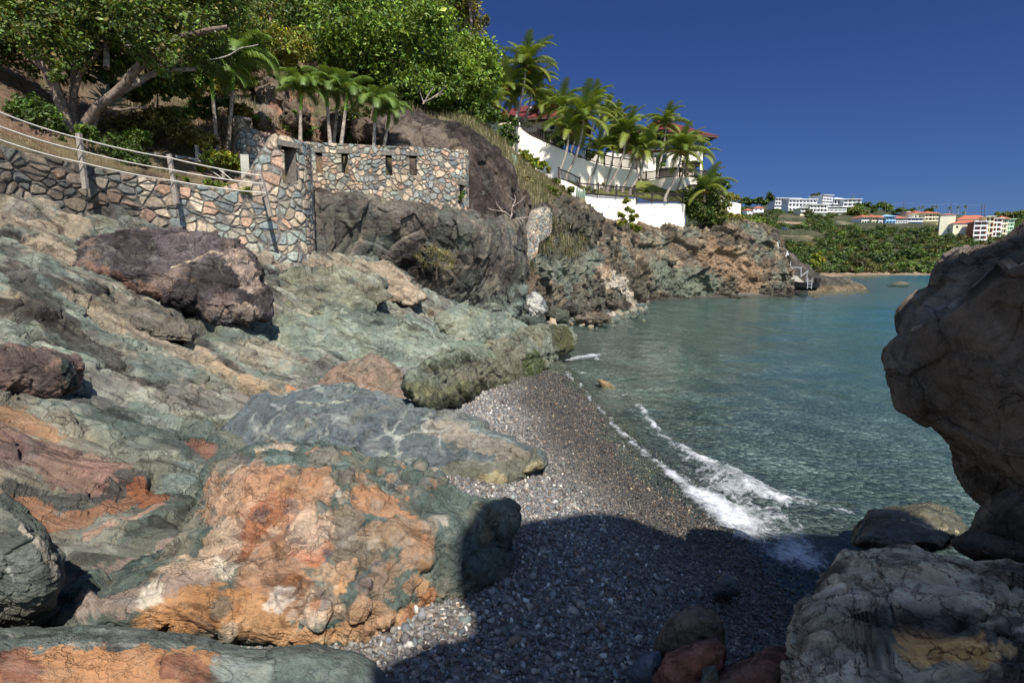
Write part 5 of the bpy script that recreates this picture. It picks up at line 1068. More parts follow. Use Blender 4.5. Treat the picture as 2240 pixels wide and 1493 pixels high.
# trees and shrubs of the hillside
YEL = np.array([(0.62,0.40,0.02),(0.55,0.42,0.04)])
HT = [
 ('tree', [(760,50,75),(850,30,85),(930,70,75),(800,110,70),(880,130,75),(960,150,55),(830,175,50),(905,190,44),(740,110,50),(860,215,32)], 29, 26000, 0.20, np.array([G_BRIGHT, G_BRIGHT*1.15, G_MID]), [[(868,262),(866,200),(862,120)]], 'tall bright green leafy tree in the middle of the hillside', 5, {}),
 ('tree', [(1000,125,55),(1048,150,44),(1060,120,36),(1020,185,46),(985,200,40),(1060,190,30),(1045,225,28)], 32, 13000, 0.2, np.array([G_BRIGHT*1.1, G_BRIGHT]), [[(1010,270),(1012,200),(1015,150)]], 'bright green tree at the right end of the wooded hill', 6, {}),
 ('tree', [(985,30,60),(930,10,60),(1010,70,40),(960,80,50),(900,-30,60)], 38, 12000, 0.17, np.array([G_OLIVE, G_OLIVE*.8]), [[(960,240),(962,140),(965,60)]], 'dark olive feathery tree behind the bright green trees', 7, {'var': 0.3}),
 ('tree', [(1040,40,26),(1020,10,30),(1046,82,20),(1000,-20,36),(1030,-40,30)], 34, 3600, 0.2, np.array([G_PALE*.8, G_OLIVE]), [[(1015,200),(1024,110),(1030,40),(1020,-20)]], 'thin pale tree with sky showing through at the hilltop', 8, {}),
 ('tree', [(690,30,70),(640,10,60),(720,90,50),(690,110,40),(660,60,40)], 33, 12000, 0.17, np.array([G_DARK*1.3, G_MID]), [[(700,190),(690,110),(680,40)]], 'dark green tree left of the tall bright tree', 9, {}),
 ('tree', [(600,0,60),(560,20,50),(620,50,36),(540,-20,60)], 30, 9000, 0.15, np.array([G_OLIVE, G_MID]), [[(590,150),(592,80),(590,20)]], 'olive green tree behind the yellow flowered shrubs', 10, {'flowers': (110, 0.16, YEL)}),
 ('flowering_shrub', [(600,90,40),(640,110,36),(610,125,30),(560,75,30),(655,85,26)], 25.5, 9000, 0.12, np.array([G_YEL*.55, G_BRIGHT, G_OLIVE]), [[(610,160),(610,130),(612,100)]], 'light green shrub covered in yellow flowers on the upper slope', 11, {'flowers': (260, 0.10, YEL)}),
 ('flowering_shrub', [(345,180,30),(300,200,26),(385,190,24),(420,200,24),(270,190,22)], 17.4, 5000, 0.10, np.array([G_MID, G_OLIVE]), [[(345,255),(345,220),(345,190)]], 'yellow flowered shrub behind the limbs of the spreading tree', 12, {'flowers': (140, 0.08, YEL)}),
 ('tree', [(20,110,60),(60,160,50),(0,190,50),(100,190,40),(-60,140,70)], 19, 9000, 0.14, np.array([G_DARK, G_MID*.8]), [[(40,250),(40,200),(40,150)]], 'dark shaded tree behind the left limb of the spreading tree', 13, {}),
 ('tree', [(150,0,90),(260,-20,90),(60,-10,80),(380,0,80),(470,0,60)], 24, 14000, 0.17, np.array([G_MID, G_OLIVE]), [[(250,120),(250,60),(250,0)]], 'olive tree high on the slope above the spreading tree', 14, {'flowers': (60, 0.14, YEL)}),
 ('shrub', [(1000,245,26),(1045,255,24),(970,240,26),(1075,255,18),(940,225,24)], 30.5, 6000, 0.17, np.array([G_DARK*1.2, G_MID]), [[(1010,275),(1010,260),(1010,245)]], 'dark green shrub at the foot of the right hand trees', 15, {}),
 ('shrub', [(915,180,40),(950,200,34),(890,205,30),(985,190,26)], 27.5, 7000, 0.17, np.array([G_BRIGHT, G_MID]), [[(930,245),(930,220),(930,195)]], 'leafy shrub under the tall bright tree', 16, {}),
 ('shrub', [(345,270,40),(290,280,36),(395,285,30),(250,285,30),(420,300,22)], 16.6, 7000, 0.085, np.array([G_OLIVE*.9, G_OLIVE*.6]), [[(330,335),(330,310),(330,280)]], 'low dry olive shrub above the concrete garden wall', 17, {}),
 ('shrub', [(255,330,36),(290,350,30),(240,365,26)], 13.9, 4500, 0.08, np.array([G_DARK, G_MID*.7]), [[(255,385),(255,360),(255,340)]], 'dark bush beside the trunk behind the rope fence', 18, {}),
 ('shrub', [(100,262,30),(130,290,24),(70,240,30),(40,230,26),(150,312,16)], 13.4, 4200, 0.08, np.array([G_MID*.9, G_DARK]), [[(110,310),(108,290),(105,270)]], 'leafy green bush on the bank left of the tree trunk', 19, {}),
 ('shrub', [(188,285,16),(200,305,14),(180,300,12)], 13.2, 1500, 0.08, np.array([G_BRIGHT, G_MID]), [[(190,325),(190,310),(190,295)]], 'bright green sprig growing at the foot of the big tree', 20, {}),
 ('shrub', [(470,350,24),(500,345,20),(510,360,18),(445,365,14)], 15.6, 3000, 0.08, np.array([G_BRIGHT, G_YEL*.5]), [[(480,382),(480,370),(480,355)]], 'bright clipped shrub left of the slotted parapet', 21, {'flowers': (20, 0.06, YEL)}),
 ('shrub', [(555,262,16),(575,270,14)], 20.5, 900, 0.1, np.array([G_OLIVE, G_BRIGHT]), [[(562,285),(562,275),(562,265)]], 'small yellow flowered plant on the red bank above the parapet', 22, {'flowers': (30, 0.09, YEL)}),
 ('shrub', [(640,270,22),(665,290,18),(620,300,14),(655,255,14)], 21.6, 2600, 0.1, np.array([G_DARK*1.2, G_MID]), [[(645,312),(645,290),(645,275)]], 'dark shrub beneath the first of the short palms above the wall', 23, {}),
 ('shrub', [(735,285,26),(765,295,20),(700,290,18)], 22.4, 2800, 0.1, np.array([G_DARK, G_MID*.8]), [[(735,316),(735,300),(735,285)]], 'dark shrub among the palm stems above the window slots', 24, {'flowers': (14, 0.08, YEL)}),
 ('shrub', [(755,255,26),(790,250,20)], 23.4, 2400, 0.12, np.array([G_OLIVE*.7, G_DARK]), [[(765,285),(765,270),(765,258)]], 'dull olive bush on the red bank behind the palm stems', 25, {}),
 ('shrub', [(560,135,26),(520,150,22),(500,120,26),(470,150,20)], 22, 3200, 0.12, np.array([G_OLIVE, G_MID]), [[(520,190),(520,165),(520,145)]], 'olive shrub behind the pair of tall slender palms', 26, {'flowers': (20, 0.09, YEL)}),
 ('shrub', [(660,170,26),(690,180,22),(640,185,18)], 27, 2600, 0.13, np.array([G_BRIGHT*.8, G_MID]), [[(665,205),(665,190),(665,175)]], 'round green bush below the yellow flowered shrub', 27, {}),
 ('shrub', [(450,235,24),(480,225,22),(420,240,20)], 18.6, 2400, 0.09, np.array([G_MID, G_DARK]), [[(452,275),(452,255),(452,240)]], 'dark bush between the big tree and the slender palms', 28, {}),
 ('shrub', [(1105,285,18),(1115,305,18),(1092,300,14),(1120,268,12)], 41, 2600, 0.2, np.array([G_DARK*1.2, G_MID*.8]), [[(1106,330),(1106,310),(1106,295)]], 'dark clipped shrub against the left end of the white wall', 29, {}),
 ('shrub', [(1150,345,14),(1170,355,12),(1145,330,8),(1185,362,10),(1200,372,8)], 40, 2000, 0.2, np.array([G_BRIGHT*1.1, G_YEL*.6]), [[(1160,380),(1158,365),(1156,350)]], 'yellow green bush in front of the white villa wall', 30, {}),
 ('shrub', [(1520,430,28),(1550,425,28),(1575,445,22),(1505,455,22),(1535,465,28),(1565,470,22),(1545,400,14)], 50.5, 9000, 0.24, np.array([G_DARK*1.2, G_MID*.8, G_OLIVE*.7]), [[(1535,500),(1535,470),(1540,430)]], 'big dark green bush at the right corner of the weep hole wall', 31, {}),
 ('shrub', [(1375,460,10),(1370,440,9),(1385,475,10),(1360,470,8),(1380,495,9),(1365,490,9),(1395,500,7)], 42.5, 1300, 0.26, np.array([G_YEL*.7, G_BRIGHT]), [[(1376,520),(1374,490),(1372,450)]], 'thin young tree with sparse yellow green leaves before the white wall', 32, {}),
 ('shrub', [(1635,490,14),(1655,485,14),(1620,478,12),(1660,500,10)], 56, 2200, 0.26, np.array([G_MID, G_BRIGHT*.8]), [[(1640,510),(1640,500),(1640,490)]], 'green shrub at the outer tip of the cliff top', 33, {}),
 ('shrub', [(1590,472,12),(1610,476,10),(1575,474,10),(1625,480,9)], 55, 2200, 0.24, np.array([G_YEL*.5, G_OLIVE]), [[(1595,492),(1595,484),(1595,474)]], 'yellowish bush below the low end wall of the villa', 34, {}),
 ('shrub', [(1130,378,8),(1145,392,9),(1122,390,7),(1160,400,8)], 33.5, 1800, 0.16, np.array([G_OLIVE, S(140,130,88)]), [[(1140,412),(1140,402),(1140,392)]], 'dry grey green scrub on the bank above the black slab', 51, {}),
 ('shrub', [(1195,412,9),(1212,420,9),(1180,408,8),(1228,430,8)], 37.5, 2000, 0.18, np.array([G_MID, G_OLIVE]), [[(1204,440),(1204,430),(1204,420)]], 'green scrub on the bank left of the columnar cacti', 52, {}),
 ('shrub', [(1165,430,8),(1180,440,9),(1150,425,6)], 32.0, 1500, 0.15, np.array([G_OLIVE, G_BRIGHT*.8]), [[(1168,462),(1168,450),(1168,438)]], 'low scrub on the bank above the small stepped stone wall', 53, {}),
 ('hedge', [(1580,428,10),(1595,430,10),(1608,434,8),(1565,420,9)], 57, 2600, 0.2, np.array([G_YEL*.75, G_PALE]), [[(1590,445),(1590,438),(1590,432)]], 'pale yellow green hedge spilling over the low end wall', 35, {}),
 ('shrub', [(1565,395,16),(1585,405,12),(1550,388,12)], 60, 1600, 0.26, np.array([G_DARK*1.3, G_MID*.8]), [[(1566,420),(1566,408),(1566,398)]], 'dark shrub beside the terrace railing at the right of the villa', 36, {}),
 ('scraggly_bush', [(945,560,30),(975,575,26),(925,560,18),(960,548,18)], 18.6, 1800, 0.10, np.array([S(150,140,92), S(120,116,80)]), [[(955,610),(955,590),(955,570)]], 'dry straggly bush growing out of the dark cliff face', 37, {'aspect': 0.12, 'mat': 'grass'}),
 ('shrub', [(1008,430,6),(1005,440,5),(1012,422,4)], 20.0, 240, 0.09, np.array([G_BRIGHT, G_MID]), [[(1008,450),(1008,440),(1008,432)]], 'small green plant sprouting from the slot at the end of the curved wall', 38, {}),
]
VS = 1.12
for (nm, bl, Y_, n, sz, col, tr, lb, sd, kw) in HT:
    if 39.5 <= Y_ < 70: Y_, sz = Y_ * VS, sz * VS
    big = nm == 'tree'
    tree(nm, bl, Y_, n, sz, col, tr, lb, cat='tree' if big else 'shrub' if nm != 'hedge' else 'hedge', seed=sd, r0=0.16 if big else 0.035, spread=2.0 if big else 0.25, bark=BARK if big else BARKD, **kw)
for q, (x_, y_, r_, Y_, lb) in enumerate([(560,188,22,26,'olive bush on the upper slope left of the red soil patch'),(595,228,16,24,'small bush at the edge of the red soil patch'),(690,212,20,26.5,'green bush above the first short palm'),(775,212,22,28,'bush at the foot of the tall bright tree'),(820,240,18,26.5,'green bush just above the black slab left end'),(480,186,22,21,'bush behind the slender palms, left'),(535,178,20,23,'bush behind the slender palms, right'),(425,172,22,19,'yellowish bush under the limbs of the spreading tree'),(15,205,30,16.5,'dark bush on the bank at the left edge'),(60,240,22,14.8,'leafy bush on the bank left of the trunk'),(300,300,22,15.4,'dry bush above the bedding plants, left'),(440,302,20,16.6,'dry bush above the bedding plants, right'),(600,180,18,26.5,'bush under the yellow flowered shrub'),(740,190,22,28.5,'dark bush left of the bright tree trunk'),(525,240,16,19.5,'bush beside the slender palm stem'),(385,250,24,17,'yellow green bush above the shaded garden wall')]):
    tree('shrub', [(x_, y_, r_ * .8), (x_ + r_, y_ + 3, r_ * .6), (x_ - r_ * .9, y_ + 4, r_ * .65), (x_ + r_ * .2, y_ + r_ * .5, r_ * .6)], Y_, 2600, 0.085 + .0018 * Y_, np.array([[G_MID, G_OLIVE], [G_BRIGHT, G_MID], [G_OLIVE, G_YEL * .5]][q % 3]), [[(x_, y_ + r_ + 4), (x_, y_ + r_ * .5), (x_, y_)]], lb, 'shrub', 400 + q, r0=.03, spread=.3, bark=BARKD)
# low beds: ground cover, too many leaves to count
bl = [(x_, 392 + 0.18 * (x_ - 400) + R.uniform(-3, 3), 9) for x_ in range(240, 540, 9)]
c, ra = px_blobs([(a, b if a > 380 else 368 + 0.16 * (a - 240), r_) for a, b, r_ in bl], 14.6, 0.5, 4)
V, F, C = leaves(c, ra, 5200, 0.09, np.array([G_BRIGHT, G_YEL*.6, G_MID]), 41, 0.4, aspect=0.25, up=0.1); obj('ground_cover', V, F, M['leaf'], cols=C, smooth=False, kind='stuff', label='low bright green bedding plants along the top of the retaining wall')

# bare dead tree against the black slab
root = empty('bare_tree', at(1108, 520, 23.2), 'leafless grey dead tree against the black rock slab', 'tree')
mb = MB(); Yb = 23.2
def tw(pts, r0, r1, dY=0.0, sd=0):
    P = np.array(pts, float); limb(at(P[:, 0], P[:, 1], Yb + np.linspace(0, dY, len(P))), r0, r1, mb, S(176,160,150), 0.05, sd)
tw([(1108,528),(1108,505),(1114,482),(1120,468)], 0.06, 0.03); tw([(1112,488),(1130,478),(1160,474),(1172,468)], 0.03, 0.01, -.4, 2); tw([(1118,472),(1122,450),(1128,440),(1126,425)], 0.03, 0.01, .3, 3); tw([(1118,474),(1100,462),(1075,458),(1060,450)], 0.03, 0.01, -.3, 4)
tw([(1112,490),(1090,490),(1066,484),(1056,488)], 0.025, 0.008, .2, 5); tw([(1100,462),(1090,450),(1085,440)], 0.018, 0.007, 0, 6); tw([(1122,452),(1140,440),(1150,428)], 0.02, 0.007, .2, 7); tw([(1110,500),(1095,500),(1080,508)], 0.018, 0.007, 0, 8); tw([(1130,478),(1140,490),(1150,496)], 0.018, 0.007, 0, 9); tw([(1075,458),(1064,466),(1050,466)], 0.014, 0.006, 0, 10); tw([(1085,490),(1072,496),(1060,500)], 0.014, 0.006, 0, 11); tw([(1128,440),(1114,430),(1108,420)], 0.014, 0.006, 0, 12)
mb.build('branches', M['bark'], root, smooth=True)
root = empty('bare_tree', at(940, 225, 26.8), 'small bare pale shrub of thin branches below the bright trees', 'tree'); mb = MB(); Yb = 26.6
for q, p_ in enumerate(([(925,228),(940,205),(950,190)], [(930,222),(955,210),(972,205)], [(928,226),(920,205),(918,190)], [(945,215),(965,200),(976,190)])): tw(p_, 0.03, 0.01, 0, q)
mb.build('branches', M['bark'], root, smooth=True)

# ------------------------------------------------------------------ palms
def frond_mesh(name, rise, droop, L=1.0, n=34, width=0.26, seed=0, col=G_MID, hang=0.55, tipcol=None):
    r = np.random.RandomState(seed); t = np.linspace(0, 1, 26)
    ang = math.radians(rise) - math.radians(droop) * t ** 1.25
    dx = np.cos(ang); dz = np.sin(ang); s = L / 25
    P = np.stack([np.concatenate([[0], np.cumsum(dx[:-1])]) * s, 0 * t, np.concatenate([[0], np.cumsum(dz[:-1])]) * s], -1)
    mb = MB(); mb.tube(P, np.linspace(0.018, 0.003, 26) * L, 4, np.array(col) * [1.6, 1.3, 1.0])
    Vs, Fs, Cs, o = [], [], [], 0
    for k in range(n):
        u = 0.10 + 0.88 * k / (n - 1); i = u * 25; a = int(min(i, 24)); f_ = i - a; p = P[a] * (1 - f_) + P[a + 1] * f_
        d = P[a + 1] - P[a]; d /= np.linalg.norm(d); up = np.cross(np.array([0, 1.0, 0]), d) * -1
        ll = L * width * (math.sin(math.pi * min(1, 0.22 + 0.80 * u)) ** 0.6 + 0.12) * r.uniform(0.85, 1.1)
        for sd in (-1, 1):
            out = np.array([0, sd, 0.0]); v = out * 0.8 + d * (0.55 + 0.5 * u) + up * 0.22; v /= np.linalg.norm(v)
            q1 = p + v * ll * 0.5; v2 = v + np.array([0, 0, -hang * r.uniform(0.7, 1.5)]); v2 /= np.linalg.norm(v2); q2 = q1 + v2 * ll * 0.5
            w = d * 0.0125 * L * (1.15 - 0.4 * u)
            Vs += [p - w, p + w, q1 - w * 0.9, q1 + w * 0.9, q2]; Fs.append([o, o + 1, o + 3, o + 2]); Cs.append(o); o += 5
    V = np.array(Vs); F4 = np.array(Fs); F3 = np.array([[b + 2, b + 3, b + 4] for b in Cs])
    base = np.array(col) * np.exp(r.normal(0, 0.16, (len(V) // 5, 1)))
    C = np.repeat(base, 5, 0); tip = np.tile([0, 0, .15, .15, 1.0], len(V) // 5)[:, None]
    if tipcol is not None: C = C * (1 - 0.75 * tip) + np.array(tipcol) * 0.75 * tip
    mb.add(V, F4, None); mb.C[-1] = C; mb.T.append(F3 + mb.n - len(V))
    return make_mesh(name, np.concatenate(mb.V), [np.concatenate(mb.Q), np.concatenate(mb.T)], np.concatenate(mb.C), True, None, M['palm'])

CO_G, CO_Y, AD_G = np.array((0.125,0.185,0.035)), np.array((0.30,0.27,0.06)), np.array((0.13,0.20,0.045))
FR = {'coco': [frond_mesh('frond', 78, 60, 1, 40, 0.25, 1, CO_G, 0.5, CO_Y*.8), frond_mesh('frond', 55, 95, 1, 40, 0.27, 2, CO_G*1.1, 0.8, CO_Y*.8), frond_mesh('frond', 30, 95, 1, 40, 0.27, 3, CO_G, 1.0, CO_Y), frond_mesh('frond', -5, 75, 1, 38, 0.25, 4, CO_G*1.2 + [.04,0.02,0], 1.0, CO_Y*1.1), frond_mesh('frond', 70, 110, 1, 40, 0.26, 5, CO_G*.9, 0.7, CO_G)],
      'adon': [frond_mesh('frond', 80, 100, 1, 44, 0.34, 6, AD_G, 0.9, AD_G*1.5), frond_mesh('frond', 60, 150, 1, 44, 0.36, 7, AD_G*1.1, 1.1, AD_G*1.8), frond_mesh('frond', 35, 130, 1, 44, 0.36, 8, AD_G*.9, 1.2, AD_G*1.6)]}

def palm(name, base, top, Y, L, nf, kind, label, seed=0, group=None, r0=None, bow=0.0, lean=0.0, trunk_col=None, cat='palm tree', bend=None):
    rr = np.random.RandomState(seed); b = at(*base, Y); t = at(*top, Y)
    root = empty(name, b, label, cat, group)
    h = np.linalg.norm(t - b); r0 = r0 or (0.13 if kind == 'coco' else 0.08)
    m1 = b + (t - b) * 0.35 + np.array([bow, 0, 0]) * h; m2 = b + (t - b) * 0.7 + np.array([bow * 0.9, 0, 0]) * h
    P = catmull([b - [0, 0, .4], b, m1, m2, t], 22); rad = np.linspace(r0, r0 * 0.62, 22); rad[:3] *= [1.5, 1.3, 1.12]
    mb = MB(); tc = S(172,160,148) if trunk_col is None else trunk_col
    mb.tube(P, rad, 8, tc); mb.build('trunk', M['bark'], root, smooth=True)
    mb = MB()
    if kind == 'coco':
        for q in range(9):
            a = rr.uniform(0, 6.28); c_ = t + np.array([math.cos(a) * 0.26, math.sin(a) * 0.26, rr.uniform(-0.35, 0.05)]) * (L / 3.0); v_, f_ = ico(1); mb.add(v_ * 0.13 * L / 3 + c_, f_, [S(150,110,50), S(120,90,40), S(150,140,60)][q % 3])
        mb.build('coconuts', M['bark'], root, smooth=True)
    else:
        d = (t - P[-4]); d /= np.linalg.norm(d); mb.tube([t - d * 0.1, t + d * 0.25 * L, t + d * 0.45 * L], [r0 * 0.75, r0 * 0.85, r0 * 0.35], 8, S(120,150,70)); mb.build('crownshaft', M['bark'], root, smooth=True)
        t = t + d * 0.38 * L
    for q in range(nf):
        u = q / nf; az = q * 2.39996 + rr.uniform(-.2, .2)
        if kind == 'coco': mi = 0 if u < 0.2 else 4 if u < 0.35 else 1 if u < 0.58 else 2 if u < 0.82 else 3
        else: mi = 0 if u < 0.35 else 1 if u < 0.75 else 2
        o = bpy.data.objects.new('frond', FR[kind][mi]); COL.objects.link(o); o.parent = root
        o.location = Vector((t - b)); s = L * rr.uniform(0.85, 1.12); o.scale = (s, s * rr.choice([-1, 1]), s)
        o.rotation_euler = (rr.uniform(-.25, .25), rr.uniform(-.15, .15), az)
    return root

AD = [((475,330),(466,212),17.9,1.45,14,'slender dark stemmed palm, left of the pair beside the stone parapet'),((499,330),(509,192),18.3,1.7,15,'slender palm, right of the pair, arching over the stone parapet'),
      ((657,303),(658,235),19.9,1.2,14,'short palm at the left end of the row above the slotted wall'),((722,312),(716,228),20.3,1.12,13,'short palm with a leaning stem, second along the slotted wall'),
      ((730,313),(738,232),21.2,1.12,13,'short palm standing close behind the second one above the wall'),((747,313),(756,236),20.2,1.1,13,'short palm with a pale stem, right of the close pair above the wall'),
      ((818,318),(820,262),20.6,1.15,13,'low bushy palm at the right end of the row above the slotted wall'),((840,320),(848,275),21.6,1.05,12,'lowest palm leaning right in front of the rock slab')]
for q, (b_, t_, Y_, L_, n_, lb) in enumerate(AD): palm('palm_tree', b_, t_, Y_, L_, n_, 'adon', lb, seed=q + 3, group='short palms above the stone walls')
CP = [((1128,262),(1150,150),47,3.3,20,.03,'tallest coconut palm, standing alone above the other crowns'),((1150,262),(1164,196),49,3.0,18,.02,'coconut palm with a yellow drooping frond just below the tallest one'),
      ((1085,262),(1104,195),46,2.6,17,.02,'coconut palm partly hidden by the bright tree at the hill edge'),((1060,268),(1074,232),43,2.0,14,.02,'small yellowing palm under the edge of the hillside trees'),
      ((1205,305),(1228,240),47,2.6,18,.03,'coconut palm in front of the left red roof'),((1192,262),(1200,232),56,2.2,16,0,'dark bushy palm behind the left red roof'),
      ((1222,382),(1244,286),43.5,2.5,18,.05,'leaning palm whose shadow falls on the upper white wall, left of two'),((1238,388),(1276,262),43.8,2.9,20,.06,'leaning palm whose shadow falls on the upper white wall, right of two'),
      ((1290,318),(1300,228),53,2.4,18,.02,'palm crown standing behind the two shadow casting palms'),((1322,300),(1328,254),55,2.3,17,.02,'dark palm rising behind the middle of the grove'),
      ((1288,400),(1310,330),46.5,1.9,16,.06,'short palm with a curved stem on the lawn, leftmost in the lower row'),((1322,408),(1342,322),47.5,2.0,16,.05,'second palm in the lower row on the lawn'),
      ((1328,414),(1370,292),46.8,2.5,18,.07,'tall leaning palm in the middle of the lawn'),((1362,412),(1388,322),48,2.1,16,.07,'palm with a swept stem near the end of the curved railing'),
      ((1378,418),(1412,328),47.4,2.3,17,.07,'leaning palm in front of the terrace steps'),((1438,382),(1458,272),56,2.6,19,.02,'dark coconut palm rising above the right red roof'),
      ((1455,432),(1492,330),48.2,2.9,20,.05,'big forward leaning palm in front of the right red roof'),((1480,420),(1500,335),50.5,2.3,14,.04,'second stem close behind the big leaning palm'),
      ((1350,300),(1356,262),57,2.1,15,.0,'small distant palm between the two roofs'),((1538,372),(1536,340),60,1.9,12,-.02,'palm peeping out beyond the right end of the house'),
      ((1340,330),(1352,300),56,2.3,16,.02,'palm behind the curved railing between the two roofs'),((1420,335),(1428,302),57.5,2.2,16,.02,'palm standing left of the right red roof'),((1175,262),(1184,228),54,2.3,16,.01,'palm immediately right of the yellow fronded palm'),((1104,264),(1122,216),50,2.4,16,.02,'palm just left of the tallest coconut palm'),((1250,330),(1262,292),53,2.1,15,.02,'low palm crown behind the stepped railing'),((1540,432),(1544,415),49.6,2.6,13,0,'young palm with long upright fronds rising from the dark bush'),((1402,392),(1398,345),54,1.6,12,.02,'small palm against the white upper terrace wall'),((1500,385),(1502,362),53.5,1.3,11,0,'little potted looking palm under the balcony')]
for q, (b_, t_, Y_, L_, n_, bow, lb) in enumerate(CP): palm('coconut_palm', b_, t_, Y_ * VS, L_ * VS * 1.02, n_, 'coco', lb, seed=q + 31, group='coconut palms around the villa', bow=bow)

# agaves and columnar cacti
def agave(c, Y, s, label, seed):
    rr = np.random.RandomState(seed); b = at(*c, Y); mb = MB()
    for q in range(22):
        a = q * 2.4 + rr.uniform(-.2, .2); e = math.radians(18 + 60 * (q / 22) + rr.uniform(-6, 6)); L_ = s * rr.uniform(0.8, 1.1)
        d = np.array([math.cos(a) * math.cos(e), math.sin(a) * math.cos(e), math.sin(e)]); sd = np.array([-math.sin(a), math.cos(a), 0]); up = np.cross(d, sd)
        t = np.linspace(0, 1, 6); w = np.array([.07, .10, .105, .085, .05, .003]) * s
        P = b + d * (t * L_)[:, None] + np.array([0, 0, -0.16]) * (t ** 2 * L_)[:, None]
        V = np.concatenate([P - sd * w[:, None] + up * w[:, None] * .4, P + sd * w[:, None] + up * w[:, None] * .4, P - up * .02 * s]); i = np.arange(5)
        F = np.concatenate([np.stack([i, i + 1, i + 13, i + 12], -1), np.stack([i + 12, i + 13, i + 7, i + 6], -1)]); mb.add(V, F, S(140,160,158) * rr.uniform(.85, 1.15))
    mb.build('agave', M['palm'], label=label, cat='agave', group='blue grey agaves on the cliff top')
agave((1572,496), 57, 1.3, 'blue grey agave beside the big dark bush, leftmost on the cliff top', 1); agave((1600,502), 57.5, 1.0, 'small blue grey agave in the middle of the cliff top', 2); agave((1632,508), 58, 1.4, 'large blue grey agave nearest the outer tip of the cliff', 3); agave((1058,284), 33.5, 1.1, 'pale agave on the grassy bank under the white wall end', 4); agave((1076,298), 33.2, 0.8, 'smaller agave just below the first one on the grassy bank', 5)
agave((232,185), 16.6, 0.8, 'silvery spiky plant behind the trunk of the spreading tree', 6); agave((238,232), 16.0, 0.7, 'silvery spiky plant lower down behind the right limb of the tree', 7)
for (pts, Y_, lb) in (([(1120,372,336),(1126,370,340)], 33.5, 'pair of thin columnar cacti on the grassy bank'), ([(1262,446,410),(1267,446,416),(1272,446,418),(1277,442,412)], 44.5, 'clump of columnar cacti beside the lower white wall')):
    root = empty('cactus', at(pts[0][0], pts[0][1], Y_), lb, 'cactus')
    for (x_, yb, yt) in pts:
        mb = MB(); mb.tube(at(np.array([x_, x_ + .5, x_ + 1]), np.array([yb + 8, (yb + yt) / 2, yt]), Y_), [.11, .12, .07], 7, S(150,168,150)); mb.build('stem', M['palm'], root, smooth=True)

# dry grass on the banks: too many blades to count
def grass(name, mesh, n, h, col, label, test, seed=0):
    me = mesh.data; nv = len(me.vertices); co = np.empty(nv * 3, np.float32); me.vertices.foreach_get('co', co); co = co.reshape(-1, 3)
    px, py, f_ = proj(co); ok = np.where(test(px, py))[0]
    rr = np.random.RandomState(seed); den = fbm(co[ok], 3, 0.9, seed=seed); w = np.clip(den + 0.35, 0.02, 1); w /= w.sum()
    ix = ok[rr.choice(len(ok), n, p=w)]; P = co[ix] + rr.normal(0, .12, (n, 3)) * [1, 1, .2]
    a = rr.uniform(0, 6.28, n); d = np.stack([np.cos(a), np.sin(a), 0 * a], -1); L_ = h * rr.uniform(.3, 1.35, (n, 1)) * (0.55 + 0.9 * np.clip(den[np.searchsorted(ok, ix)] + .45, 0, 1))[:, None]; lean = rr.uniform(.2, 1.5, (n, 1)); sd = np.stack([-d[:, 1], d[:, 0], 0 * a], -1)
    tip = P + np.array([0, 0, 1]) * L_ * (1 - .5 * np.minimum(lean, 1.3)) + d * L_ * lean * .8; mid = P + np.array([0, 0, 1]) * L_ * .55 + d * L_ * lean * .2
    w_ = h * 0.018
    V = np.stack([P - sd * w_, P + sd * w_, mid + sd * w_ * .8, mid - sd * w_ * .8, tip], 1).reshape(-1, 3); o = 5 * np.arange(n)[:, None]
    C = np.repeat(np.asarray(col)[rr.randint(0, len(col), n)] * np.exp(rr.normal(0, .25, (n, 1))), 5, 0)
    obj(name, V, [np.array([[0, 1, 2, 3]]) + o, np.array([[3, 2, 4]]) + o], M['grass'], cols=C, smooth=False, kind='stuff', label=label)
GC = np.array([S(150,140,112), S(124,122,88), S(170,158,128), S(100,112,62), S(118,106,90)])
hills = [o for o in bpy.data.objects if o.name.startswith('hillside')]
grass('dry_grass', hills[1], 42000, 0.5, GC, 'dry straw coloured grass on the bank below the villa', lambda x, y: (x > 1000) & (x < 1330) & (y > 235) & (y < 490) & ((y - 262) * 1.0 > 0.9 * (x - 1060) - 25), 5)
grass('dry_grass', hills[1], 5000, 0.6, GC, 'dry grass tufts along the cliff top under the white wall', lambda x, y: (x > 1300) & (x < 1690) & (y > 470) & (y < 515), 6)
grass('dry_grass', hills[0], 16000, 0.42, GC * .75, 'dry grass and litter on the wooded slope', lambda x, y: (x > 230) & (x < 1020) & (y > 130) & (y < 330), 7)
grass('leaf_litter', hills[0], 9000, 0.14, np.array([S(120,96,74), S(150,128,100), S(96,84,60), S(110,112,60)]), 'brown leaf litter and twigs on the bank behind the rope fence', lambda x, y: (x > -60) & (x < 420) & (y > 220) & (y < 400), 9)
cl = [o for o in bpy.data.objects if o.name.startswith('cliff')]
grass('dry_grass', cl[2], 5000, 0.55, GC, 'dry grass growing on ledges of the cliff beside the small stone wall', lambda x, y: ((np.hypot(x - 1195, (y - 520) * 1.2) < 48) | (np.hypot(x - 1250, (y - 540)) < 30) | (np.hypot(x - 1150, y - 590) < 20)), 8)
at_near = at
def at(px, py, Y): return at_near(px, py, np.asarray(Y, float) * 1.12)
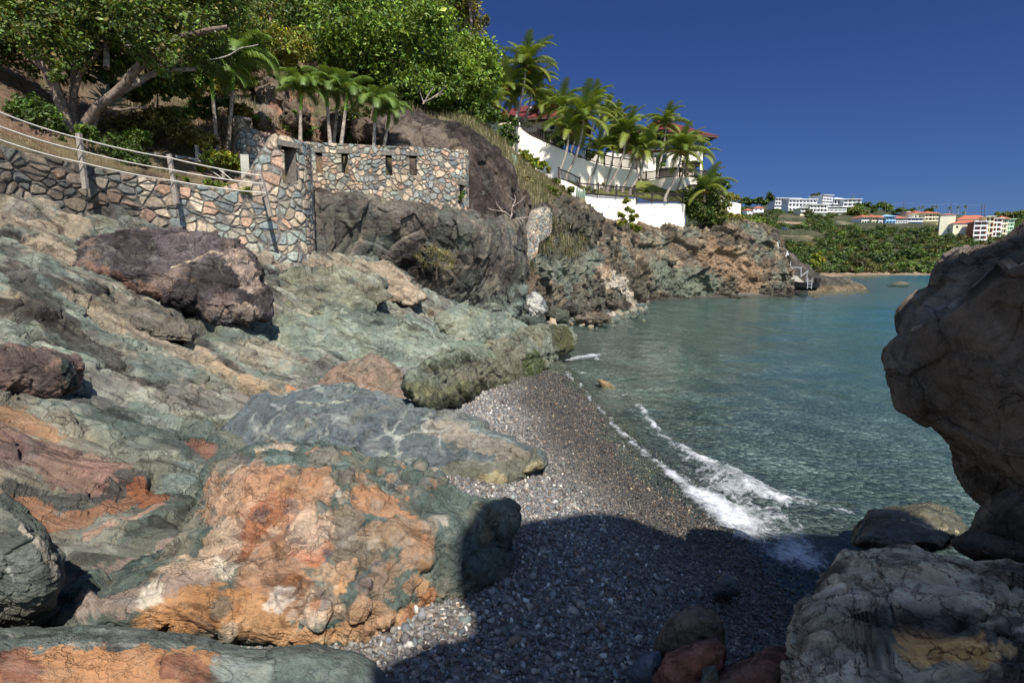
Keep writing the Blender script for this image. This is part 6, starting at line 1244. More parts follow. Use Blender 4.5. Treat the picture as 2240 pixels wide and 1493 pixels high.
# ------------------------------------------------------------------ the villa: retaining walls, railings, houses
def railing(name, pts, h, label, post_every=2.2, gap=0.16):
    """pts: (px, py of the base, Y)"""
    A = np.array([(a, b, b + 10, c) for a, b, c in pts], float)
    P, ss = wall_path(A, 0.2); n = len(P)
    root = empty(name, P[0, :3], label, 'railing')
    X = np.interp; L_ = ss[-1]
    def pt(s): return np.array([X(s, ss, P[:, 0]), X(s, ss, P[:, 1]), X(s, ss, P[:, 2])])
    k = max(1, int(round(L_ / post_every)))
    for q in range(k + 1):
        c = pt(L_ * q / k); mb = MB(); mb.box(c + [0, 0, h * .53], (.13, .13, h * 1.06)); mb.box(c + [0, 0, h * 1.1], (.18, .18, .06)); mb.build('post', M['rail'], root)
    for z_, w_ in ((h * .95, .10), (h * .12, .07)):
        mb = MB(); s = np.linspace(0, L_, max(4, int(L_ / .5)))
        for a, b in zip(s[:-1], s[1:]): mb.beam(pt(a) + [0, 0, z_], pt(b) + [0, 0, z_], .07, w_)
        mb.build('rail', M['rail'], root)
    mb = MB()
    for s in np.arange(gap, L_ - .05, gap): mb.box(pt(s) + [0, 0, h * .53], (.045, .045, h * .84))
    mb.build('baluster_panel', M['rail'], root); return root

V1 = [(1128,268,345,45.5),(1134,277,345,44.8),(1160,297,365,44.6),(1193,312,385,44.9),(1230,327,405,45.5),(1262,343,420,46.3),(1300,357,430,47.3),(1340,366,432,48.6),(1392,372,430,50.5)]
plain_wall('white_wall', V1, 0.35, M['stucco'], 'tall curved white retaining wall below the left red roof', du=0.25)
plain_wall('white_wall', [(1058,276,320,47.0),(1090,270,330,46.3),(1127,266,345,45.55)], 0.3, M['stucco2'], 'short shaded white wall return at the left end of the villa', du=0.25)
railing('railing', [(a, b, d) for a, b, c, d in V1[1:]], 1.0, 'dark curved railing stepping down on top of the tall white wall')
plain_wall('white_wall', [(1270,331,375,54.0),(1330,334,380,54.0),(1435,345,395,55.0)], 0.3, M['stucco'], 'long white parapet wall behind the palm trunks on the upper terrace', du=0.4)
V3 = [(1222,392,420,41.6),(1232,394,425,41.9),(1250,402,440,42.4),(1268,412,470,43.0),(1280,420,480,43.6)]
plain_wall('white_wall', V3, 0.3, M['stucco'], 'low curved white wall at the left end of the lawn', du=0.2); railing('railing', [(a, b, d) for a, b, c, d in V3[:-1]], 0.85, 'short dark railing curving down at the left end of the lawn')
V4 = [(1268,424,500,43.4),(1300,427,500,44.2),(1340,430,505,45.4),(1386,433,505,46.7),(1391,433,505,46.9),(1391.5,444,505,46.9),(1440,444,505,48.0),(1492,445,505,49.2),(1498,447,505,49.6),(1500,450,505,51)]
_, P4, N4, s4 = plain_wall('white_wall', V4, 0.4, M['stucco'], 'long white sea wall with rows of weep holes above the cliff', du=0.2)
w_ = bpy.data.objects['white_wall.004'] if 'white_wall.004' in bpy.data.objects else _
for r_, off in ((455, 0), (468, 5), (484, 2)):
    for x_ in range(1326 if r_ > 460 else 1345, 1484, 17):
        i = int(np.argmin(np.abs(P4[:, 4] - x_ - off))); z_ = at(x_, r_, P4[i, 1])[2]
        if z_ > P4[i, 2] - .35: continue
        c = np.array([*(P4[i, :2] + N4[i] * 0.006), z_]); mb = MB(); tg = np.array([-N4[i, 1], N4[i, 0], 0])
        mb.tube([c - np.array([*N4[i], 0]) * .05, c + np.array([*N4[i], 0]) * .02], .055, 8, (1, 1, 1)); v_, f_ = mb.V[0], mb.Q[0]
        o = obj('weep_hole', np.concatenate([v_, [c + np.array([*N4[i], 0]) * .004]]), [f_, np.array([[8 + q, 8 + (q + 1) % 8, 16] for q in range(8)])], M['brownwood'], w_, smooth=False)
railing('railing', [(1262,424,43.2),(1300,427,44.0),(1340,430,45.2),(1388,433,46.6)], 0.95, 'dark railing on the left half of the weep hole wall'); railing('railing', [(1393,444,46.8),(1440,444,47.9),(1493,445,49.1)], 0.95, 'dark railing on the lower right half of the weep hole wall')
V5 = [(1390,397,430,56.0),(1420,394,440,53.6),(1455,390,440,51.8),(1480,388,440,51.4),(1515,389,440,52.2),(1540,393,440,53.6),(1556,398,440,55.4)]
plain_wall('white_wall', V5, 0.3, M['stucco'], 'rounded cream terrace wall beneath the right hand house', du=0.25); railing('railing', [(a, b, d) for a, b, c, d in V5], 0.9, 'dark railing round the terrace of the right hand house')
plain_wall('white_wall', [(1548,400,445,56.5),(1562,414,450,56.0),(1580,428,465,55.5),(1590,441,470,55.4),(1612,444,480,55.4),(1620,446,482,55.4),(1621,447,482,56.5)], 0.3, M['stucco'], 'stepped white end wall descending to the outer cliff tip', du=0.15)
# lawn and planted terraces
V, F, N = loft([[(1230,372,49),(1300,385,52),(1390,395,54),(1480,400,54),(1560,405,56)], [(1240,398,44.5),(1300,412,47.5),(1390,418,49.5),(1480,424,51),(1560,425,54)], [(1262,418,43.3),(1300,424,44.3),(1390,432,46.8),(1490,440,49.5),(1560,440,53)]], 90, 40)
obj('lawn', V, F, M['lawn'], kind='structure')
for q, (bl, Y_, n, col, lb) in enumerate([
  ([(x_, 424 + R.uniform(-4, 3), 7) for x_ in range(1405, 1500, 8)], 50.2, 5200, np.array([G_MID, G_YEL*.6, G_OLIVE]), 'row of green and yellow shrubs below the rounded terrace wall'),
  ([(1270,402,4),(1283,404,4),(1340,408,4),(1306,400,4),(1374,412,5),(1388,408,4),(1322,404,4)], 47.6, 1500, np.array([G_YEL*.7, G_BRIGHT]), 'line of small yellow green plants along the foot of the curved white wall'),
  ([(1240,360,12),(1262,345,10),(1290,338,10),(1225,318,10),(1200,300,10),(1180,290,9),(1215,300,8)], 51.5, 5200, np.array([G_DARK*1.2, G_MID]), 'dark hedge plants behind the stepped railing'),
  ([(1400,385,8),(1425,378,8),(1445,360,9),(1380,370,9),(1360,350,9),(1340,342,8)], 56.5, 3200, np.array([G_DARK*1.2, G_MID]), 'dark shrubs in front of the house between the palms'),
  ([(1290,412,5),(1300,418,5),(1282,414,4)], 44.6, 500, np.array([G_OLIVE, G_BRIGHT]), 'small shrub at the left corner of the lawn'),
  ([(1500,378,7),(1512,372,7),(1492,372,6)], 54.5, 900, np.array([G_BRIGHT, G_YEL*.6]), 'bright green shrub under the balcony of the right hand house'),
  ([(1250,415,8),(1235,425,10),(1215,400,10),(1228,412,8)], 40.6, 2600, np.array([G_OLIVE, G_MID*.8]), 'olive shrub on the bank before the low curved white wall'),
  ([(1140,268,12),(1120,262,12),(1155,272,9),(1100,262,12)], 47.8, 3000, np.array([G_DARK*1.3, G_MID]), 'vine covered shrub on top of the white wall return'),
  ([(1080,240,16),(1062,262,14),(1095,258,12)], 44, 2400, np.array([G_BRIGHT*.8, G_YEL*.6]), 'yellow green bush among the left hand palms')]):
    tree('shrub', bl, Y_, n, 0.22, col, [[(bl[0][0], bl[0][1] + 12), (bl[0][0], bl[0][1])]], lb, 'shrub', 200 + q, r0=0.03, spread=0.3)

def hip_roof(cx, cy, w, d, rz, z0, h, ov, mat):
    """hip roof over a w x d plan, with a thick dark eave"""
    mb = MB(); c, s = math.cos(rz), math.sin(rz); W, Dp = w / 2 + ov, d / 2 + ov; rl = max(0.2, (w - d) / 2)
    p = [(-W, -Dp, 0), (W, -Dp, 0), (W, Dp, 0), (-W, Dp, 0), (-rl, 0, h), (rl, 0, h)]
    V = np.array([(cx + a * c - b * s, cy + a * s + b * c, z0 + z_) for a, b, z_ in p])
    return V, np.array([[0, 1, 5, 4], [2, 3, 4, 5]]), np.array([[1, 2, 5], [3, 0, 4]])

def house(name, c, w, d, hgt, rz, label, roofh, ov, wallm, roofm, windows=(), eave=None, cat='house', band=None):
    """c: centre of the plan at floor level; windows: (face, u, z, ww, wh), face 0 front,1 right,2 left"""
    c = np.asarray(c, float); root = empty(name, c, label, cat)
    mb = MB(); mb.box(c + [0, 0, hgt / 2], (w, d, hgt), rz); mb.build('wall', wallm, root)
    if roofh:
        V, Q, T = hip_roof(c[0], c[1], w, d, rz, c[2] + hgt + .22, roofh, ov, roofm); obj('roof', V, [Q, T], roofm, root, smooth=False)
        if eave is not None:
            mb = MB(); mb.box(c + [0, 0, hgt + .10], (w + 2 * ov - .04, d + 2 * ov - .04, .2), rz); mb.build('eave', eave, root)
    else:
        mb = MB(); mb.box(c + [0, 0, hgt + .12], (w + .3, d + .3, .24), rz); mb.build('roof', roofm, root)
    cc, sn = math.cos(rz), math.sin(rz)
    for (fc, u, z_, ww, wh, *mm) in windows:
        lx, ly = {0: (u, -d / 2 - .01), 1: (w / 2 + .01, u), 2: (-w / 2 - .01, u)}[fc]
        r2 = rz + (0 if fc == 0 else math.pi / 2)
        ctr = c + [lx * cc - ly * sn, lx * sn + ly * cc, z_]
        mb = MB(); t = .12
        M3 = (math.cos(r2), math.sin(r2)); o_ = np.array([-M3[1], M3[0], 0]) * (1 if fc == 0 else -1 if fc == 1 else 1)
        mb.box(ctr, (ww, .06, wh), r2); fr = mb.build('window', M['glass'], root)
        mb = MB()
        for sx in (-1, 1): mb.box(ctr + np.array([M3[0], M3[1], 0]) * sx * (ww / 2 + t / 2), (t, .16, wh + 2 * t), r2)
        for sz in (-1, 1): mb.box(ctr + [0, 0, sz * (wh / 2 + t / 2)], (ww - .01, .16, t), r2)
        mb.build('window_frame', mm[0] if mm else wallm, fr)
    return root

b = at(1168, 306, 57); house('house', b, 10.5, 7, 1.0, -0.25, 'low house with a dark red hipped roof behind the tall white wall', 2.5, 0.9, M['stucco2'], M['roof'], [(0, 3.3, .45, 1.6, .7)], M['brownwood'])
b = at(1440, 372, 62)
root = house('house', b, 7.2, 7.2, 3.0, 0.25, 'two storey white house with a red roof at the right end of the villa', 2.7, 1.3, M['brownwood'], M['roof'], [(0, -2.6, 2.3, 1.8, 1.3), (0, 0, 2.3, 2.0, 1.3), (0, 2.6, 2.3, 1.8, 1.3), (1, 0, 2.3, 3, 1.3)], M['brownwood'])
mb = MB(); mb.box(b + [.3, -.2, 1.0], (6.6, 7.3, 1.1), 0.25); mb.build('balcony', M['stucco'], root)
mb = MB(); mb.box(b + [.3, -.1, -0.6], (5.6, 6.0, 2.2), 0.25); mb.build('base_wall', M['stucco2'], root)
c2 = at(1533, 380, 59.0); mb = MB(); mb.tube([c2 + [0, 0, -.9], c2 + [0, 0, 1.1]], .16, 10); mb.build('column', M['stucco'], root, smooth=True)
b = at(1418, 378, 60); house('house', b, 7, 6, 1.7, -0.2, 'cream middle wing of the villa half hidden by palms', 0, 0, M['stucco'], M['roof'], [(0, -1.6, 1.0, 1.3, .9), (0, 1.2, 1.0, 1.3, .9)])
d = empty('satellite_dish', at(1164, 255, 56), 'grey satellite dish on a pole beside the left red roof', 'satellite dish')
c = at(1162, 243, 56); V, F = ico(3); k = V[:, 1] < -.45; mp = -np.ones(len(V), int); mp[k] = np.arange(k.sum()); Fk = F[k[F].all(1)]
mb = MB(); mb.add((V[k] * [1, .8, 1]) * .62 + c + [.1, .4, 0], mp[Fk]); mb.build('dish', M['grey'], d, smooth=True); mb = MB(); mb.tube([c + [0, .2, -1.4], c + [0, .15, -.1]], .04, 6); mb.build('mast', M['rail'], d)
at = at_near
# concrete steps, hand rails, landing and the boat on the headland
root = empty('steps', at(1730, 622, 61.5), 'concrete steps with a white box landing leading down the headland to the water', 'steps')
for q in range(8):
    c = at(1733 + q * 3.4, 604 + q * 2.9, 60.6 + q * .12); mb = MB(); mb.box(c + [0, .4, -.6], (.9, 1.6, 1.3), -.1); mb.build('step', M['concrete'], root)
mb = MB(); mb.box(at(1722, 592, 60.2), (.85, .7, .8), .1); mb.build('landing_box', M['shadeconc'], root)
for pl in ([(1729,572),(1729,600)], [(1731,585),(1755,585)], [(1752,606),(1752,585)], [(1765,620),(1765,594)], [(1752,604),(1768,592)], [(1740,625),(1740,612)]):
    V, F = tube(at(*np.array(pl, float).T, 60.3), .045, 6); obj('hand_rail', V, F, M['grey'], root)
f = empty('hand_rail', at(1715, 575, 60), 'white bent pipe hand rails standing on the headland rocks', 'hand rail')
for pl in ([(1718,578),(1719,560),(1723,549),(1724,558)], [(1708,577),(1708,566)], [(1690,531),(1701,531),(1702,544)], [(1700,531),(1700,544)]):
    V, F = tube(at(*np.array(pl, float).T, 59.5), .06, 6); obj('rail', V, F, M['white'], f)
for q, (x_, y_, w_) in enumerate(((1692,514,16),(1692,523,18),(1682,533,14))):
    rock('rock', [(x_-w_*.6,y_-4),(x_,y_-6),(x_+w_*.55,y_-4),(x_+w_*.6,y_+4),(x_,y_+5),(x_-w_*.6,y_+4)], 58, M['cliff'], S(104,96,84), ['top slab of the stacked flat rocks beside the pipe rails','second slab of the stacked flat rocks beside the pipe rails','rounded rock under the stacked flat slabs'][q], cat='rock', front=.35, back=.5, k=.45, fs=1.2, amp=.35, seed=210+q, level=4)
r_ = empty('boat', at(1765, 632, 59.6), 'small black boat with a ladder moored below the concrete steps', 'boat')
a, b = at(1738, 628, 59.8), at(1782, 629, 59.8)
mb = MB(); n = 9; tt = np.linspace(0, 1, n); L_ = b - a
pr = np.array([(-.75,.55),(-.62,.0),(-.3,-.32),(.3,-.32),(.62,.0),(.75,.55)]); wv = np.array([.35,.75,.95,1,1,1,1,1,.95])
V = np.concatenate([[a + L_ * t + np.array([0, p0 * w0, p1 * (1.15 if t < .1 else 1)]) for p0, p1 in pr] for t, w0 in zip(tt, wv)]); i = np.arange(n * 6).reshape(n, 6)
F = np.concatenate([np.stack([i[:-1, :-1].ravel(), i[:-1, 1:].ravel(), i[1:, 1:].ravel(), i[1:, :-1].ravel()], -1), np.stack([i[:-1, 0], i[1:, 0], i[1:, 5], i[:-1, 5]], -1)])
mb.add(V, F); mb.add(V[-6:], np.array([[0,1,4,5],[1,2,3,4]])); mb.build('hull', M['black'], r_)
mb = MB(); mb.box(b + [.25, 0, .35], (.35, .4, .75)); mb.box(b + [.25, 0, .85], (.5, .45, .4)); mb.build('outboard_motor', M['black'], r_)
mb = MB()
for dx in (-.9, -.45): mb.tube([a + L_ * .85 + [dx, -.8, -.1], a + L_ * .85 + [dx, -.8, 1.0]], .04, 6)
for z_ in (.1, .4, .7): mb.beam(a + L_ * .85 + [-.9, -.8, z_], a + L_ * .85 + [-.45, -.8, z_], .05, .05)
mb.build('ladder', M['grey'], r_)
# ------------------------------------------------------------------ the far side of the bay
frows = [
 [(1500,440,900),(1620,452,880),(1700,448,860),(1800,448,840),(1900,455,820),(2000,462,800),(2100,470,780),(2260,478,760),(2600,490,740),(3200,500,700)],
 [(1500,462,640),(1620,468,620),(1700,468,600),(1800,468,590),(1900,474,580),(2000,482,560),(2100,490,540),(2260,500,520),(2600,505,500),(3200,510,480)],
 [(1500,500,500),(1620,505,490),(1700,505,480),(1800,505,470),(1900,500,460),(2000,502,450),(2100,512,440),(2260,520,430),(2600,520,420),(3200,520,400)],
 [(1500,545,415),(1620,548,408),(1700,548,400),(1800,550,392),(1900,545,390),(2000,545,385),(2100,550,380),(2260,555,378),(2600,555,370),(3200,555,360)],
 [(1500,588,350),(1620,588,348),(1700,588,346),(1800,590,344),(1900,592,342),(2000,590,340),(2100,588,340),(2260,588,340),(2600,588,338),(3200,588,335)],
 [(1500,601,332),(1620,601,332),(1700,601,331),(1800,601,331),(1900,601,331),(2000,601,330),(2100,601,330),(2260,601,330),(2600,601,328),(3200,601,325)],
 [(1500,606,320),(1620,606,320),(1700,606,320),(1800,606,320),(1900,606,320),(2000,606,320),(2100,606,320),(2260,606,320),(2600,606,318),(3200,606,315)]]
V, F, N = loft(frows, 420, 200)
V = V + N * (3.0 * fbm(V, 5, 0.03, 0.55, 7) + 0.8 * fbm(V, 4, .2, 0.6, 8))[:, None]
s = Skin(V, S(74,82,44))
s.noise(S(130,116,80), .02, 0, .25, 2, .7).noise(S(70,80,44), .03, 0, .2, 3, .7)
s.mix(S(170,140,104), .9 * sstep(3.2, 1.2, V[:, 2] + 1.5 * fbm(V, 3, .08, seed=4)))
s.stain([(1705,478),(1740,480),(1760,484)], 16, S(206,164,120), .95, rough=.7, ns=.12); s.stain([(1780,480),(1820,486)], 12, S(160,128,96), .8, ns=.12); s.stain([(1840,478),(1870,490)], 14, S(150,140,104), .8, ns=.1); s.stain([(1700,508),(1760,510),(1800,520)], 5, S(150,132,92), .9, ns=.2)
obj('far_hill', V, F, M['farsoil'], cols=s.C, kind='structure')
fpx, fpy, ff = proj(V)
# the wood that covers it reads as one mass
rr = np.random.RandomState(5)
m = (fpx > 1560) & (fpx < 2330) & (fpy > 455) & (fpy < 597)
bare = (np.hypot((fpx - 1733) / 34, (fpy - 481) / 15) < 1) | (np.hypot((fpx - 1740) / 66, (fpy - 517) / 14) < 1) | (np.hypot((fpx - 1850) / 32, (fpy - 484) / 13) < 1) | ((fpx > 1640) & (fpx < 1890) & (fpy < 462)) | ((fpx > 1870) & (fpx < 2056) & (fpy < 502)) | ((fpx > 2050) & (fpx < 2220) & (fpy < 520))
ok = np.where(m & ~bare)[0]; ix = rr.choice(ok, 3400, p=(V[ok, 1] ** -1) / (V[ok, 1] ** -1).sum())
C0 = V[ix]; ra = rr.uniform(1.5, 3.0, len(ix)) * np.exp(rr.normal(0, .3, len(ix))) * (0.75 + .4 * (fpy[ix] - 460) / 140); C0[:, 2] += ra * .55
lv, lf, lc = [], [], []
tint = .62 * np.array([G_MID, G_DARK*1.2, G_OLIVE*.9, G_BRIGHT*.7, G_MID*.8])[rr.randint(0, 5, len(ix))] * np.exp(rr.normal(0, .28, (len(ix), 1)))
nl = 130; tot = len(ix)
d = rr.normal(size=(tot, nl, 3)); d /= np.linalg.norm(d, axis=2)[..., None]
p = C0[:, None] + d * (ra[:, None, None] * rr.uniform(.55, 1.05, (tot, nl, 1))) * [1, 1, .62]
nr_ = d + rr.normal(0, .5, d.shape) + [0, 0, .5]; nr_ /= np.linalg.norm(nr_, axis=2)[..., None]
a = np.cross(nr_, rr.normal(size=d.shape)); a /= np.linalg.norm(a, axis=2)[..., None]; b = np.cross(nr_, a)
sz = (ra[:, None, None] * .165) * np.exp(rr.normal(0, .3, (tot, nl, 1)))
Vq = np.stack([p - a * sz, p + b * sz * .8, p + a * sz, p - b * sz * .8], 2).reshape(-1, 3)
cq = np.repeat((tint[:, None] * np.exp(rr.normal(0, .28, (tot, nl, 1)))).reshape(-1, 3), 4, 0)
obj('far_woods', Vq, np.arange(len(Vq)).reshape(-1, 4), M['leaf'], cols=cq, smooth=False, kind='stuff', label='dense green woods covering the far hillside across the bay')
# single trees that stand out over there
FT = [([(1790,566,11),(1782,575,9),(1797,574,8),(1788,556,7)], 340, np.array([G_YEL*.75, G_BRIGHT]), 'bright yellow green tree above the far end of the headland', 588),
      ([(1630,438,8),(1640,442,7),(1622,444,6)], 640, np.array([G_DARK*1.2]), 'round dark tree on the far skyline left of the white hotel', 452),
      ([(1660,438,9),(1672,442,8),(1686,432,8),(1684,424,5)], 630, np.array([G_DARK, G_DARK*1.3]), 'tall dark tree group on the far skyline beside the white hotel', 455),
      ([(1786,430,8),(1780,434,6),(1793,433,6)], 660, np.array([G_DARK*1.2]), 'dark tree behind the white hotel between its blocks', 446),
      ([(1880,452,10),(1895,450,9),(1930,450,12),(1910,458,10),(1945,456,9)], 600, np.array([G_DARK*1.3, G_MID]), 'clump of dark trees on the far skyline right of the white hotel', 474),
      ([(1870,462,12),(1850,460,9),(1885,468,10)], 585, np.array([G_MID, G_OLIVE]), 'olive trees just below the right end of the white hotel', 478),
      ([(1970,462,9),(1985,463,8),(2000,460,7),(1960,466,8)], 600, np.array([G_DARK*1.2, G_MID*.8]), 'dark trees on the skyline behind the blue apartments', 474),
      ([(2030,462,6),(2034,460,5)], 560, np.array([G_DARK]), 'small dark round tree among the skyline palms', 472),
      ([(2190,470,9),(2215,470,10),(2235,468,9)], 560, np.array([G_MID, G_OLIVE]), 'green trees on the skyline at the far right', 484)]
for q, (bl, Y_, col, lb, gy) in enumerate(FT):
    tree('tree', bl, Y_, 2200, 1.5 if Y_ < 400 else 2.2, col, [[(bl[0][0], gy), (bl[0][0], (gy + bl[0][1]) / 2), (bl[0][0], bl[0][1])]], lb, 'tree', 300 + q, r0=.45, spread=2.0)

def slab_building(name, px0, px1, py0, py1, Y, floors, label, bays, body, trim, roof=None, depth=14, rz=0.0, cat='building', arches=False, roofh=3.0, winmat='glass', accent=None, kinds=None):
    """a block with open balconies: recessed back wall, floor slabs, parapets and columns"""
    a, b = at(px0, py1, Y), at(px1, py1, Y); top = at(px0, py0, Y)[2]; w = abs(b[0] - a[0]); c = (a + b) / 2; h = top - c[2]; fh = h / floors
    root = empty(name, c, label, cat)
    cs, sn = math.cos(rz), math.sin(rz)
    def W(x, y, z): return c + np.array([x * cs - y * sn, x * sn + y * cs, z])
    mb = MB(); mb.box(W(0, depth / 2 + 1.2, h / 2 - 2), (w, depth, h + 4), rz); mb.build('wall', M[body], root)
    bw = w / bays
    for f_ in range(floors):
        z = f_ * fh
        mb = MB(); mb.box(W(0, .45, z + .1), (w + .2, 1.9, .28), rz); mb.box(W(0, -.42, z + .62), (w + .2, .14, .8), rz); mb.build('balcony', M[trim], root)
        for k in range(bays):
            x = -w / 2 + (k + .5) * bw
            mb = MB(); mb.box(W(x, 1.16, z + fh * .52), (bw * .66, .1, fh * .62), rz); mb.build('window', M[winmat], root)
            if accent and (k % 3 == 1):
                mb = MB(); mb.box(W(x + bw * .42, .95, z + fh * .55), (bw * .14, .5, fh * .86), rz); mb.build('shutter', M[accent], root)
        if arches and f_ == 0:
            for k in range(bays):
                x = -w / 2 + (k + .5) * bw; t = np.linspace(0, math.pi, 9); ro, ri = bw * .5, bw * .34
                P = [W(x + ri * math.cos(q), -.36, z + fh * .5 + ri * math.sin(q)) for q in t] + [W(x + ro * math.cos(q), -.36, z + fh * .5 + max(ri * 1.02, ro) * math.sin(q) ** .6) for q in t]
                i = np.arange(8); obj('arch', np.array(P), np.stack([i, i + 1, i + 10, i + 9], -1), M[trim], root, smooth=False)
    for k in range(bays + 1):
        mb = MB(); mb.box(W(-w / 2 + k * bw, -.32, h / 2), (.4, .32, h - .1), rz); mb.build('column', M[trim], root)
    if roof:
        V, Q, T = hip_roof(*W(0, depth / 2, 0)[:2], w, depth + 3, rz, c[2] + h + .3, roofh, .8, None); obj('roof', V, [Q, T], M[roof], root, smooth=False)
    mb = MB(); mb.box(W(0, depth / 2, h + .12), (w + 1.4, depth + 4, .42), rz); mb.build('roof_slab' if roof else 'roof', M[trim], root)
    return root
# white hotel blocks on the ridge
slab_building('hotel_block', 1694, 1752, 434, 449, 640, 2, 'long flat roofed upper block of the white hotel, leftmost', 9, 'white', 'white', rz=.12)
slab_building('hotel_block', 1724, 1786, 436, 462, 600, 3, 'three storey white hotel block with arches on its ground floor', 8, 'white', 'white', arches=True, rz=.05)
slab_building('hotel_block', 1796, 1823, 427, 446, 620, 3, 'tall cube shaped white hotel tower', 3, 'white', 'white', depth=18, rz=.35)
slab_building('hotel_block', 1824, 1846, 436, 447, 625, 1, 'white pavilion with a small gabled roof right of the hotel tower', 3, 'white', 'white', roof='white', roofh=2.5)
slab_building('hotel_block', 1846, 1882, 436, 452, 615, 2, 'rightmost white hotel block with a swept terrace', 4, 'white', 'white', rz=-.1)
slab_building('hotel_block', 1770, 1810, 448, 465, 575, 2, 'cream lower hotel block in front of the tower', 5, 'cream', 'white', rz=.1)
slab_building('hotel_block', 1806, 1850, 453, 464, 580, 2, 'low white hotel wing with long balconies below the tower', 5, 'cream', 'white', rz=-.05)
slab_building('hotel_block', 1752, 1775, 455, 463, 578, 1, 'small white annex at the foot of the arched hotel block', 3, 'cream', 'white')
for (x0, x1, y0, y1, Y_, lb, r_) in ((1626,1644,457,467,470,'small cottage with an orange tiled roof, left of two beyond the villa',.3),(1646,1670,452,463,460,'white gabled cottage with an orange tiled roof, right of two',-.3)):
    a, b = at(x0, y1, Y_), at(x1, y1, Y_); w = b[0] - a[0]; h = at(x0, y0, Y_)[2] - a[2]
    house('house', (a + b) / 2 - [0, 0, 1], w * .85, w * .8, h * .55 + 1, r_, lb, h * .5, .6, M['white'], M['roof2'], [(0, -w * .2, h * .3 + 1, w * .14, h * .25), (0, w * .2, h * .3 + 1, w * .14, h * .25)])
# colourful apartments
slab_building('apartment_block', 1884, 1906, 476, 490, 500, 2, 'white apartment block with a red roof, leftmost of the colourful row', 4, 'white', 'white', roof='roof2', accent='blue')
slab_building('apartment_block', 1906, 1921, 476, 492, 498, 2, 'yellow apartment block second in the colourful row', 2, 'yellow', 'cream', roof='roof2', accent='blue')
slab_building('apartment_block', 1921, 1937, 477, 492, 497, 2, 'white apartment block between the yellow and pale blue ones', 2, 'white', 'white', roof='roof2')
slab_building('apartment_block', 1937, 1957, 474, 492, 495, 2, 'pale blue apartment block with a gabled front', 3, 'paleblue', 'paleblue', roof='paleblue', roofh=2.2)
slab_building('apartment_block', 1957, 1984, 478, 490, 497, 2, 'long white apartment wing right of the pale blue block', 5, 'white', 'white', roof='roof2')
slab_building('apartment_block', 1960, 1982, 468, 478, 530, 1, 'dark navy blue building behind the apartments', 3, 'navy', 'navy', depth=10)
slab_building('apartment_block', 1980, 1994, 464, 484, 520, 2, 'pink white tower block behind the blue shuttered terrace', 1, 'pink', 'white', depth=10)
slab_building('apartment_block', 1984, 2018, 477, 485, 500, 1, 'low terrace with a blue ground floor', 4, 'blue', 'white')
slab_building('apartment_block', 1998, 2024, 467, 482, 508, 1, 'cream apartment block with a green grey roof and one arch', 3, 'cream', 'cream', roof='rust', arches=True)
slab_building('apartment_block', 2022, 2054, 468, 484, 505, 2, 'pale yellow apartment block with square roof turrets', 4, 'yellow', 'cream', roof='roof2', accent='rust')
def plain_block(name, px0, px1, py0, py1, Y, label, body, side, depth, rz, roof, roofh, win=(), wm='glass'):
    a, b = at(px0, py1, Y), at(px1, py1, Y); w = b[0] - a[0]; h = at(px0, py0, Y)[2] - a[2]; c = (a + b) / 2; root = empty(name, c, label, 'apartment block'); cs, sn = math.cos(rz), math.sin(rz)
    def W(x, y, z): return c + np.array([x * cs - y * sn, x * sn + y * cs, z])
    mb = MB(); mb.box(W(0, depth / 2, h / 2 - 3), (w, depth, h + 6), rz); mb.build('wall', M[body], root)
    for (u, v, ww, wh) in win:
        mb = MB(); mb.box(W(u * w, -.02, v * h), (ww, .12, wh), rz); mb.build('window', M[wm], root)
    if roof: V, Q, T = hip_roof(*W(0, depth / 2, 0)[:2], w, depth, rz, c[2] + h + .25, roofh, .7, None); obj('roof', V, [Q, T], M[roof], root, smooth=False)
    mb = MB(); mb.box(W(0, depth / 2, h + .1), (w + 1.0, depth + 1.0, .3), rz); mb.build('roof_slab', M[side], root); return root
plain_block('apartment_block', 2057, 2084, 470, 508, 425, 'tall plain pale green stair tower of the large apartment complex', 'cream', 'white', 9, -.55, 'roof2', 1.2, [(.2, .12, 2.6, 3.0)])
plain_block('apartment_block', 2088, 2140, 489, 520, 415, 'wide pale green lower wing with two small windows', 'cream', 'white', 10, -.35, 'roof2', 2.6, [(-.36, .78, 1.4, 1.5), (.25, .86, 1.4, 1.5)])
plain_block('apartment_block', 2098, 2158, 480, 510, 432, 'upper wing with a broad salmon hipped roof', 'cream', 'white', 12, -.35, 'roof2', 3.4)
slab_building('apartment_block', 2130, 2154, 485, 526, 402, 4, 'rust red balcony block of the large complex', 2, 'rust', 'white', depth=9, rz=-.3)
slab_building('apartment_block', 2154, 2168, 474, 524, 405, 4, 'tall yellow tower with square turrets in the large complex', 2, 'yellow', 'cream', depth=9, rz=-.3, accent='rust')
slab_building('apartment_block', 2168, 2186, 478, 518, 410, 4, 'red framed balcony block right of the yellow tower', 2, 'rust', 'white', depth=9, rz=-.3)
slab_building('apartment_block', 2186, 2200, 479, 512, 414, 3, 'pale gabled block near the right end of the complex', 2, 'cream', 'cream', depth=9, rz=-.3, roof='roof2', roofh=2.4)
slab_building('apartment_block', 2200, 2214, 480, 505, 420, 3, 'mint green end block partly hidden by the dark rock', 2, 'mint', 'mint', depth=9, rz=-.3)
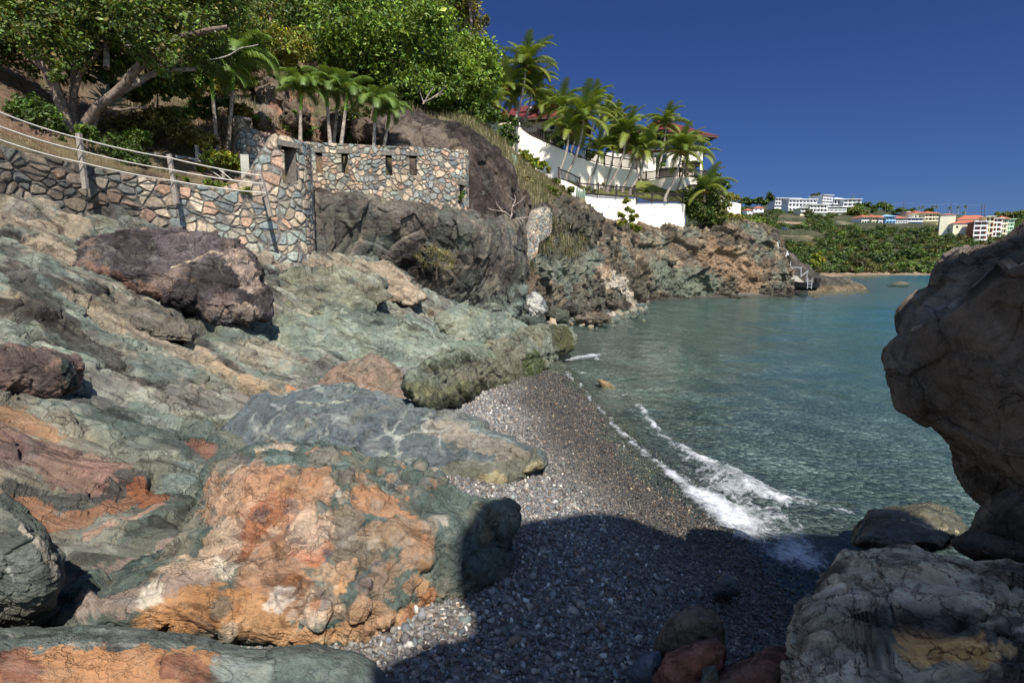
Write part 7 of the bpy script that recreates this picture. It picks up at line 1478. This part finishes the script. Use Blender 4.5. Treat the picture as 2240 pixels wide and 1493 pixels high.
# palms and power poles on the skyline, cars on the hill road
FP = [((2011,466),(2011,456),560,'leftmost of the skyline palms, short'),((2019,467),(2019,454),560,'second skyline palm from the left, tall'),((2040,466),(2040,453),560,'third skyline palm, paired with a taller one'),((2048,467),(2048,453),558,'fourth skyline palm, right of the pair'),
      ((2077,466),(2077,456),500,'broad skyline palm beside the stair tower'),((2096,468),(2096,455),500,'slim skyline palm behind the salmon roof'),((2112,470),(2112,453),500,'tallest of the skyline palms with a full crown'),((2108,474),(2107,467),480,'low bushy palm just above the salmon roof'),((1866,444),(1866,432),625,'palm standing over the right end of the white hotel'),((2217,476),(2217,467),520,'last skyline palm before the dark rock')]
for q, (b_, t_, Y_, lb) in enumerate(FP): palm('fan_palm', b_, t_, Y_, 2.6, 14, 'coco', lb, seed=q + 70, group='palms on the far skyline', r0=.22)
tops = []
for q, (x_, y0, y1, lb) in enumerate(((1977,441,462,'slim power pole on the skyline above the navy building'),(2081,443,466,'power pole behind the stair tower palm'),(2147,446,468,'power pole on the skyline, left of the close pair'),(2154,447,468,'power pole on the skyline, right of the close pair'),(1937,440,462,'power pole above the skyline trees left of the apartments'))):
    r_ = empty('power_pole', at(x_, y1, 560), lb, 'power pole', 'power poles on the far skyline'); mb = MB(); mb.tube([at(x_, y1 + 6, 560), at(x_, y0, 560)], [.28, .18], 6); mb.build('pole', M['pole'], r_)
    mb = MB(); mb.box(at(x_, y0 + 1.5, 560), (2.6, .2, .2)); mb.build('cross_arm', M['pole'], r_); tops.append((x_, y0 + 1.3))
for q, (i, j, k) in enumerate(((0, 1, 3), (1, 2, 2), (4, 0, 3))):
    a, b = at(*tops[i], 560), at(*tops[j], 560); t = np.linspace(0, 1, 18)[:, None]; P = a * (1 - t) + b * t; P[:, 2] -= (k * 4 * t * (1 - t))[:, 0] * .7
    V, F = tube(P, .045, 4); obj('power_line', V, F, M['grey'], label=['thin sagging wire between the first and second skyline poles', 'thin wire running to the close pair of skyline poles', 'thin wire at the left end of the skyline poles'][q], cat='wire', group=None)
def car(px, py, Y, mat, label, rz=0.0):
    b = at(px, py, Y); root = empty('car', b, label, 'car'); cs, sn = math.cos(rz), math.sin(rz)
    prof = [(-2.1,.35),(-2.15,.8),(-1.3,.95),(-.7,1.42),(.7,1.45),(1.35,.98),(2.1,.85),(2.15,.35)]
    V = np.array([(x_, s_, z_) for s_ in (-.85, .85) for x_, z_ in prof]); i = np.arange(8); j = (i + 1) % 8
    V = np.stack([V[:, 0] * cs - V[:, 1] * sn, V[:, 0] * sn + V[:, 1] * cs, V[:, 2]], -1) + b
    me = bpy.data.meshes.new('body'); me.from_pydata([tuple(v - b) for v in V], [], [tuple(int(a) for a in (p_, q_, q_ + 8, p_ + 8)) for p_, q_ in zip(i, j)] + [tuple(range(8)), tuple(range(15, 7, -1))]); me.materials.append(mat); link('body', me, root)
    for x_ in (-1.35, 1.35):
        for y_ in (-.8, .8):
            c = b + [x_ * cs - y_ * sn, x_ * sn + y_ * cs, .33]; d_ = np.array([-sn, cs, 0]) * .12; mb = MB(); mb.tube([c - d_, c, c + d_], [.33, .33, .33], 10); mb.build('wheel', M['black'], root)
    for y_ in (-.87, .87):
        c = b + [-y_ * sn, y_ * cs, 1.15]; mb = MB(); mb.box(c, (1.7, .05, .32), rz); mb.build('window', M['glass'], root)
    return root
car(1692, 503.0, 440, M['white'], 'white car parked on the hill road below the bare rock cutting'); car(1716, 501.5, 442, M['navy'], 'dark blue car on the hill road right of the white one')
# ------------------------------------------------------------------ the sea and its breaking wave
x, y, F = polar(1.2, 900, 520, -50, 100, 520)
d = -shore_d(x, y)
k = d > -1.6
keep = k[F].any(1); idx = np.unique(F[keep]); mp = -np.ones(len(x), int); mp[idx] = np.arange(len(idx)); F = mp[F[keep]]; x, y, d = x[idx], y[idx], d[idx]
P3 = np.stack([x, y, 0 * x], -1).astype(np.float32)
r = np.hypot(x, y); fade = sstep(60, 12, r)
swell = fbm(P3 * np.array([1, 1, 1]), 3, 0.35, seed=61); rip = fbm(warp(P3, .15, 1.5, 3) * np.array([.55, 1.6, 1], np.float32), 3, 1.9, 0.5, seed=63)
z = 0.05 * swell * sstep(0, 3, d) + 0.022 * rip * fade * sstep(-.2, 1.0, d)
# the small breaker: the surface humps up along its crest
crest = [(1400,900),(1440,958),(1500,1002),(1550,1032),(1600,1062),(1650,1092),(1720,1115),(1850,1138)]
cw = atz(*np.array(crest, float).T, 0.0)
cd = seg_dist(P3.astype(float), cw, np.linspace(.25, .34, len(cw)))
z = z + 0.07 * np.exp(-cd ** 2)
z = z + np.where(d < 0, 0.17 * np.minimum(-d, .5) * .75, 0)
dep = -ground_z(x, y)
m, nt, out = nmat('sea_water')
pos = nd(nt, 'NewGeometry').outputs['Position']
dp = nd(nt, 'Attribute', attribute_name='Depth').outputs['Fac']
mp_ = nd(nt, 'Mapping', {'Vector': pos, 'Scale': (.6, 1.5, 1)}); n1 = noise_n(nt, mp_.outputs[0], 2.4, 6, .62, .4); n2 = noise_n(nt, mp_.outputs[0], .35, 4, .6, .2)
hh = mathn(nt, 'ADD', mathn(nt, 'MULTIPLY', n1, .22), mathn(nt, 'MULTIPLY', n2, .9))
wp = ramp(nt, noise_n(nt, pos, .28, 4, .6, .5), [(.38, .25), (.62, 1)])
hh = mathn(nt, 'MULTIPLY', hh, wp)
bmp = nd(nt, 'Bump', {'Height': hh, 'Strength': .5, 'Distance': .15})
deep = mixc(nt, ramp(nt, mathn(nt, 'MULTIPLY', dp, .25), [(.10, 0), (.8, 1)]), (.06, .17, .15), (.004, .09, .155))
deep = mixc(nt, mathn(nt, 'MULTIPLY', ramp(nt, noise_n(nt, pos, .12, 4, .6), [(.4, 0), (.65, 1)]), .35), deep, (.012, .085, .115))
op = mathn(nt, 'SUBTRACT', 1.0, mathn(nt, 'POWER', 2.718, mathn(nt, 'MULTIPLY', dp, -.5)), clamp=True)
op = mathn(nt, 'MULTIPLY', op, .98)
tr = nd(nt, 'BsdfTransparent', {'Color': (.80, .92, .91, 1)}); df = nd(nt, 'BsdfDiffuse', {'Color': deep})
body = nd(nt, 'MixShader', {0: op, 1: tr.outputs[0], 2: df.outputs[0]})
gl = nd(nt, 'BsdfGlossy', {'Color': (1, 1, 1, 1), 'Roughness': .08, 'Normal': bmp.outputs[0]})
fr = nd(nt, 'Fresnel', {'IOR': 1.33, 'Normal': bmp.outputs[0]})
fin = nd(nt, 'MixShader', {0: mathn(nt, 'MULTIPLY', fr.outputs[0], .5), 1: body.outputs[0], 2: gl.outputs[0]})
nt.links.new(fin.outputs[0], out.inputs[0])
obj('sea', np.stack([x, y, z], -1), F, m, attrs={'Depth': np.maximum(dep, 0)}, kind='structure')

# foam: a lumpy sheet that is thick along the wave and breaks into lace behind it
gx, gy = np.meshgrid(np.arange(.7, 5.2, .014), np.arange(4.0, 16.0, .022)); x = gx.ravel(); y = gy.ravel(); F = grid_faces(gx.shape[1], gx.shape[0])
P3 = np.stack([x, y, 0 * x], -1).astype(np.float32)
bands = [([(1212,788),(1300,885),(1340,935),(1400,990),(1450,1032)], [5, 4, 5, 7, 10], .85), ([(1450,1032),(1500,1068),(1560,1112),(1620,1150),(1690,1192),(1750,1226),(1772,1240)], [11, 20, 32, 40, 44, 40, 26], 1.25),
         ([(1392,892),(1420,930),(1440,958),(1470,985),(1500,1000),(1535,1022)], [6, 7, 7, 7, 9, 13], .92), ([(1535,1022),(1570,1040),(1610,1066),(1650,1090),(1700,1112)], [18, 28, 30, 28, 20], 1.15), ([(1640,1080),(1720,1112),(1790,1125),(1860,1140)], [20, 20, 16, 8], .7), ([(1500,1018),(1560,1060),(1620,1108),(1680,1150),(1740,1200)], [18, 30, 40, 44, 40], .8),
         ([(1205,792),(1240,790),(1290,782),(1312,774)], [9, 14, 14, 11], .95), ([(1215,780),(1250,776),(1290,772)], [6, 8, 6], .8), ([(1222,800),(1250,806),(1275,820)], [5, 6, 5], .7), ([(1300,765),(1306,790)], [5, 5], .9), ([(1318,824),(1390,816)], [5, 5], .6), ([(1330,868),(1350,872),(1385,860)], [5, 7, 6], .75), ([(1250,760),(1300,770)], [10, 8], .5), ([(1224,705),(1250,716),(1262,722)], [4, 5, 4], .9), ([(1255,690),(1300,686)], [3, 3], .8), ([(1380,905),(1410,960)], [7, 6], .4),
         ([(2080,1085),(2120,1105),(2150,1118)], [10, 14, 14], .55)]
dens = np.zeros(len(x)); Wp = warp(P3, .10, 3.0, 5).astype(float)
for pts, wd, st_ in bands:
    wl = atz(*np.array(pts, float).T, 0.0); rad = np.array(wd) * np.linalg.norm(wl - [0, 0, CAMH], axis=1) / FPX * 1.5
    dd = seg_dist(Wp, wl, rad); dens = np.maximum(dens, st_ * np.exp(-dd ** 2 * .8))
big = fbm(P3, 4, 2.2, .6, 71); lace = np.abs(fbm(warp(P3, .12, 3, 7) * np.array([1.0, .8, 1], np.float32), 4, 5.0, .6, 73))
den = dens * (.95 + 1.1 * big) - .46 * sstep(.0, .2, lace) * (1.35 - dens) ; den = np.clip(den * .88, 0, 1.15)
q = -shore_d(x, y); lev = np.where(q < 0, .17 * np.minimum(-q, .6) * .8, 0) + .03
cd = seg_dist(P3.astype(float), cw, np.linspace(.25, .34, len(cw)))
z = lev + .07 * np.exp(-cd ** 2) + .012 + .04 * np.clip(den, 0, 1) * (.5 + 1.4 * np.clip(fbm(P3, 4, 4.5, .6, 75) + .25, 0, 1))
ok = (den > .06)[F].any(1); F = F[ok]; idx = np.unique(F); mp = -np.ones(len(x), int); mp[idx] = np.arange(len(idx)); F = mp[F]
m, nt, out = nmat('foam')
pos = nd(nt, 'NewGeometry').outputs['Position']; dn = nd(nt, 'Attribute', attribute_name='Den').outputs['Fac']
nz = noise_n(nt, pos, 17, 8, .78, .6)
al = ramp(nt, mathn(nt, 'ADD', mathn(nt, 'MULTIPLY', dn, .75), mathn(nt, 'MULTIPLY', mathn(nt, 'SUBTRACT', nz, .5), 1.7)), [(.24, 0), (.92, .88)])
df = nd(nt, 'BsdfPrincipled', {'Base Color': (.80, .82, .85, 1), 'Roughness': .6, 'Normal': nd(nt, 'Bump', {'Height': nz, 'Strength': .5, 'Distance': .03}).outputs[0]})
fin = nd(nt, 'MixShader', {0: al, 1: nd(nt, 'BsdfTransparent').outputs[0], 2: df.outputs[0]}); nt.links.new(fin.outputs[0], out.inputs[0])
obj('wave_foam', np.stack([x, y, z], -1)[idx], F, m, attrs={'Den': den[idx]}, kind='stuff', label='white foam of the small wave breaking on the pebbles')
# ------------------------------------------------------------------ camera, sun, sky
cam = bpy.data.cameras.new('Camera'); co = bpy.data.objects.new('camera', cam); COL.objects.link(co)
co.location = (0, 0, CAMH); co.rotation_euler = (math.radians(90) - TILT, 0, 0)
cam.sensor_width = 36; cam.sensor_fit = 'HORIZONTAL'; cam.lens = 36 * FPX / 2240; cam.clip_start = 0.1; cam.clip_end = 3000
SC.camera = co
AZ, EL = math.radians(16), math.radians(50)     # the sun stands behind the viewer, to the right
SD = np.array([math.sin(AZ) * math.cos(EL), -math.cos(AZ) * math.cos(EL), math.sin(EL)])
sun = bpy.data.lights.new('Sun', 'SUN'); sun.energy = 4.4; sun.angle = math.radians(0.5); sun.color = (1.0, 0.95, 0.86)
so = bpy.data.objects.new('sun', sun); COL.objects.link(so)
so.rotation_euler = Vector(-SD).to_track_quat('-Z', 'Y').to_euler(); so.location = (20, -40, 40)
w = bpy.data.worlds.new('World'); SC.world = w; w.use_nodes = True
nt = w.node_tree; nt.nodes.clear()
sky = nt.nodes.new('ShaderNodeTexSky'); sky.sky_type = 'NISHITA'; sky.sun_disc = False
sky.sun_elevation = EL; sky.sun_rotation = math.pi - AZ; sky.air_density = 1.0; sky.dust_density = 0.2; sky.ozone_density = 3.0; sky.altitude = 0
mx = nt.nodes.new('ShaderNodeMix'); mx.data_type = 'RGBA'; mx.blend_type = 'MULTIPLY'; mx.inputs[0].default_value = 1.0; tcw = nt.nodes.new('ShaderNodeTexCoord'); dv = nt.nodes.new('ShaderNodeVectorMath'); dv.operation = 'DOT_PRODUCT'; nt.links.new(tcw.outputs['Generated'], dv.inputs[0]); dv.inputs[1].default_value = tuple(SD)
rp = nt.nodes.new('ShaderNodeValToRGB'); e_ = rp.color_ramp.elements; e_[0].position = 0.46; e_[0].color = (0.115, 0.165, 0.31, 1); e_[1].position = 0.85; e_[1].color = (0.80, 0.78, 0.80, 1)
ma = nt.nodes.new('ShaderNodeMath'); ma.operation = 'MULTIPLY_ADD'; ma.inputs[1].default_value = .5; ma.inputs[2].default_value = .5; nt.links.new(dv.outputs['Value'], ma.inputs[0]); nt.links.new(ma.outputs[0], rp.inputs[0]); nt.links.new(rp.outputs[0], mx.inputs[7])
bg = nt.nodes.new('ShaderNodeBackground'); bg.inputs[1].default_value = 0.13
ou = nt.nodes.new('ShaderNodeOutputWorld')
nt.links.new(sky.outputs[0], mx.inputs[6]); nt.links.new(mx.outputs[2], bg.inputs[0]); nt.links.new(bg.outputs[0], ou.inputs[0])
SC.view_settings.view_transform = 'Standard'; SC.view_settings.look = 'None'; SC.view_settings.exposure = 0.58; SC.view_settings.gamma = 1
SC.cycles.max_bounces = 6; SC.cycles.diffuse_bounces = 3; SC.cycles.glossy_bounces = 3; SC.cycles.transmission_bounces = 4; SC.cycles.transparent_max_bounces = 12
SC.cycles.use_denoising = True
# the tall rock behind the viewer whose shadow falls across the gravel: its outline follows the shadow's edge back towards the sun
edge = [(850,1493),(960,1432),(1060,1412),(1088,1398),(1032,1310),(1020,1250),(1060,1190),(1120,1170),(1230,1145),(1330,1130),(1400,1140),(1470,1166),(1560,1215),(1650,1190),(1740,1180),(1860,1165)]
G = np.array([atz(a, b, 0.3) for a, b in edge]); gz = ground_z(G[:, 0], G[:, 1]); G = np.array([atz(a, b, max(h, 0)) for (a, b), h in zip(edge, gz)])
Yp = -2.6
G = np.concatenate([G, atz(np.array([1940, 1985, 2055]), np.array([1135, 1138, 1172]), .36)])
t = (Yp - G[:, 1]) / SD[1]; Cs = G + t[:, None] * SD
o2 = [(c[0], c[2]) for c in Cs] + [(Cs[-1][0] + 0.8, 5.0), (Cs[-1][0] + 2.5, 4.0), (9.5, 0.0), (4, -0.6), (0.8, 0.0)]
cx, cz = 4.6, 3.2; O = (np.array(o2) - [cx, cz]) * 1.025 + [cx, cz]
T, rr = radial(O, cx, cz)
D, F = ico(6)
th = np.arctan2(D[:, 1], D[:, 0]); rho = np.hypot(D[:, 0], D[:, 1]); r = np.interp(th, T, rr) * rho ** 0.5
V = np.stack([cx + r * np.cos(th), Yp - 1.1 * np.sign(D[:, 2]) * np.abs(D[:, 2]) ** 0.5, cz + r * np.sin(th)], -1)
# shear each slice along the sun so that the thickness does not widen the shadow
V[:, 0] += (V[:, 1] - Yp) / SD[1] * SD[0]; V[:, 2] += (V[:, 1] - Yp) / SD[1] * SD[2]
N = normals(V, F); V = V + N * (0.05 * fbm(V, 4, 1.0, seed=3))[:, None]
obj('boulder', V, F, M['shade'], cols=np.tile(S(120,104,88), (len(V), 1)), label='tall dark boulder behind the viewer that shades the gravel', cat='boulder')
